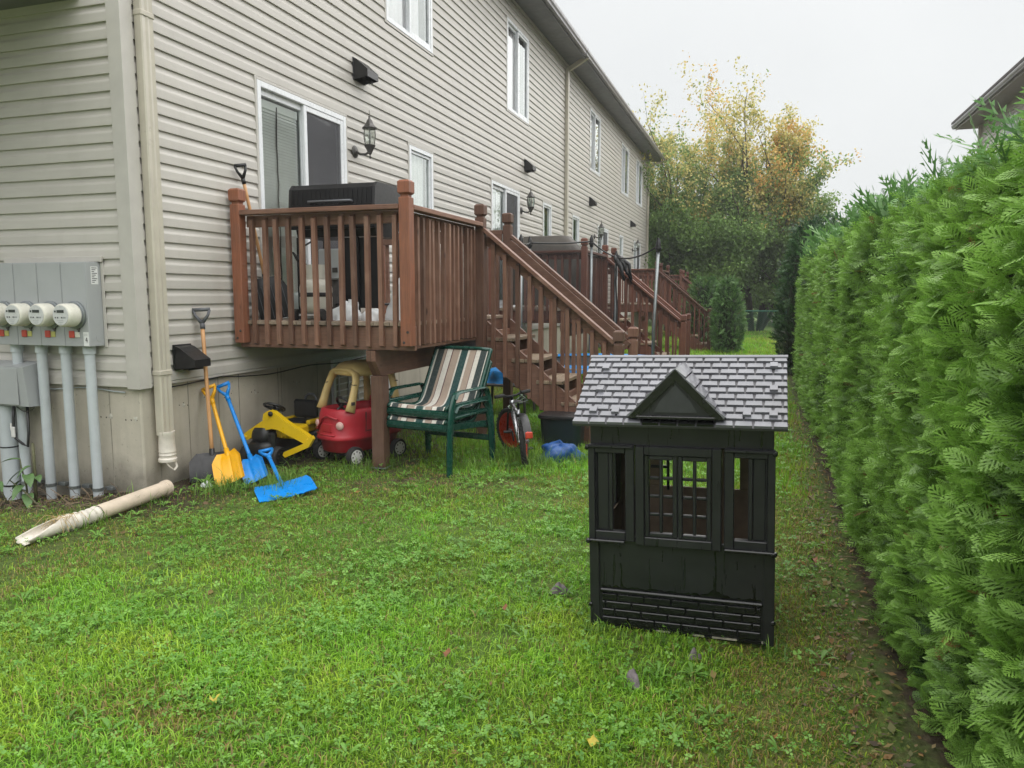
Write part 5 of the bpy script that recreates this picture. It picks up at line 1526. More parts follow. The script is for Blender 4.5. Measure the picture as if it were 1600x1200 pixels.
conifer('cedar_tree', 'dark green columnar cedar standing alone just beyond the end of the hedge', 'tree', (0.72, 14.7, 0), 0.50, 0.5, 2.65, 2600, 0.15, (0.016,0.055,0.022), (0.085,0.185,0.06), 201)
conifer('cedar_tree', 'second dark cedar behind the lone columnar cedar past the hedge', 'tree', (1.15, 16.4, 0), 0.65, 0.65, 2.9, 2200, 0.17, (0.018,0.060,0.024), (0.09,0.19,0.065), 202)
conifer('shrub', 'round green cedar shrub beside the stairs of the third deck', 'shrub', (-0.78, 19.6, 0), 0.40, 0.45, 1.78, 1900, 0.15, (0.035,0.095,0.028), (0.17,0.33,0.09), 203, 'round')
conifer('shrub', 'lower round shrub tucked behind the cedar shrub and third deck stairs', 'shrub', (-1.45, 21.2, 0), 0.62, 0.6, 1.85, 1900, 0.16, (0.035,0.10,0.028), (0.19,0.36,0.10), 204, 'round')

# ================================================================== broadleaf trees at the end of the lots
def tree(label, loc, stems, leaf_n, leaf_size, colour, seed, spread=1.0):
    """stems: list of (dx, dy, height, radius)"""
    t = thing('tree', label, 'tree', loc)
    r = np.random.default_rng(seed); wood_mb = MB(); tips = []
    def limb(p, d, L, rad0, depth, hmax):
        n = 5; pts = [p.copy()]; rs = [rad0]; q = p.copy(); dd = d.copy()
        for k in range(n):
            dd = dd + r.normal(0, 0.10, 3) + np.array([0, 0, 0.05]); dd /= np.linalg.norm(dd)
            q = q + dd*L/n; pts.append(q.copy()); rs.append(rad0*(1-0.75*(k+1)/n) + 0.004)
            if depth < 3 and k >= (1 if depth == 0 else 0):
                m = 2 if depth < 2 else 3
                for _ in range(m):
                    a = r.uniform(0, 2*PI); sidev = np.array([math.cos(a), math.sin(a), r.uniform(-0.1, 0.7)]); 
                    nd = dd*0.75 + sidev*0.75*spread; nd /= np.linalg.norm(nd)
                    limb(q.copy(), nd, L*r.uniform(0.30, 0.50), rs[-1]*0.6, depth+1, hmax)
            if depth >= 2: tips.append((q.copy(), depth))
        if depth <= 1: wood_mb.tube(pts, rs, 6 if depth == 0 else 5, caps=False)
        elif depth == 2 and r.random() < 0.35: wood_mb.tube([pts[0], pts[2], pts[-1]], [rs[0]*0.7, rs[2]*0.6, 0.003], 4, caps=False)
    for (dx, dy, H, R) in stems:
        d = np.array([dx, dy, H]); L = np.linalg.norm(d); limb(np.array([0.12*np.sign(dx), 0, -0.1]), d/L, L*0.70, R, 0, H)
    part('trunk', wood_mb, M['bark'], t, True)
    TP = np.array([p for p, _ in tips]); TP = TP[r.random(len(TP)) < 0.5]
    zt_ = TP[:, 2].max(); wt = np.clip(1.25 - TP[:, 2]/zt_, 0.12, 1); wt = wt*(0.25 + 1.5*(fbm(TP[:, 0]*1.1, TP[:, 2]*1.1+TP[:, 1], seed) > 0.45))
    c = TP[r.choice(len(TP), leaf_n, p=wt/wt.sum())] + r.normal(0, 0.12, (leaf_n, 3))
    a = r.normal(0, 1, (leaf_n, 3)); a[:, 2] -= 0.8; a /= np.linalg.norm(a, axis=1)[:, None]
    b = np.cross(a, r.normal(0, 1, (leaf_n, 3))); b /= np.maximum(np.linalg.norm(b, axis=1)[:, None], 1e-6)
    s = (leaf_size*r.lognormal(0, 0.25, leaf_n))[:, None]
    V = np.stack([c, c + a*s*0.5 + b*s*0.30, c + a*s, c + a*s*0.5 - b*s*0.30], 1).reshape(-1, 3)
    F = np.arange(leaf_n*4).reshape(-1, 4)
    cl = colour(c, r)
    raw_mesh('crown', V, F, np.repeat(cl, 4, 0), M['leaf'], t)
    return t
def autumn(g_lo, g_hi, turn_z, amount, orange):
    def f(c, r):
        n = len(c)
        z = c[:, 2]; cl = fbm(c[:, 0]*0.9+c[:, 2]*0.4, c[:, 2]*0.9+c[:, 1]*0.5, 9); cl2 = fbm(c[:, 0]*2.1, c[:, 2]*2.1+c[:, 1], 19)
        k = np.clip((z-turn_z)/3.2 + (cl-0.5)*2.4, 0, 1)*amount
        g = np.array(g_lo)*(1-cl2[:, None]) + np.array(g_hi)*cl2[:, None]
        yel = np.array([0.60, 0.54, 0.19]); org = np.array([0.70, 0.40, 0.11])
        mix_o = (np.clip((cl2-0.45)*4, 0, 1)*orange)[:, None]
        au = yel*(1-mix_o) + org*mix_o
        pick = (r.random(n) < k)[:, None]
        out = np.where(pick, au*r.uniform(0.7, 1.25, n)[:, None], g*r.uniform(0.65, 1.3, n)[:, None])
        return out
    return f
tree('tall slender yellowing tree rising behind the far end of the row house', (-3.4, 32.0, 0), [(0.3,0,8.4,0.11),(0.9,0.3,8.0,0.10),(-0.1,0.4,7.2,0.08),(1.5,-0.2,6.2,0.08),(0.6,-0.4,7.6,0.08)], 60000, 0.10, autumn((0.13,0.23,0.06),(0.30,0.42,0.13), 4.8, 0.75, 0.15), 301, 0.62)
tree('large spreading orange and yellow autumn tree with bare dark limbs', (-0.2, 31.5, 0), [(-0.8,0.2,9.6,0.13),(0.9,0,8.6,0.12),(2.2,-0.2,7.4,0.13),(-0.1,0.3,7.6,0.10),(1.5,0.5,8.0,0.10),(-1.5,-0.2,5.6,0.09),(3.0,0.2,5.4,0.09)], 58000, 0.10, autumn((0.13,0.23,0.055),(0.30,0.42,0.11), 3.8, 0.9, 0.9), 302, 0.95)
tree('dark green leafy tree filling the gap beneath the orange tree', (-1.5, 29.8, 0), [(-0.9,0.2,4.6,0.09),(0.6,0.3,5.0,0.10),(1.3,0,3.9,0.08),(-0.2,-0.3,4.2,0.08)], 34000, 0.11, autumn((0.09,0.18,0.04),(0.23,0.36,0.085), 4.6, 0.5, 0.5), 303, 1.0)
tree('dark green tree behind the wire fence', (1.2, 30.5, 0), [(-0.5,0.2,4.2,0.08),(0.8,0.3,4.4,0.09),(-1.3,0,3.4,0.07),(1.6,-0.3,3.6,0.08)], 22000, 0.12, autumn((0.07,0.145,0.036),(0.19,0.30,0.07), 4.6, 0.4, 0.3), 304, 1.0)
tree('dark green tree standing right against the far corner of the row house', (-3.5, 30.9, 0), [(-0.6,0.2,4.6,0.08),(0.7,0.1,4.4,0.08),(0.1,-0.2,5.0,0.09)], 20000, 0.12, autumn((0.09,0.18,0.045),(0.24,0.37,0.095), 4.8, 0.4, 0.2), 305, 1.0)
# far wood beyond the fence, reads as one mass
r = np.random.default_rng(77); n = 36000
x = r.uniform(-14, 12, n); y = r.uniform(36, 46, n); zt = 4.2 + 2.4*(fbm(x*0.35, y*0.2, 3)-0.4)
z = r.random(n)**0.8*zt
c = np.stack([x, y, z], -1); a = r.normal(0, 1, (n, 3)); a /= np.linalg.norm(a, axis=1)[:, None]; b = np.cross(a, r.normal(0, 1, (n, 3))); b /= np.linalg.norm(b, axis=1)[:, None]
s = (0.24*r.lognormal(0, 0.3, n))[:, None]
V = np.stack([c, c+a*s*0.5+b*s*0.35, c+a*s, c+a*s*0.5-b*s*0.35], 1).reshape(-1, 3)
cl = autumn((0.06,0.12,0.036),(0.15,0.23,0.06), 5.5, 0.4, 0.2)(c, r)
o = raw_mesh('far_wood', V, np.arange(n*4).reshape(-1, 4), np.repeat(cl, 4, 0), M['leaf'], kind='stuff')
tag(o, 'dense dark wood beyond the green wire fence', 'wood')

# ================================================================== green chain link fence
fe = thing('wire_fence', 'low green chain link fence across the far end of the lawn', 'fence', (0.2, 26.4, 0))
for x in (-2.6, -1.0, 0.6, 2.2, 3.8):
    mb = MB(); mb.cyl((x,0,-0.1), (x,0,0.98), 0.024, seg=8); mb.lathe([(0.028,0.98),(0.02,1.0),(0.0,1.01)], 8, Matrix.Translation((x,0,0))); part('post', mb, M['fence_green'], fe)
mb = MB(); mb.cyl((-2.6,0,0.92), (3.8,0,0.92), 0.018, seg=6); part('top_rail', mb, M['fence_green'], fe)
mb = MB()
for k in range(-14, 92):
    x = -2.6 + k*0.07
    for s in (-1, 1):
        a = x if s > 0 else x + 0.88
        b = a + s*0.88
        p0, p1 = Vector((a, 0.004*s, 0.03)), Vector((b, 0.004*s, 0.91))
        if min(a, b) < -2.6 or max(a, b) > 3.8: continue
        mb.beam(p0, p1, 0.005, 0.005, (0,1,0), 0.0)
o = part('wire_mesh', mb, M['fence_green'], fe); o['kind'] = 'stuff'

# ================================================================== neighbour house behind the hedge
nh = thing('neighbour_house', 'pale neighbouring house with grey eaves showing above the cedar hedge', 'house', (6.1, 18.0, 0))
NX = 6.1
NSF = plain('beige_grey_soffit', (0.34,0.32,0.30), 0.5, 0.06, 3)
mb = MB(); mb.box((NX, 6.0, -0.3), (14.0, 26.9, 6.62)); mb.build('wall', plain('pale_brick', (0.50,0.46,0.41), 0.8, 0.15, 4), nh)
for c in range(44):
    z = 1.6 + c*COURSE; n = len(PROF)
    mb = MB(); mb.add([(NX-o, 5.9, z+h) for o, h in PROF] + [(NX-o, 26.85, z+h) for o, h in PROF], [(i, i+1, n+i+1, n+i) for i in range(n-1)]); mb.build('siding_board', M['siding'], nh)
mb = MB(); mb.box((5.55, 5.5, 6.52), (NX+0.1, 27.4, 6.54)); mb.build('soffit', NSF, nh)
mb = MB(); mb.box((5.53, 5.5, 6.50), (5.549, 27.4, 6.72)); mb.build('fascia', NSF, nh)
mb = MB(); mb.prism([(-p[0]-3.62+5.53-0.0, p[1]+0.12) for p in gp] if False else [(5.528-(p[0]+3.722), p[1]+0.13) for p in gp], 'y', 5.4, 27.5); mb.build('gutter', M['gutter'], nh)
mb = MB(); mb.prism([(5.42, 6.69), (10.0, 9.0), (14.6, 6.69), (14.6, 6.76), (10.0, 9.08), (5.42, 6.76)], 'y', 5.4, 27.5); mb.build('roof', M['roof'], nh)
for (a, b) in ((23.2, 24.3), (17.0, 18.2), (11.0, 12.2)):
    mb = MB(); rect_frame(mb, NX-0.05, NX-0.012, a, b, 4.6, 6.1, 0.06); w = mb.build('window', M['white'], nh)
    mb = MB(); mb.box((NX-0.035, a+0.055, 4.655), (NX-0.019, b-0.055, 6.045)); mb.build('pane', plain('reflecting_pane', (0.10,0.12,0.13), 0.06, 0.1, 3), w)
mb = MB(); mb.prism([(NX-0.09, 26.7), (NX-0.02, 26.7), (NX-0.02, 26.8), (NX-0.09, 26.8)], 'z', 0.1, 6.5); mb.build('downspout', M['downspout'], nh)
# ================================================================== red and cream ride-on toy car
def superloop(w, l, z, y0=0.0, n=28, e=3.2):
    out = []
    for k in range(n):
        a = 2*PI*k/n; c, s = math.cos(a), math.sin(a)
        out.append((math.copysign(abs(c)**(2/e), c)*w, y0 + math.copysign(abs(s)**(2/e), s)*l, z))
    return out
def loft(mb, loops, cap0=True, cap1=True):
    n = len(loops[0]); vs = [p for L in loops for p in L]; fs = []
    for i in range(len(loops)-1):
        for k in range(n): fs.append((i*n+k, i*n+(k+1)%n, (i+1)*n+(k+1)%n, (i+1)*n+k))
    if cap0: fs.append(tuple(range(n-1, -1, -1)))
    if cap1: fs.append(tuple(range((len(loops)-1)*n, len(loops)*n)))
    mb.add(vs, fs)
car = thing('toy_car', 'faded red ride-on toy car with cream roof and white hubcaps, under the deck', 'toy car', (-3.31, 5.86, 0.0), (0, 0, rad(160)))
car.scale = (1.06, 1.06, 1.06)
mb = MB()
loft(mb, [superloop(0.155,0.30,0.095), superloop(0.175,0.325,0.11), superloop(0.185,0.335,0.185), superloop(0.205,0.362,0.20), superloop(0.212,0.368,0.215), superloop(0.208,0.362,0.232), superloop(0.200,0.350,0.25), superloop(0.206,0.345,0.33), superloop(0.204,0.335,0.40), superloop(0.196,0.318,0.440), superloop(0.188,0.306,0.447), superloop(0.172,0.285,0.444), superloop(0.165,0.275,0.40), superloop(0.160,0.26,0.20)], True, True)
body = part('body', mb, M['red'], car, True)
mb = MB(); mb.cbox((-0.075,0.335,0.265), (0.045,0.352,0.335), 0.006); part('plate_recess', mb, M['red'], body)
mb = MB(); mb.tube([(-0.13,0.338,0.375),(-0.02,0.352,0.40),(0.04,0.352,0.375),(0.10,0.348,0.285),(0.19,0.300,0.275)], 0.009, 6); mb.tube([(-0.10,0.350,0.245),(0.05,0.358,0.245),(0.12,0.345,0.255)], 0.006, 6); part('moulded_line', mb, M['red'], body, True)
mb = MB(); mb.tube([(-0.195,-0.20,0.26),(-0.203,-0.2,0.40)], 0.004, 5); mb.tube([(-0.198,0.11,0.26),(-0.205,0.11,0.42)], 0.004, 5); mb.tube([(-0.213,-0.20,0.27),(-0.214,0.11,0.27)], 0.004, 5); part('door_seam', mb, M['hole'], body)
for s in (-1, 1):
    mb = MB(); mb.lathe([(0.0,0.0),(0.032,0.0),(0.031,0.010),(0.022,0.017),(0.0,0.020)], 16, Matrix.Translation((s*0.135, 0.318, 0.325)) @ Matrix.Rotation(rad(-s*24), 4, 'Z') @ Matrix.Rotation(-PI/2, 4, 'X')); part('headlight', mb, M['pink_white'], body, 40)
# roof and pillars, one hollow cream shell with arched openings
mb = MB()
loft(mb, [superloop(0.150,0.185,0.700,-0.03), superloop(0.168,0.212,0.706,-0.03), superloop(0.168,0.218,0.728,-0.03), superloop(0.155,0.205,0.765,-0.03), superloop(0.132,0.175,0.793,-0.03), superloop(0.10,0.13,0.808,-0.03), superloop(0.05,0.07,0.814,-0.03)])
roof = part('roof', mb, M['yellow_cream'], car, True)
def arch(y0, y1, lean):
    """door-frame shaped arch across the car, from body rim to roof and back"""
    pts = [(-0.176,y0,0.430),(-0.174,y0+lean*0.25,0.50),(-0.168,y0+lean*0.55,0.59),(-0.158,y0+lean*0.85,0.665),(-0.135,y1,0.715),(-0.09,y1,0.738),(0.0,y1,0.745),
           (0.09,y1,0.738),(0.135,y1,0.715),(0.158,y0+lean*0.85,0.665),(0.168,y0+lean*0.55,0.59),(0.174,y0+lean*0.25,0.50),(0.176,y0,0.430)]
    rs = [0.046,0.038,0.034,0.034,0.040,0.042,0.042,0.042,0.040,0.034,0.034,0.038,0.046]
    mb = MB(); mb.tube(pts, rs, 12, sq=(1.0, 0.62), up=(0,1,0)); return mb
part('front_arch', arch(0.250, 0.150, -0.10), M['yellow_cream'], roof, True)
part('rear_arch', arch(-0.250, -0.215, 0.035), M['yellow_cream'], roof, True)
mb = MB()
for s in (-1, 1): mb.tube([(s*0.166,-0.255,0.642),(s*0.197,-0.245,0.640),(s*0.197,-0.215,0.640)], 0.003, 5); mb.tube([(s*0.14,0.205,0.645),(s*0.17,0.212,0.640),(s*0.196,0.19,0.640)], 0.003, 5)
part('roof_seam', mb, M['hole'], roof)
mb = MB(); mb.cbox((-0.2125,0.225,0.485), (-0.208,0.262,0.512), 0.001); part('badge', mb, M['hole'], roof)
mb = MB(); mb.cbox((-0.13,-0.25,0.18), (0.13,0.02,0.25), 0.03); mb.cbox((-0.13,-0.27,0.2505), (0.13,-0.20,0.52), 0.03); part('seat', mb, M['red'], car, True)
mb = MB(); Mw = Matrix.Translation((0, 0.16, 0.47)) @ Matrix.Rotation(rad(55), 4, 'X')
mb.tube([Mw @ Vector((math.cos(2*PI*k/14)*0.075, math.sin(2*PI*k/14)*0.075, 0)) for k in range(14)], 0.010, 6, closed=True); mb.cyl(Mw @ Vector((-0.07,0,0)), Mw @ Vector((0.07,0,0)), 0.009, seg=6); mb.cyl((0,0.16,0.47), (0,0.25,0.42), 0.012, seg=6); part('steering_wheel', mb, M['black_plastic'], car, True)
def wheel(parent, x, y, r, w, hub, steer=0.0, name='wheel', hub_side=1, tyre=None):
    Mx = Matrix.Translation((x, y, r)) @ Matrix.Rotation(steer, 4, 'Z') @ Matrix.Rotation(PI/2, 4, 'Y')
    mb = MB(); mb.lathe([(r*0.74,-w*0.42),(r*0.78,-w/2),(r*0.92,-w/2),(r,-w*0.32),(r,w*0.32),(r*0.92,w/2),(r*0.78,w/2),(r*0.74,w*0.42)], 22, Mx); wh = part(name, mb, tyre or M['rubber'], parent, 40)
    mb = MB(); mb.lathe([(0.0,-w*0.56),(r*0.2,-w*0.54),(r*0.72,-w*0.44),(r*0.76,0),(r*0.72,w*0.44),(r*0.2,w*0.54),(0.0,w*0.56)], 20, Mx); h = part('hub', mb, hub, wh, 40)
    mb = MB()
    for k in range(8):
        a = 2*PI*k/8
        for sd in (-1, 1): mb.cyl(Mx @ Vector((math.cos(a)*r*0.52, math.sin(a)*r*0.52, sd*w*0.44)), Mx @ Vector((math.cos(a)*r*0.52, math.sin(a)*r*0.52, sd*w*0.505)), r*0.09, seg=6)
    part('hub_slot', mb, M['hole'], wh)
    return wh
for s in (-1, 1):
    wheel(car, s*0.205, 0.235, 0.077, 0.055, M['white_plastic'], s*0.0); wheel(car, s*0.205, -0.23, 0.077, 0.055, M['white_plastic'])
    mb = MB(); mb.cyl((0.0, s*0.233, 0.077), (0.20, s*0.233, 0.077), 0.012, seg=6); mb.cyl((-0.20, s*0.233, 0.077), (0.0, s*0.233, 0.077), 0.012, seg=6); part('axle', mb, M['lamp_metal'], car)

# ================================================================== yellow and black ride-on digger
dg = thing('toy_digger', 'yellow and black ride-on toy digger with folded arm, against the foundation under the deck', 'toy digger', (-3.90, 5.62, 0.0), (0, 0, rad(176)))
mb = MB()
loft(mb, [superloop(0.11,0.36,0.10,0.02,20,4), superloop(0.13,0.38,0.12,0.02,20,4), superloop(0.135,0.38,0.19,0.02,20,4), superloop(0.12,0.35,0.215,0.02,20,4), superloop(0.08,0.30,0.22,0.02,20,4)])
part('chassis', mb, M['black_plastic'], dg, True)
mb = MB(); loft(mb, [superloop(0.085,0.13,0.215,0.24,18,3.5), superloop(0.095,0.135,0.26,0.24,18,3.5), superloop(0.09,0.125,0.33,0.23,18,3.5), superloop(0.07,0.09,0.355,0.22,18,3.5)]); part('bonnet', mb, M['black_plastic'], dg, True)
mb = MB(); mb.cbox((-0.12,-0.30,0.21), (0.12,-0.02,0.29), 0.02); mb.cbox((-0.17,-0.33,0.2905), (-0.125,-0.10,0.335), 0.012); mb.cbox((0.125,-0.33,0.2905), (0.17,-0.10,0.335), 0.012); part('rear_body', mb, M['toy_yellow'], dg)
mb = MB(); mb.cbox((-0.12,-0.26,0.291), (0.12,-0.04,0.325), 0.014); mb.cbox((-0.125,-0.31,0.3255), (0.125,-0.255,0.49), 0.02); part('seat', mb, M['black_plastic'], dg)
Mw = Matrix.Translation((0.02, 0.12, 0.475)) @ Matrix.Rotation(rad(28), 4, 'X')
mb = MB(); mb.tube([Mw @ Vector((math.cos(2*PI*k/16)*0.088, math.sin(2*PI*k/16)*0.088, 0)) for k in range(16)], 0.011, 7, closed=True)
for k in range(3): mb.cyl(Mw @ Vector((0,0,0)), Mw @ Vector((math.cos(2*PI*k/3)*0.085, math.sin(2*PI*k/3)*0.085, 0)), 0.010, seg=6)
mb.cyl((0.02,0.12,0.47), (0.02,0.19,0.34), 0.014, seg=8); part('steering_wheel', mb, M['black_plastic'], dg, True)
for s in (-1, 1):
    wheel(dg, s*0.155, 0.30, 0.088, 0.065, M['black_metal']); wheel(dg, s*0.16, -0.27, 0.105, 0.07, M['grey_plastic'])
mb = MB(); mb.tube([(-0.06,-0.35,0.30),(-0.06,-0.36,0.50),(-0.03,-0.36,0.53),(0.03,-0.36,0.53),(0.06,-0.36,0.50),(0.06,-0.35,0.30)], 0.012, 6); part('roll_bar', mb, M['grey_plastic'], dg, True)
# the arm: two side plates per piece, in a plane across the nose of the digger
def arm_piece(name, pts, th, y, mat):
    mb = MB()
    mb.prism(pts, 'y', y-th/2, y+th/2); return mb.build(name, mat, dg)
AY = 5.30
a1 = [(-4.085,0.255),(-4.07,0.225),(-4.035,0.225),(-3.86,0.315),(-3.80,0.33),(-3.745,0.325),(-3.50,0.225),(-3.445,0.235),(-3.44,0.275),(-3.475,0.30),(-3.66,0.395),(-3.78,0.475),(-3.82,0.482),(-3.855,0.46),(-3.875,0.40),(-4.06,0.285)]
arm_piece('boom', a1, 0.055, AY, M['toy_yellow'])
arm_piece('boom_plate', [(-3.885,0.40),(-3.87,0.455),(-3.83,0.478),(-3.80,0.47),(-3.83,0.40)], 0.062, AY, M['toy_yellow'])
arm_piece('dipper', [(-3.40,0.300),(-3.385,0.275),(-3.43,0.205),(-3.655,0.105),(-3.675,0.125),(-3.665,0.15),(-3.50,0.222),(-3.47,0.235)], 0.035, AY-0.048, M['toy_yellow'])
for (x, z, rr_) in ((-3.80,0.455,0.021),(-4.055,0.252,0.017),(-3.455,0.255,0.014)):
    mb = MB(); mb.lathe([(0.0,0.0),(rr_,0.0),(rr_,0.008),(rr_*0.55,0.014),(0.0,0.0145)], 14, Matrix.Translation((x, AY-0.0315, z)) @ Matrix.Rotation(PI/2, 4, 'X')); mb.build('pivot_cap', M['black_plastic'] if z > 0.4 else M['toy_yellow'], dg, 40)
mb = MB(); mb.cyl((-3.80,AY+0.03,0.44), (-3.88,AY+0.05,0.26), 0.022, seg=8); mb.build('arm_post', M['black_plastic'], dg)
mb = MB()
mb.cbox((-3.87,AY-0.02,0.12), (-3.79,AY+0.05,0.30), 0.02); mb.build('outrigger', M['black_plastic'], dg)
mb = MB(); mb.cbox((-3.83,AY+0.06,0.235), (-3.65,AY+0.30,0.33), 0.02)
for q in range(4): mb.cbox((-3.815+0.042*q, AY+0.053, 0.245), (-3.800+0.042*q, AY+0.0595, 0.32), 0.002)
mb.build('side_cowl', M['toy_yellow'], dg)

# ================================================================== shovels
def frame_from(p0, p1, face):
    """z along the shaft from p0 (blade tip) to p1 (grip), y towards 'face'"""
    p0 = Vector(p0); p1 = Vector(p1); z = (p1-p0).normalized(); f = Vector(face); y = (f - z*f.dot(z)).normalized(); x = y.cross(z)
    return Matrix(((x.x,y.x,z.x,p0.x),(x.y,y.y,z.y,p0.y),(x.z,y.z,z.z,p0.z),(0,0,0,1))), (p1-p0).length
def shovel(label, p0, p1, face, bw, bh, blade_m, shaft_m, grip_m, shaft_r, grip_w=0.105, ribs=4, curve=0.05, shoulder=0.06, rib_m=None, flat=False):
    Mx, L = frame_from(p0, p1, face)
    t = bpy.data.objects.new('snow_shovel', None); col.objects.link(t); t.empty_display_size = 0.1
    t.matrix_world = Mx; t.rotation_mode = 'XYZ'
    lo, ro, sc_ = Mx.decompose(); t.location = lo; t.rotation_euler = ro.to_euler(); 
    tag(t, label, 'shovel', 'snow shovels left by the house')
    # blade: a dished plate with a rolled shoulder, thick enough to be solid
    def bl(off):
        def fn(u, v):
            x = (u-0.5)*bw*(1.0 - (shoulder/bw*2.2)*max(0, v-0.72)/0.28*(0.75 if v > 0.72 else 0))
            z = v*bh
            y = curve*((u-0.5)*2)**2*0.55 + curve*(math.cos(v*PI*0.5)*0.9) - curve*1.3*max(0, v-0.8) + off
            if ribs: y -= 0.006*max(0, math.sin(u*ribs*2*PI))**4*(0.3 if v > 0.85 else 1)
            return (x, y, z)
        return fn
    nu, nv = 8*max(ribs, 3)+1, 12
    mb = MB(); f0, f1 = bl(0.0), bl(-0.006)
    vs = [f0(i/(nu-1), j/(nv-1)) for j in range(nv) for i in range(nu)] + [f1(i/(nu-1), j/(nv-1)) for j in range(nv) for i in range(nu)]
    o = nu*nv; fs = []
    for j in range(nv-1):
        for i in range(nu-1):
            a = j*nu+i; fs += [(a, a+1, a+nu+1, a+nu), (o+a, o+a+nu, o+a+nu+1, o+a+1)]
    for i in range(nu-1): fs += [(i, o+i, o+i+1, i+1), ((nv-1)*nu+i, (nv-1)*nu+i+1, o+(nv-1)*nu+i+1, o+(nv-1)*nu+i)]
    for j in range(nv-1): fs += [(j*nu, (j+1)*nu, o+(j+1)*nu, o+j*nu), (j*nu+nu-1, o+j*nu+nu-1, o+(j+1)*nu+nu-1, (j+1)*nu+nu-1)]
    mb.add(vs, fs); b = part('blade', mb, blade_m, t, 50)
    if rib_m:
        for q in range(6):
            x = (q-2.5)*bw/7
            mb = MB(); mb.tube([(x, bl(0.004)(0.5+x/bw, v)[1], v*bh) for v in (0.04, 0.25, 0.5, 0.8)], 0.004, 5); part('rib', mb, rib_m, b)
    y0 = bl(-0.012)(0.5, 0.9)[1]
    mb = MB(); mb.tube([(0, y0-0.002, bh*0.62), (0, y0-0.004, bh*0.8), (0, y0-0.004, bh+0.03)], [0.009, shaft_r*1.35, shaft_r*1.3], 10); part('socket', mb, blade_m, t, True)
    mb = MB(); zs = np.linspace(bh*0.9, L-0.13, 8)
    mb.tube([(0, (y0-0.004)*(1-k/7)**1.5, z) for k, z in enumerate(zs)], shaft_r, 10); part('shaft', mb, shaft_m, t, True)
    g = grip_w/2
    mb = MB()
    mb.tube([(0,0,L-0.16),(0,0,L-0.11)], [shaft_r*1.25, shaft_r*1.2], 10)
    mb.tube([(0,0,L-0.115),(-g*0.75,0,L-0.055),(-g,0,L-0.012)], [shaft_r*1.05, 0.011, 0.011], 8, sq=(1.0,1.25)); mb.tube([(0,0,L-0.115),(g*0.75,0,L-0.055),(g,0,L-0.012)], [shaft_r*1.05, 0.011, 0.011], 8, sq=(1.0,1.25))
    mb.tube([(-g-0.004,0,L-0.008),(g+0.004,0,L-0.008)], 0.0145, 10); part('grip', mb, grip_m, t, True)
    return t
shovel('long wooden handled snow shovel with grey grip and black blade, leaning on the siding', (-3.97,4.76,0.01), (-4.145,4.915,1.32), (0.55,-0.85,0.3), 0.32, 0.21, M['black_plastic'], M['ash_wood'], M['grey_plastic'], 0.0155, 0.12, 3, 0.06)
shovel('small amber yellow plastic shovel leaning between the black and the blue one', (-3.745,4.72,0.005), (-4.165,4.98,0.70), (0.30,-0.95,0.3), 0.225, 0.27, M['shovel_yellow'], M['shovel_yellow'], M['shovel_yellow'], 0.016, 0.105, 3, 0.055, 0.05)
shovel('small bright blue plastic shovel leaning upright against the foundation', (-3.60,4.82,0.0), (-4.165,5.15,0.70), (0.45,-0.88,0.3), 0.185, 0.235, M['shovel_blue'], M['shovel_blue'], M['shovel_blue'], 0.0155, 0.10, 2, 0.05, 0.05)
shovel('blue plastic shovel lying flat in the grass with its wide ribbed blade up', (-3.09,4.46,0.010), (-3.68,5.02,0.21), (0.18,-0.36,0.90), 0.40, 0.27, M['shovel_blue'], M['shovel_blue'], M['shovel_blue'], 0.015, 0.10, 5, 0.022, 0.02)
shovel('black snow shovel with striped blade standing on the near deck against the wall', (-4.02,5.68,1.222), (-4.145,5.455,2.50), (0.75,-0.6,0.25), 0.30, 0.36, M['black_plastic'], M['ash_wood'], M['black_plastic'], 0.0145, 0.09, 0, 0.07, 0.05, M['grey_plastic'])

# ================================================================== stacked sling patio chairs
def _sling():
    t = NT('striped_sling_fabric')
    c = t.n('ShaderNodeTexCoord'); sp = t.n('ShaderNodeSeparateXYZ'); t.l(c.outputs['Object'], sp.inputs[0])
    mr = t.n('ShaderNodeMapRange'); mr.inputs[1].default_value = -0.26; mr.inputs[2].default_value = 0.26; t.l(sp.outputs['X'], mr.inputs[0])
    dk, be, wh, gr, ma = (0.040,0.058,0.058), (0.42,0.33,0.265), (0.70,0.67,0.60), (0.018,0.068,0.066), (0.15,0.08,0.08)
    seq = [(0.0,wh),(0.03,dk),(0.15,wh),(0.235,ma),(0.25,be),(0.36,wh),(0.385,wh),(0.40,gr),(0.53,wh),(0.555,be),(0.68,ma),(0.70,wh),(0.80,ma),(0.81,be),(0.855,dk),(0.965,wh)]
    r = t.n('ShaderNodeValToRGB'); r.color_ramp.interpolation = 'CONSTANT'; e = r.color_ramp.elements
    while len(e) < len(seq): e.new(0.5)
    for k, (p, cc) in enumerate(seq): e[k].position = p; e[k].color = (*cc, 1)
    t.l(mr.outputs[0], r.inputs[0])
    w = t.noise(c.outputs['Object'], 55, 4, 0.7)
    cc = t.mix(t.ramp(w, [(0.45, 0.0), (0.66, 0.22)]), r.outputs[0], (0.22, 0.22, 0.20))
    cc = t.mix(t.ramp(t.noise(c.outputs['Object'], 6, 4), [(0.5, 0.0), (0.8, 0.25)]), cc, (0.12, 0.11, 0.09))
    t.set(Base_Color=cc, Roughness=0.75, Specular_IOR_Level=0.25)
    t.bump(t.noise(c.outputs['Object'], 300, 2), 0.3, 0.002); return t.m
SL = _sling()
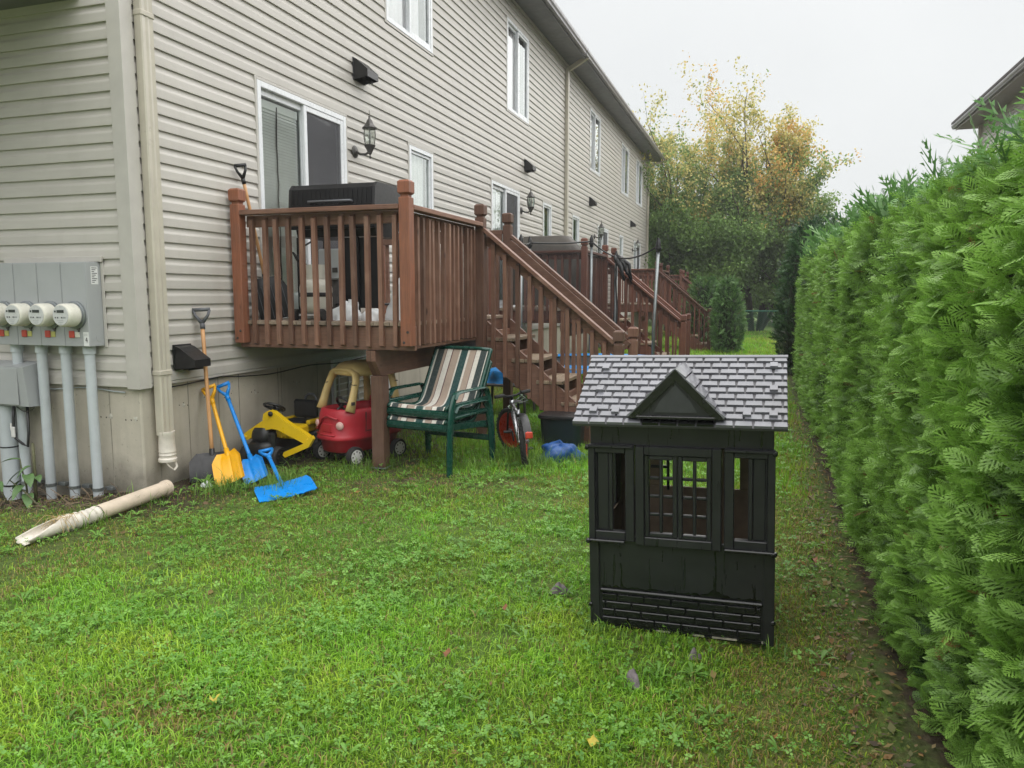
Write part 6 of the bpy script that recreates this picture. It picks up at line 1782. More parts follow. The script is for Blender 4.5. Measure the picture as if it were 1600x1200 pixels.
def sling_line(s):
    """side view of the sling: (y, z), s = 0 front rail .. 1 top of back"""
    K = [(0.300,0.415),(0.285,0.442),(0.24,0.438),(0.12,0.405),(0.00,0.385),(-0.07,0.40),(-0.115,0.45),(-0.175,0.57),(-0.245,0.71),(-0.305,0.83),(-0.32,0.855)]
    x = s*(len(K)-1); i = min(int(x), len(K)-2); f = x-i
    return (K[i][0]*(1-f)+K[i+1][0]*f, K[i][1]*(1-f)+K[i+1][1]*f)
def patio_chair(label, loc, rotz):
    t = thing('patio_chair', label, 'chair', loc, (0, 0, rotz), 'stacked striped patio chairs')
    t.scale = (1.02, 1.16, 1.0)
    gm = M['green_frame']
    for s in (-1, 1):
        x = s*0.315
        mb = MB(); mb.tube([(x+s*0.015,0.335,0.0),(x+s*0.005,0.32,0.25),(x,0.290,0.42),(x-s*0.005,0.255,0.50),(x-s*0.005,0.235,0.525)], [0.026,0.027,0.027,0.025,0.024], 8, sq=(1.15,0.75), up=(0,1,0)); part('leg', mb, gm, t, 50)
        mb = MB(); mb.tube([(x+s*0.012,-0.26,0.0),(x+s*0.006,-0.24,0.30),(x,-0.215,0.45),(x-s*0.003,-0.190,0.525)], [0.026,0.027,0.026,0.024], 8, sq=(1.15,0.75), up=(0,1,0)); part('leg', mb, gm, t, 50)
        mb = MB(); mb.tube([(x-s*0.005,0.252,0.500),(x-s*0.005,0.225,0.540),(x-s*0.005,0.18,0.550),(x-s*0.004,-0.12,0.550),(x-s*0.003,-0.17,0.540),(x-s*0.003,-0.195,0.495)], 0.023, 8, sq=(0.55,1.45)); part('armrest', mb, gm, t, 50)
        mb = MB(); mb.tube([(x-s*0.004,0.275,0.455),(x-s*0.004,0.05,0.455),(x-s*0.003,-0.205,0.460)], 0.016, 6); part('arm_stretcher', mb, gm, t, True)
        mb = MB(); mb.tube([(s*0.272,)+sling_line(k/16) for k in range(17)], 0.017, 7); part('sling_rail', mb, gm, t, True)
        mb = MB(); mb.beam((s*0.29,0.25,0.385), (s*0.29,-0.22,0.34), 0.03, 0.05); part('side_rail', mb, gm, t)
    mb = MB(); mb.cbox((-0.325,0.262,0.345), (0.325,0.305,0.412), 0.012); mb.cbox((-0.30,0.306,0.372), (0.30,0.311,0.384), 0.002); part('front_rail', mb, gm, t)
    mb = MB(); mb.cbox((-0.315,-0.245,0.19), (0.315,-0.215,0.24), 0.008); part('rear_rail', mb, gm, t)
    mb = MB(); mb.tube([(-0.272,-0.32,0.85),(-0.15,-0.328,0.858),(0.15,-0.328,0.858),(0.272,-0.32,0.85)], 0.017, 7); part('top_rail', mb, gm, t, True)
    mb = MB()
    def fs_(off):
        def fn(u, v):
            y, z = sling_line(v); sag = 0.012*math.sin(PI*u)
            y2, z2 = sling_line(min(1, v+0.02)); d = Vector((0, y2-y, z2-z)); d = d.normalized() if d.length > 1e-6 else Vector((0,0,1))
            nrm = Vector((0, d.z, -d.y))
            return ((u-0.5)*0.525, y - nrm.y*(sag-off), z - nrm.z*(sag-off))
        return fn
    mb.grid(fs_(0.004), 14, 34); part('sling', mb, SL, t, True)
    return t
patio_chair('green framed patio chair with striped sling, lower of the stacked pair by the deck post', (-2.535, 5.84, 0.0), rad(170))
patio_chair('green framed patio chair with striped sling, upper of the stacked pair by the deck post', (-2.535, 5.85, 0.105), rad(170))

# ================================================================== child's bicycle
bk = thing('bicycle', 'small silver child bicycle with red rims, parked under the near deck stairs', 'bicycle', (-1.96, 6.24, 0.0), (rad(0), rad(-4), rad(28)))
def bike_wheel(name, y, steer, R=0.205):
    Mx = Matrix.Translation((0, y, R)) @ Matrix.Rotation(steer, 4, 'Z') @ Matrix.Rotation(PI/2, 4, 'Y')
    n = 36
    mb = MB(); mb.tube([Mx @ Vector((math.cos(2*PI*k/n)*(R-0.024), math.sin(2*PI*k/n)*(R-0.024), 0)) for k in range(n)], 0.024, 8, closed=True, up=Mx.to_3x3() @ Vector((0,0,1)))
    for k in range(n):
        a = 2*PI*k/n
        for s in (-1, 0, 1):
            p = Mx @ Vector((math.cos(a+0.05*s)*(R-0.003), math.sin(a+0.05*s)*(R-0.003), s*0.012)); q = Mx @ Vector((math.cos(a+0.05*s)*(R+0.004), math.sin(a+0.05*s)*(R+0.004), s*0.012))
            mb.cyl(p, q, 0.006, seg=4)
    w = part(name, mb, M['rubber'], bk)
    mb = MB(); mb.lathe([(R-0.065,-0.012),(R-0.04,-0.016),(R-0.038,0.016),(R-0.065,0.012),(R-0.065,-0.012)], n, Mx); part('rim', mb, M['rim_red'], w, 40)
    mb = MB(); mb.cyl(Mx @ Vector((0,0,-0.04)), Mx @ Vector((0,0,0.04)), 0.018, seg=10); part('hub', mb, M['silver'], w)
    for k in range(14):
        a = 2*PI*k/14; s = 0.018*(1 if k % 2 else -1)
        mb = MB(); mb.cyl(Mx @ Vector((0,0,s)), Mx @ Vector((math.cos(a)*(R-0.06), math.sin(a)*(R-0.06), 0)), 0.0017, seg=4); part('spoke', mb, M['silver'], w)
    return Mx
Ra = bike_wheel('rear_wheel', -0.27, rad(-14)); Rb = bike_wheel('front_wheel', 0.33, rad(30))
R_ = 0.205
mb = MB()
bb = (0,-0.02,0.17); st = (0,-0.10,0.46); hd = (0,0.20,0.50); hl = (0,0.225,0.40)
mb.tube([hd,hl],0.021,10); mb.tube([hl,bb],0.019,8); mb.tube([(0,0.205,0.47),(0,-0.085,0.40)],0.016,8); mb.tube([st,bb],0.015,8)
for s in (-1, 1):
    mb.tube([(s*0.012,-0.03,0.17),(s*0.042,-0.27,R_)],0.009,6); mb.tube([(s*0.012,-0.09,0.40),(s*0.042,-0.27,R_)],0.008,6)
part('frame', mb, M['silver'], bk, True)
mb = MB()
for s in (-1, 1):
    c = Rb @ Vector((0,0,s*0.05)); mb.tube([hl, Vector(hl)+ (Rb.to_3x3() @ Vector((0,0,s*0.045))) + Vector((0,0.02,-0.02)), c], 0.010, 6)
part('fork', mb, M['black_metal'], bk, True)
mb = MB(); h3 = Rb.to_3x3() @ Vector((0,0,1)); h3.z = 0; h3.normalize(); top = Vector((0,0.19,0.535))
mb.tube([Vector(hd), top], 0.013, 8)
mb.tube([top-h3*0.19+Vector((0,-0.05,0.025)), top-h3*0.12+Vector((0,0,0.02)), top-h3*0.05, top+h3*0.05, top+h3*0.12+Vector((0,0,0.02)), top+h3*0.19+Vector((0,-0.05,0.025))], 0.011, 8); part('handlebar', mb, M['black_metal'], bk, True)
for s in (-1, 1):
    mb = MB(); e = top+h3*0.19*s+Vector((0,-0.05,0.025)); mb.tube([e-h3*0.09*s, e+h3*0.01*s], 0.016, 8); part('grip', mb, M['rubber'], bk, True)
mb = MB()
for k in range(3): mb.tube([top+h3*0.10, top+h3*(0.16+0.03*k)+Vector((0,0.14,-0.03-0.03*k)), top-h3*0.02+Vector((0,0.17,-0.12)), Vector(hl)], 0.0035, 5)
part('brake_cable', mb, plain('pale_green_cable', (0.42,0.52,0.44), 0.4, 0.1, 20), bk, True)
mb = MB(); mb.grid(lambda u, v: ((u-0.5)*(0.05+0.10*v**1.5), 0.02-0.22*v, 0.515+0.018*math.cos((u-0.5)*3)-0.01*(1-v)+0.01*math.sin(v*3)), 9, 9); mb.tube([(0,-0.105,0.46),(0,-0.115,0.51)],0.012,7); part('saddle', mb, M['rubber'], bk, True)
mb = MB(); mb.grid(lambda u, v: ((u-0.5)*0.065, -0.27 - math.cos(rad(20+110*v))*(R_+0.03), R_ + math.sin(rad(20+110*v))*(R_+0.03) + 0.008*math.cos((u-0.5)*3)), 5, 14); part('mudguard', mb, M['black_plastic'], bk, True)
mb = MB(); mb.cbox((-0.03,-0.53,0.28), (0.03,-0.515,0.335), 0.006); mb.cyl((0,-0.50,0.31),(0,-0.30,0.42),0.006,seg=5); part('reflector', mb, M['red_tag'], bk)
mb = MB(); mb.lathe([(0.0,-0.006),(0.065,-0.005),(0.065,0.005),(0.0,0.006)], 20, Matrix.Translation((0.035,-0.02,0.17)) @ Matrix.Rotation(PI/2,4,'Y')); part('chain_guard', mb, M['black_plastic'], bk, 40)
for s in (-1, 1):
    mb = MB(); mb.tube([(s*0.045,-0.02,0.17),(s*0.055,0.03*s,0.17-0.09*s)],0.008,6); mb.cbox((min(s*0.06,s*0.13),0.03*s-0.025,0.17-0.09*s-0.008),(max(s*0.06,s*0.13),0.03*s+0.025,0.17-0.09*s+0.008),0.004); part('pedal', mb, M['black_plastic'], bk)

# blue tarp and dark storage tub under the stairs
def bundle(name, label, cat, x, y, rx, ry, h, seed, mat, ang=0.0, z0=None, fold=0.4):
    mb = MB(); base = gz(x, y) if z0 is None else z0
    def fn(u, v):
        a = 2*PI*u; ph_ = v*PI*0.5
        k = math.cos(ph_)**0.7 if v < 1 else 0.0
        w = 1 + fold*mnoise.noise(Vector((math.cos(a)*1.6+seed*3.1, math.sin(a)*1.6, v*1.8))) + 0.10*mnoise.noise(Vector((math.cos(a)*6+seed, math.sin(a)*6, v*7)))
        X, Y = math.cos(a)*rx*k*w, math.sin(a)*ry*k*w
        return (x + X*math.cos(ang)-Y*math.sin(ang), y + X*math.sin(ang)+Y*math.cos(ang), base + max(0.0, h*math.sin(ph_)*(w*0.6+0.4) + 0.03*h*mnoise.noise(Vector((X*25, Y*25, seed)))))
    mb.grid(fn, 34, 14, True); o = mb.build(name, mat, None, True); tag(o, label, cat); return o
bundle('tarp', 'crumpled dark blue tarp lying on the ground beside the bicycle', 'tarp', -1.62, 6.34, 0.21, 0.13, 0.14, 3, M['tarp_blue'], 0.35, None, 0.55)
tub = thing('storage_tub', 'dark plastic storage tub under the near deck stairs behind the bicycle', 'tub', (-1.73, 6.86, 0.0))
mb = MB(); loft(mb, [superloop(0.18,0.13,0.0,0,20,5), superloop(0.20,0.15,0.30,0,20,5), superloop(0.19,0.14,0.30,0,20,5), superloop(0.175,0.125,0.02,0,20,5)]); part('tub_body', mb, plain('dark_teal_plastic', (0.010,0.020,0.022), 0.4, 0.2, 9), tub, 50)
mb = MB(); loft(mb, [superloop(0.215,0.165,0.285,0,20,5), superloop(0.22,0.17,0.30,0,20,5), superloop(0.215,0.165,0.318,0,20,5), superloop(0.16,0.11,0.325,0,20,5)]); part('lid', mb, M['black_plastic'], tub, 50)
# ================================================================== grill, tank and bags on the near deck
DZ = FLOOR
gr = thing('gas_grill', 'black gas grill with closed lid on a cart, behind the near deck railing', 'grill', (-3.45, 5.98, DZ))
bm_ = M['black_metal']
def gb_(name, mat, lo, hi, c=0.006): mb = MB(); mb.cbox(lo, hi, c); return part(name, mb, mat, gr)
mb = MB()
prof = [(-0.265,0.90),(-0.27,0.96),(-0.255,1.095),(-0.215,1.135),(0.12,1.14),(0.20,1.10),(0.25,0.98),(0.25,0.90)]
mb.prism(prof, 'x', -0.385, 0.385); lid = part('lid', mb, bm_, gr, 30)
for s in (-1, 1):
    mb = MB(); mb.prism([(y*1.02, (z-0.9)*1.02+0.898) for y, z in prof], 'x', s*0.386, s*0.41); part('lid_end', mb, M['black_plastic'], lid)
for k in range(18): 
    mb = MB(); x = -0.37 + k*0.0435; mb.beam((x,-0.272,0.965), (x,-0.259,1.085), 0.012, 0.006, (0,-1,0.1), 0.0); part('lid_rib', mb, bm_, lid)
mb = MB(); mb.tube([(-0.2,-0.262,0.98),(-0.2,-0.305,0.985),(0.2,-0.305,0.985),(0.2,-0.262,0.98)], 0.011, 7); part('lid_handle', mb, M['grey_plastic'], lid, True)
mb = MB(); mb.prism([(-0.255,0.895),(-0.20,0.70),(0.20,0.70),(0.25,0.895)], 'x', -0.38, 0.38); part('firebox', mb, bm_, gr)
gb_('control_panel', bm_, (-0.42,-0.315,0.76), (0.42,-0.262,0.86))
for x in (-0.25, 0.0, 0.25):
    mb = MB(); mb.lathe([(0.0,0.0),(0.025,0.0),(0.022,0.02),(0.0,0.022)], 12, Matrix.Translation((x,-0.316,0.81)) @ Matrix.Rotation(PI/2,4,'X')); part('knob', mb, M['grey_plastic'], gr, 40)
for s in (-1, 1): gb_('side_shelf', M['black_plastic'], (min(s*0.425,s*0.60), -0.24, 0.865), (max(s*0.425,s*0.60), 0.22, 0.895))
for (x, y) in ((-0.36,-0.21),(0.20,-0.21),(-0.36,0.21),(0.36,0.21)): gb_('leg', bm_, (x-0.018,y-0.018,0.0), (x+0.018,y+0.018,0.70))
gb_('cart_panel', bm_, (0.02,-0.195,0.10), (0.42,-0.18,0.69)); gb_('bottom_shelf', bm_, (-0.34,-0.19,0.12), (0.38,0.22,0.14))
mb = MB(); mb.cbox((0.16,-0.27,0.0), (0.24,-0.16,0.045), 0.01); part('foot', mb, M['black_plastic'], gr)
for s in (-1, 1): wheel(gr, s*0.39, 0.2, 0.075, 0.04, M['grey_plastic'])
tk = thing('propane_tank', 'cream propane tank with black straps on a small wheeled dolly, left of the grill legs', 'gas tank', (-3.555, 5.61, DZ))
mb = MB(); mb.lathe([(0.0,0.055),(0.09,0.06),(0.125,0.085),(0.135,0.12),(0.135,0.265),(0.125,0.31),(0.09,0.338),(0.03,0.35),(0.0,0.35)], 24); part('tank', mb, M['tank'], tk, True)
mb = MB(); mb.lathe([(0.1365,0.195),(0.1385,0.20),(0.1385,0.225),(0.1365,0.23)], 24); part('strap', mb, M['black_plastic'], tk, 40)
mb = MB()
for k in range(20):
    if 8 <= k <= 11: continue
    a0, a1 = 2*PI*k/20, 2*PI*(k+1)/20
    for (r0, r1) in ((0.085, 0.088),):
        mb.add([(math.cos(a0)*r0,math.sin(a0)*r0,0.34),(math.cos(a1)*r0,math.sin(a1)*r0,0.34),(math.cos(a1)*r0,math.sin(a1)*r0,0.46),(math.cos(a0)*r0,math.sin(a0)*r0,0.46),(math.cos(a0)*r1,math.sin(a0)*r1,0.34),(math.cos(a1)*r1,math.sin(a1)*r1,0.34),(math.cos(a1)*r1,math.sin(a1)*r1,0.46),(math.cos(a0)*r1,math.sin(a0)*r1,0.46)], [(0,1,2,3),(7,6,5,4),(3,2,6,7)])
part('collar', mb, M['tank'], tk)
mb = MB(); mb.cyl((0,0,0.35),(0,0,0.41),0.02,seg=10); mb.cyl((0,0,0.41),(0,0,0.43),0.035,seg=10); part('valve', mb, M['galv'], tk)
mb = MB(); mb.tube([(0.02,0,0.39),(-0.10,-0.08,0.50),(-0.17,-0.06,0.56),(-0.19,0.02,0.50),(-0.16,0.08,0.62),(-0.05,0.15,0.70)], 0.008, 6); part('hose', mb, M['rubber'], tk, True)
mb = MB(); mb.cbox((-0.14,-0.10,0.035),(0.14,0.10,0.052),0.004); part('dolly', mb, M['white_plastic'], tk)
for s in (-1, 1): wheel(tk, s*0.125, -0.115, 0.048, 0.035, M['rubber'])
gx = thing('gauge_box', 'small grey control box standing behind the propane tank on the deck', 'box', (-3.50, 5.80, DZ))
mb = MB(); mb.cbox((-0.11,-0.06,0.34),(0.11,0.06,0.60),0.012); part('case', mb, M['meter_grey'], gx)
mb = MB(); mb.cbox((-0.02,-0.05,0.0),(0.02,0.05,0.34),0.004); part('stand', mb, M['lamp_metal'], gx)
mb = MB(); mb.cbox((-0.07,-0.068,0.40),(-0.01,-0.0605,0.44),0.003); mb.cbox((0.03,-0.068,0.40),(0.08,-0.0605,0.44),0.003); part('switch', mb, M['hole'], gx)
bundle('plastic_bag', 'bulging white plastic bag against the near deck corner post', 'bag', -2.86, 5.84, 0.13, 0.12, 0.33, 12, M['white_bag'], 0.2, DZ, 0.45)
bundle('plastic_bag', 'flat white plastic bag on the deck floor beneath the grill cart', 'bag', -3.28, 5.66, 0.13, 0.07, 0.15, 15, M['white_bag'], 0.1, DZ, 0.5)
bundle('plastic_bag', 'low crumpled white bag beside the grill foot on the deck', 'bag', -3.03, 5.60, 0.09, 0.05, 0.09, 19, M['white_bag'], 0.4, DZ, 0.5)
bundle('plastic_bag', 'pale translucent looking bag by the patio door sill on the deck', 'bag', -3.98, 6.02, 0.13, 0.12, 0.24, 23, plain('pale_green_bag', (0.42,0.47,0.44), 0.4, 0.15, 9), 0.4, DZ, 0.45)

# ================================================================== covered grill on the second deck
cv = thing('covered_grill', 'grill under a taupe fitted cover on the second deck', 'grill', (-3.42, 12.45, DZ))
def rr_loop(w, l, z, wob, seed):
    L = superloop(w, l, z, 0, 36, 6); out = []
    for k, (x, y, zz) in enumerate(L):
        f = 1 + wob*mnoise.noise(Vector((x*5+seed, y*5, z*3))); out.append((x*f, y*f, zz))
    return out
mb = MB(); loft(mb, [rr_loop(0.60,0.30,0.05,0.10,1), rr_loop(0.60,0.30,0.45,0.06,1), rr_loop(0.59,0.30,0.86,0.03,1), rr_loop(0.565,0.29,0.96,0.02,1), rr_loop(0.40,0.22,1.15,0.02,1), rr_loop(0.385,0.20,1.175,0.02,1), rr_loop(0.30,0.14,1.185,0.02,1)]); part('cover', mb, M['cover'], cv, 40)
mb = MB(); mb.tube([(x, y, 0.9) for x, y, z in superloop(0.60,0.31,0.9,0,28,6)], 0.008, 5, closed=True); part('hem', mb, M['cover'], cv)
for (x, y) in ((-0.45,-0.2),(0.45,-0.2),(-0.45,0.2),(0.45,0.2)): mb = MB(); mb.cyl((x,y,0.0),(x,y,0.2),0.02,seg=8); part('leg', mb, bm_, cv)

# ================================================================== trampoline between the decks
TCX, TCY, TR, TZ = -2.02, 9.90, 1.10, 0.56
tp = thing('trampoline', 'round trampoline with blue pad and galvanised net poles between the first two decks', 'trampoline', (TCX, TCY, 0))
mb = MB(); mb.tube([(math.cos(2*PI*k/40)*TR, math.sin(2*PI*k/40)*TR, TZ-0.02) for k in range(40)], 0.019, 8, closed=True); part('ring_frame', mb, M['galv'], tp, True)
mb = MB(); mb.lathe([(0.0,TZ-0.01),(TR*0.84,TZ-0.012),(TR*0.84,TZ-0.016),(0.0,TZ-0.014)], 40); part('jump_mat', mb, M['black_plastic'], tp)
for k in range(6):
    a0, a1 = 2*PI*k/6+0.02, 2*PI*(k+1)/6-0.02
    mb = MB()
    def fn(u, v, a0=a0, a1=a1, k=k):
        a = a0 + (a1-a0)*u; r_ = TR*(0.80 + 0.24*v); sag = 0.10*max(0, v-0.8)*5*(0.6+0.5*mnoise.noise(Vector((a*4, k, 0))))
        return (math.cos(a)*r_, math.sin(a)*r_, TZ + 0.022*math.sin(PI*v) + 0.006 - sag)
    mb.grid(fn, 14, 8); part('pad', mb, M['pad_blue'], tp, True)
for k in range(3):
    a = 2*PI*k/3 + 0.5; p = [(math.cos(a-0.25)*TR, math.sin(a-0.25)*TR, TZ-0.02), (math.cos(a-0.25)*TR, math.sin(a-0.25)*TR, 0.06), (math.cos(a-0.22)*TR, math.sin(a-0.22)*TR, 0.02), (math.cos(a+0.22)*TR, math.sin(a+0.22)*TR, 0.02), (math.cos(a+0.25)*TR, math.sin(a+0.25)*TR, 0.06), (math.cos(a+0.25)*TR, math.sin(a+0.25)*TR, TZ-0.02)]
    mb = MB(); mb.tube(p, 0.018, 8); part('leg', mb, M['galv'], tp, True)
POLES = [(-0.85,-0.72,2.14,0.0), (-0.34,1.06,2.25,0.0), (0.02,1.08,2.02,0.0), (0.80,-0.70,2.06,0.007), (-1.06,0.36,2.2,0.0)]
for (x, y, h, le) in POLES:
    mb = MB(); mb.tube([(x,y,0.05),(x+le,y,h*0.5),(x+le*6,y,h-0.06)], 0.0195, 10); p = part('net_pole', mb, M['galv'], tp, True)
    xt = x+le*6
    mb = MB(); mb.lathe([(0.026,h-0.13),(0.028,h-0.10),(0.040,h-0.095),(0.040,h-0.075),(0.029,h-0.07),(0.029,h-0.02),(0.022,h),(0.014,h+0.02),(0.012,h+0.035),(0.0,h+0.04)], 12, Matrix.Translation((xt,y,0))); part('pole_cap', mb, M['black_plastic'], p, 40)
def rope(p, q, sag, r_=0.012, n=14):
    p = Vector(p); q = Vector(q); return [p.lerp(q, k/n) + Vector((0,0,-sag*4*(k/n)*(1-k/n))) for k in range(n+1)]
P_ = [(x+le*6, y, h-0.05) for x, y, h, le in POLES]
for (i, j, sg_) in ((0,4,0.03),(4,1,0.02),(1,2,0.03),(2,3,0.07)):
    mb = MB(); mb.tube(rope(P_[i], P_[j], sg_), 0.011, 6); part('net_rope', mb, M['black_plastic'], tp, True)
def net(i, j, z0, seed):
    mb = MB(); a = Vector(P_[i]); b = Vector(P_[j])
    def fn(u, v):
        p = a.lerp(b, u); top = p.z - 0.06*math.sin(PI*u); z = z0 + (top-z0)*v
        w = 0.05*mnoise.noise(Vector((u*6, v*4, seed)))
        d = Vector((p.x, p.y, 0)).normalized()
        return (p.x + d.x*w, p.y + d.y*w, z)
    mb.grid(fn, 20, 12); part('safety_net', mb, M['net'], tp, True)
net(0, 4, 0.6, 1); net(4, 1, 0.6, 2); net(1, 2, 1.0, 3)
mb = MB()
for k in range(7):
    rr = random.Random(k); b = Vector(P_[2]); pts = [b + Vector((rr.uniform(-0.04,0.04), rr.uniform(-0.04,0.04), 0.02))]
    for q in range(5): pts.append(pts[-1] + Vector((0.035+rr.uniform(-0.03,0.03), rr.uniform(-0.04,0.03), -0.04-0.015*q+rr.uniform(-0.03,0.03))))
    mb.tube(pts, [0.020,0.03,0.032,0.028,0.02,0.008], 6)
for k in range(4):
    rr = random.Random(k+40); b = Vector(P_[2]); pts = [b]
    for q in range(6): pts.append(pts[-1] + Vector((rr.uniform(-0.015,0.02), rr.uniform(-0.02,0.02), -0.18)))
    mb.tube(pts, 0.012, 5)
part('bunched_net', mb, M['black_plastic'], tp, True)

# ================================================================== loose drain pipe in the grass
dp = thing('drain_pipe', 'broken beige drain pipe lying in the grass by the house corner', 'pipe', (-4.0, 3.8, 0.0))
A = Vector((-3.98, 4.29, 0.062)); B = Vector((-3.955, 3.66, 0.050)); Cc = Vector((-3.955, 3.14, 0.045))
mb = MB(); mb.tube([A, A.lerp(B,0.06), A.lerp(B,0.065), B], [0.056,0.056,0.050,0.049], 18, caps=False); mb.tube([A, A.lerp(B,0.12)], [0.050,0.046], 18, caps=False); mb.build('smooth_pipe', M['pipe_beige'], dp, 40)
n = 26; pts = []; rs = []
E2 = B.lerp(Cc, 0.52)
for k in range(n):
    t = k/(n-1); pts.append(B.lerp(E2, t) + Vector((0.010*math.sin(t*5), 0, -0.002*t))); rs.append(0.047 + (0.007 if (k//2) % 2 else -0.004) + 0.003*math.sin(k*1.7))
mb = MB(); mb.tube(pts, rs, 16, caps=False); mb.build('corrugated_section', M['pipe_white'], dp, 60)
# torn split end: an open trough with ragged lips
mb = MB(); rr = random.Random(5)
def torn(u, v):
    p = E2.lerp(Cc, v); op = rad(20 + 75*v); a = -PI/2 + (u-0.5)*2*(PI - op)
    rag_ = 1 + 0.12*v*mnoise.noise(Vector((u*9, v*6, 2)))
    ln = 0.035*mnoise.noise(Vector((u*7, 3, 1))) if v > 0.95 else 0
    r_ = 0.048*rag_*(1+0.15*v)
    return (p.x + math.cos(a)*r_, p.y + ln, p.z + math.sin(a)*r_*(1-0.2*v) + 0.004)
mb.grid(torn, 22, 10); o = mb.build('torn_end', M['pipe_white'], dp, True)
md = o.modifiers.new('thickness', 'SOLIDIFY'); md.thickness = 0.003
mb = MB()
for k in range(26):
    x, y = -3.955 + rr.uniform(-0.05, 0.06), 3.42 + rr.uniform(-0.08, 0.10); a = rr.uniform(0, 6.28); L = rr.uniform(0.05, 0.13)
    mb.tube([(x,y,0.09+rr.uniform(0,0.02)), (x+math.cos(a)*L*0.5,y+math.sin(a)*L*0.5,0.085+rr.uniform(-0.01,0.03)), (x+math.cos(a)*L,y+math.sin(a)*L,0.02+rr.uniform(0,0.05))], 0.0016, 3)
mb.build('straw', plain('dry_straw', (0.42,0.30,0.13), 0.7, 0.2, 30), dp)

# ================================================================== weeds by the conduits
wd = thing('weed_plant', 'leafy wild weed with thick cut stem growing in front of the conduits', 'plant', (-4.98, 4.02, -0.1))
stem = plain('green_brown_stem', (0.10,0.10,0.045), 0.6, 0.25, 20)
mb = MB(); mb.tube([(0.035,0.03,0.0),(0.04,0.035,0.25),(0.045,0.03,0.47)], [0.012,0.011,0.010], 7); part('stem', mb, stem, wd, True)
mb = MB(); mb.tube([(0,0,0),(-0.02,0.01,0.15),(-0.045,0.0,0.30),(-0.05,0.0,0.36)], [0.008,0.007,0.005,0.002], 6); part('stem', mb, stem, wd, True)
mb = MB(); mb.tube([(0.20,-0.06,0.02),(0.05,-0.05,0.12),(-0.13,-0.03,0.20)], [0.007,0.006,0.004], 6); part('stem', mb, stem, wd, True)
mb = MB(); mb.tube([(-0.18,-0.02,0.02),(-0.24,-0.02,0.12),(-0.30,-0.02,0.23)], [0.007,0.006,0.004], 6); part('stem', mb, stem, wd, True)
leafg = plain('weed_leaf', (0.10,0.19,0.06), 0.5, 0.25, 20)
def leaf(p, d, L, w, droop):
    p = Vector(p); d = Vector(d).normalized(); s = d.cross(Vector((0,0,1))).normalized(); mb = MB()
    def fn(u, v):
        ww = w*math.sin(PI*min(1, v*0.95+0.04))**0.8; c = p + d*L*v + Vector((0,0,-droop*v*v*L))
        q = c + s*(u-0.5)*ww + Vector((0,0,abs(u-0.5)*ww*0.35)); return tuple(q)
    mb.grid(fn, 5, 9); return mb
for (p, d, L, w, dr) in (((-0.05,0,0.35),(-0.9,-0.5,0.15),0.13,0.05,0.3),((-0.04,0,0.27),(-0.5,-0.4,-0.3),0.12,0.05,0.5),((0.0,0,0.24),(0.7,-0.4,0.3),0.13,0.075,0.9),((0.03,0.02,0.30),(-0.5,-0.7,0.0),0.10,0.07,0.9),((-0.01,0,0.12),(-0.7,-0.5,0.1),0.12,0.07,0.6),((0.0,0,0.10),(0.6,-0.5,0.2),0.13,0.075,0.9),((-0.02,0,0.16),(0.1,-0.9,0.2),0.12,0.07,0.9),((0.04,0.03,0.22),(0.6,-0.2,0.4),0.10,0.06,0.8),((-0.27,-0.02,0.17),(0.7,-0.3,0.2),0.12,0.05,0.7),((-0.045,0,0.20),(-0.8,-0.2,-0.4),0.09,0.045,0.4)):
    part('leaf', leaf(p, d, L, w, dr), leafg, wd, True)
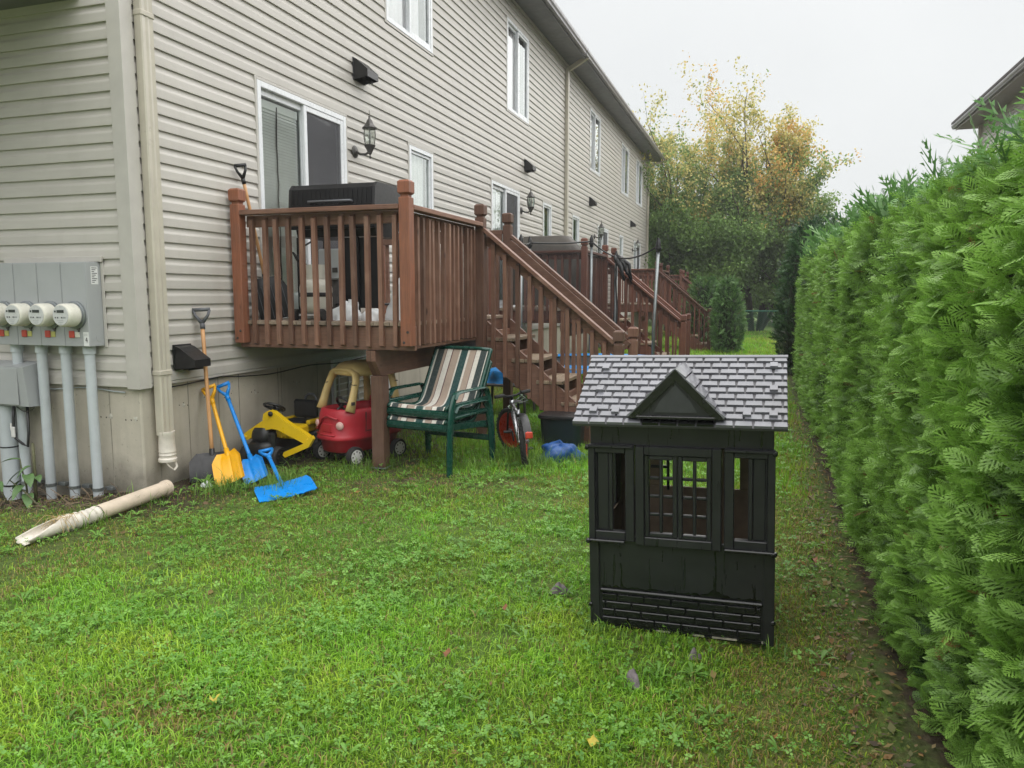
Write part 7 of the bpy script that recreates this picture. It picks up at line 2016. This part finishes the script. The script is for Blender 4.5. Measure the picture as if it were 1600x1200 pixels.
# dead stalks and litter by the wall foot
rr = random.Random(8); mb = MB()
dry_m = plain('dead_stalk', (0.16,0.115,0.07), 0.8, 0.3, 25)
for k in range(170):
    x = rr.uniform(-5.6, -4.25); y = rr.uniform(3.75, 4.3); z = gz(x, y)+0.004; a = rr.uniform(0, 6.28); L = rr.uniform(0.03, 0.12); up_ = rr.random()**3*0.10
    mb.tube([(x,y,z),(x+math.cos(a)*L*0.5,y+math.sin(a)*L*0.4,z+0.012+up_*0.6),(x+math.cos(a)*L,y+math.sin(a)*L*0.8,z+0.006+up_)], 0.0022, 3)
o = mb.build('dead_stalks', dry_m, None, kind='stuff'); tag(o, 'dead stalks and litter scattered at the foot of the meter wall', 'litter')
tag(crumple(-3.92, 4.62, 0.05, 0.03, 0.03, 33, 0.5).build('litter', M['white_bag'], None, True), 'scrap of white plastic in the grass beside the black shovel blade', 'litter')
# twigs, straw and chips on the bare soil under the deck
rr = random.Random(18); mb = MB()
for k in range(420):
    if rr.random() < 0.6: x, y = rr.uniform(-3.7, -2.4), rr.uniform(4.95, 7.4)
    else: x, y = rr.uniform(0.22, 0.5), rr.uniform(1.9, 9)
    z = gz(x, y)+0.006; a = rr.uniform(0, 6.28); L = rr.uniform(0.02, 0.08)
    mb.tube([(x,y,z),(x+math.cos(a)*L,y+math.sin(a)*L,z+rr.uniform(0,0.02))], 0.002, 3)
o = mb.build('soil_litter', dry_m, None, kind='stuff'); tag(o, 'brown twigs and straw bits on the bare soil', 'litter')

# ================================================================== low table with a blue sheet behind the chairs
lt = thing('low_table', 'low grey garden table behind the striped chairs, under a bright blue plastic sheet', 'table', (-2.86, 8.62, 0.0))
mb = MB(); mb.cbox((-0.32,-0.24,0.36), (0.32,0.24,0.39), 0.01); part('table_top', mb, M['lamp_metal'], lt)
for sx_ in (-1, 1):
    for sy_ in (-1, 1):
        mb = MB(); mb.cyl((sx_*0.28, sy_*0.20, -0.02), (sx_*0.26, sy_*0.19, 0.36), 0.018, seg=8); part('leg', mb, M['lamp_metal'], lt)
bundle('plastic_sheet', 'crumpled bright blue plastic sheet heaped on the low garden table', 'sheet', -2.86, 8.62, 0.30, 0.22, 0.17, 41, M['pad_blue'], 0.2, 0.391, 0.45)

# ================================================================== wet autumn air
mb = MB(); mb.box((-900, -500, -2.0), (900, 1000, 14.0)); hz = mb.build('haze', None, None, kind='stuff')
hm = bpy.data.materials.new('mist'); hm.use_nodes = True; hm.node_tree.nodes.clear()
ho = hm.node_tree.nodes.new('ShaderNodeOutputMaterial'); hv = hm.node_tree.nodes.new('ShaderNodeVolumePrincipled')
hv.inputs['Color'].default_value = (0.93, 0.95, 0.96, 1); hv.inputs['Density'].default_value = 0.0016
hm.node_tree.links.new(hv.outputs[0], ho.inputs['Volume'])
hz.data.materials.append(hm)
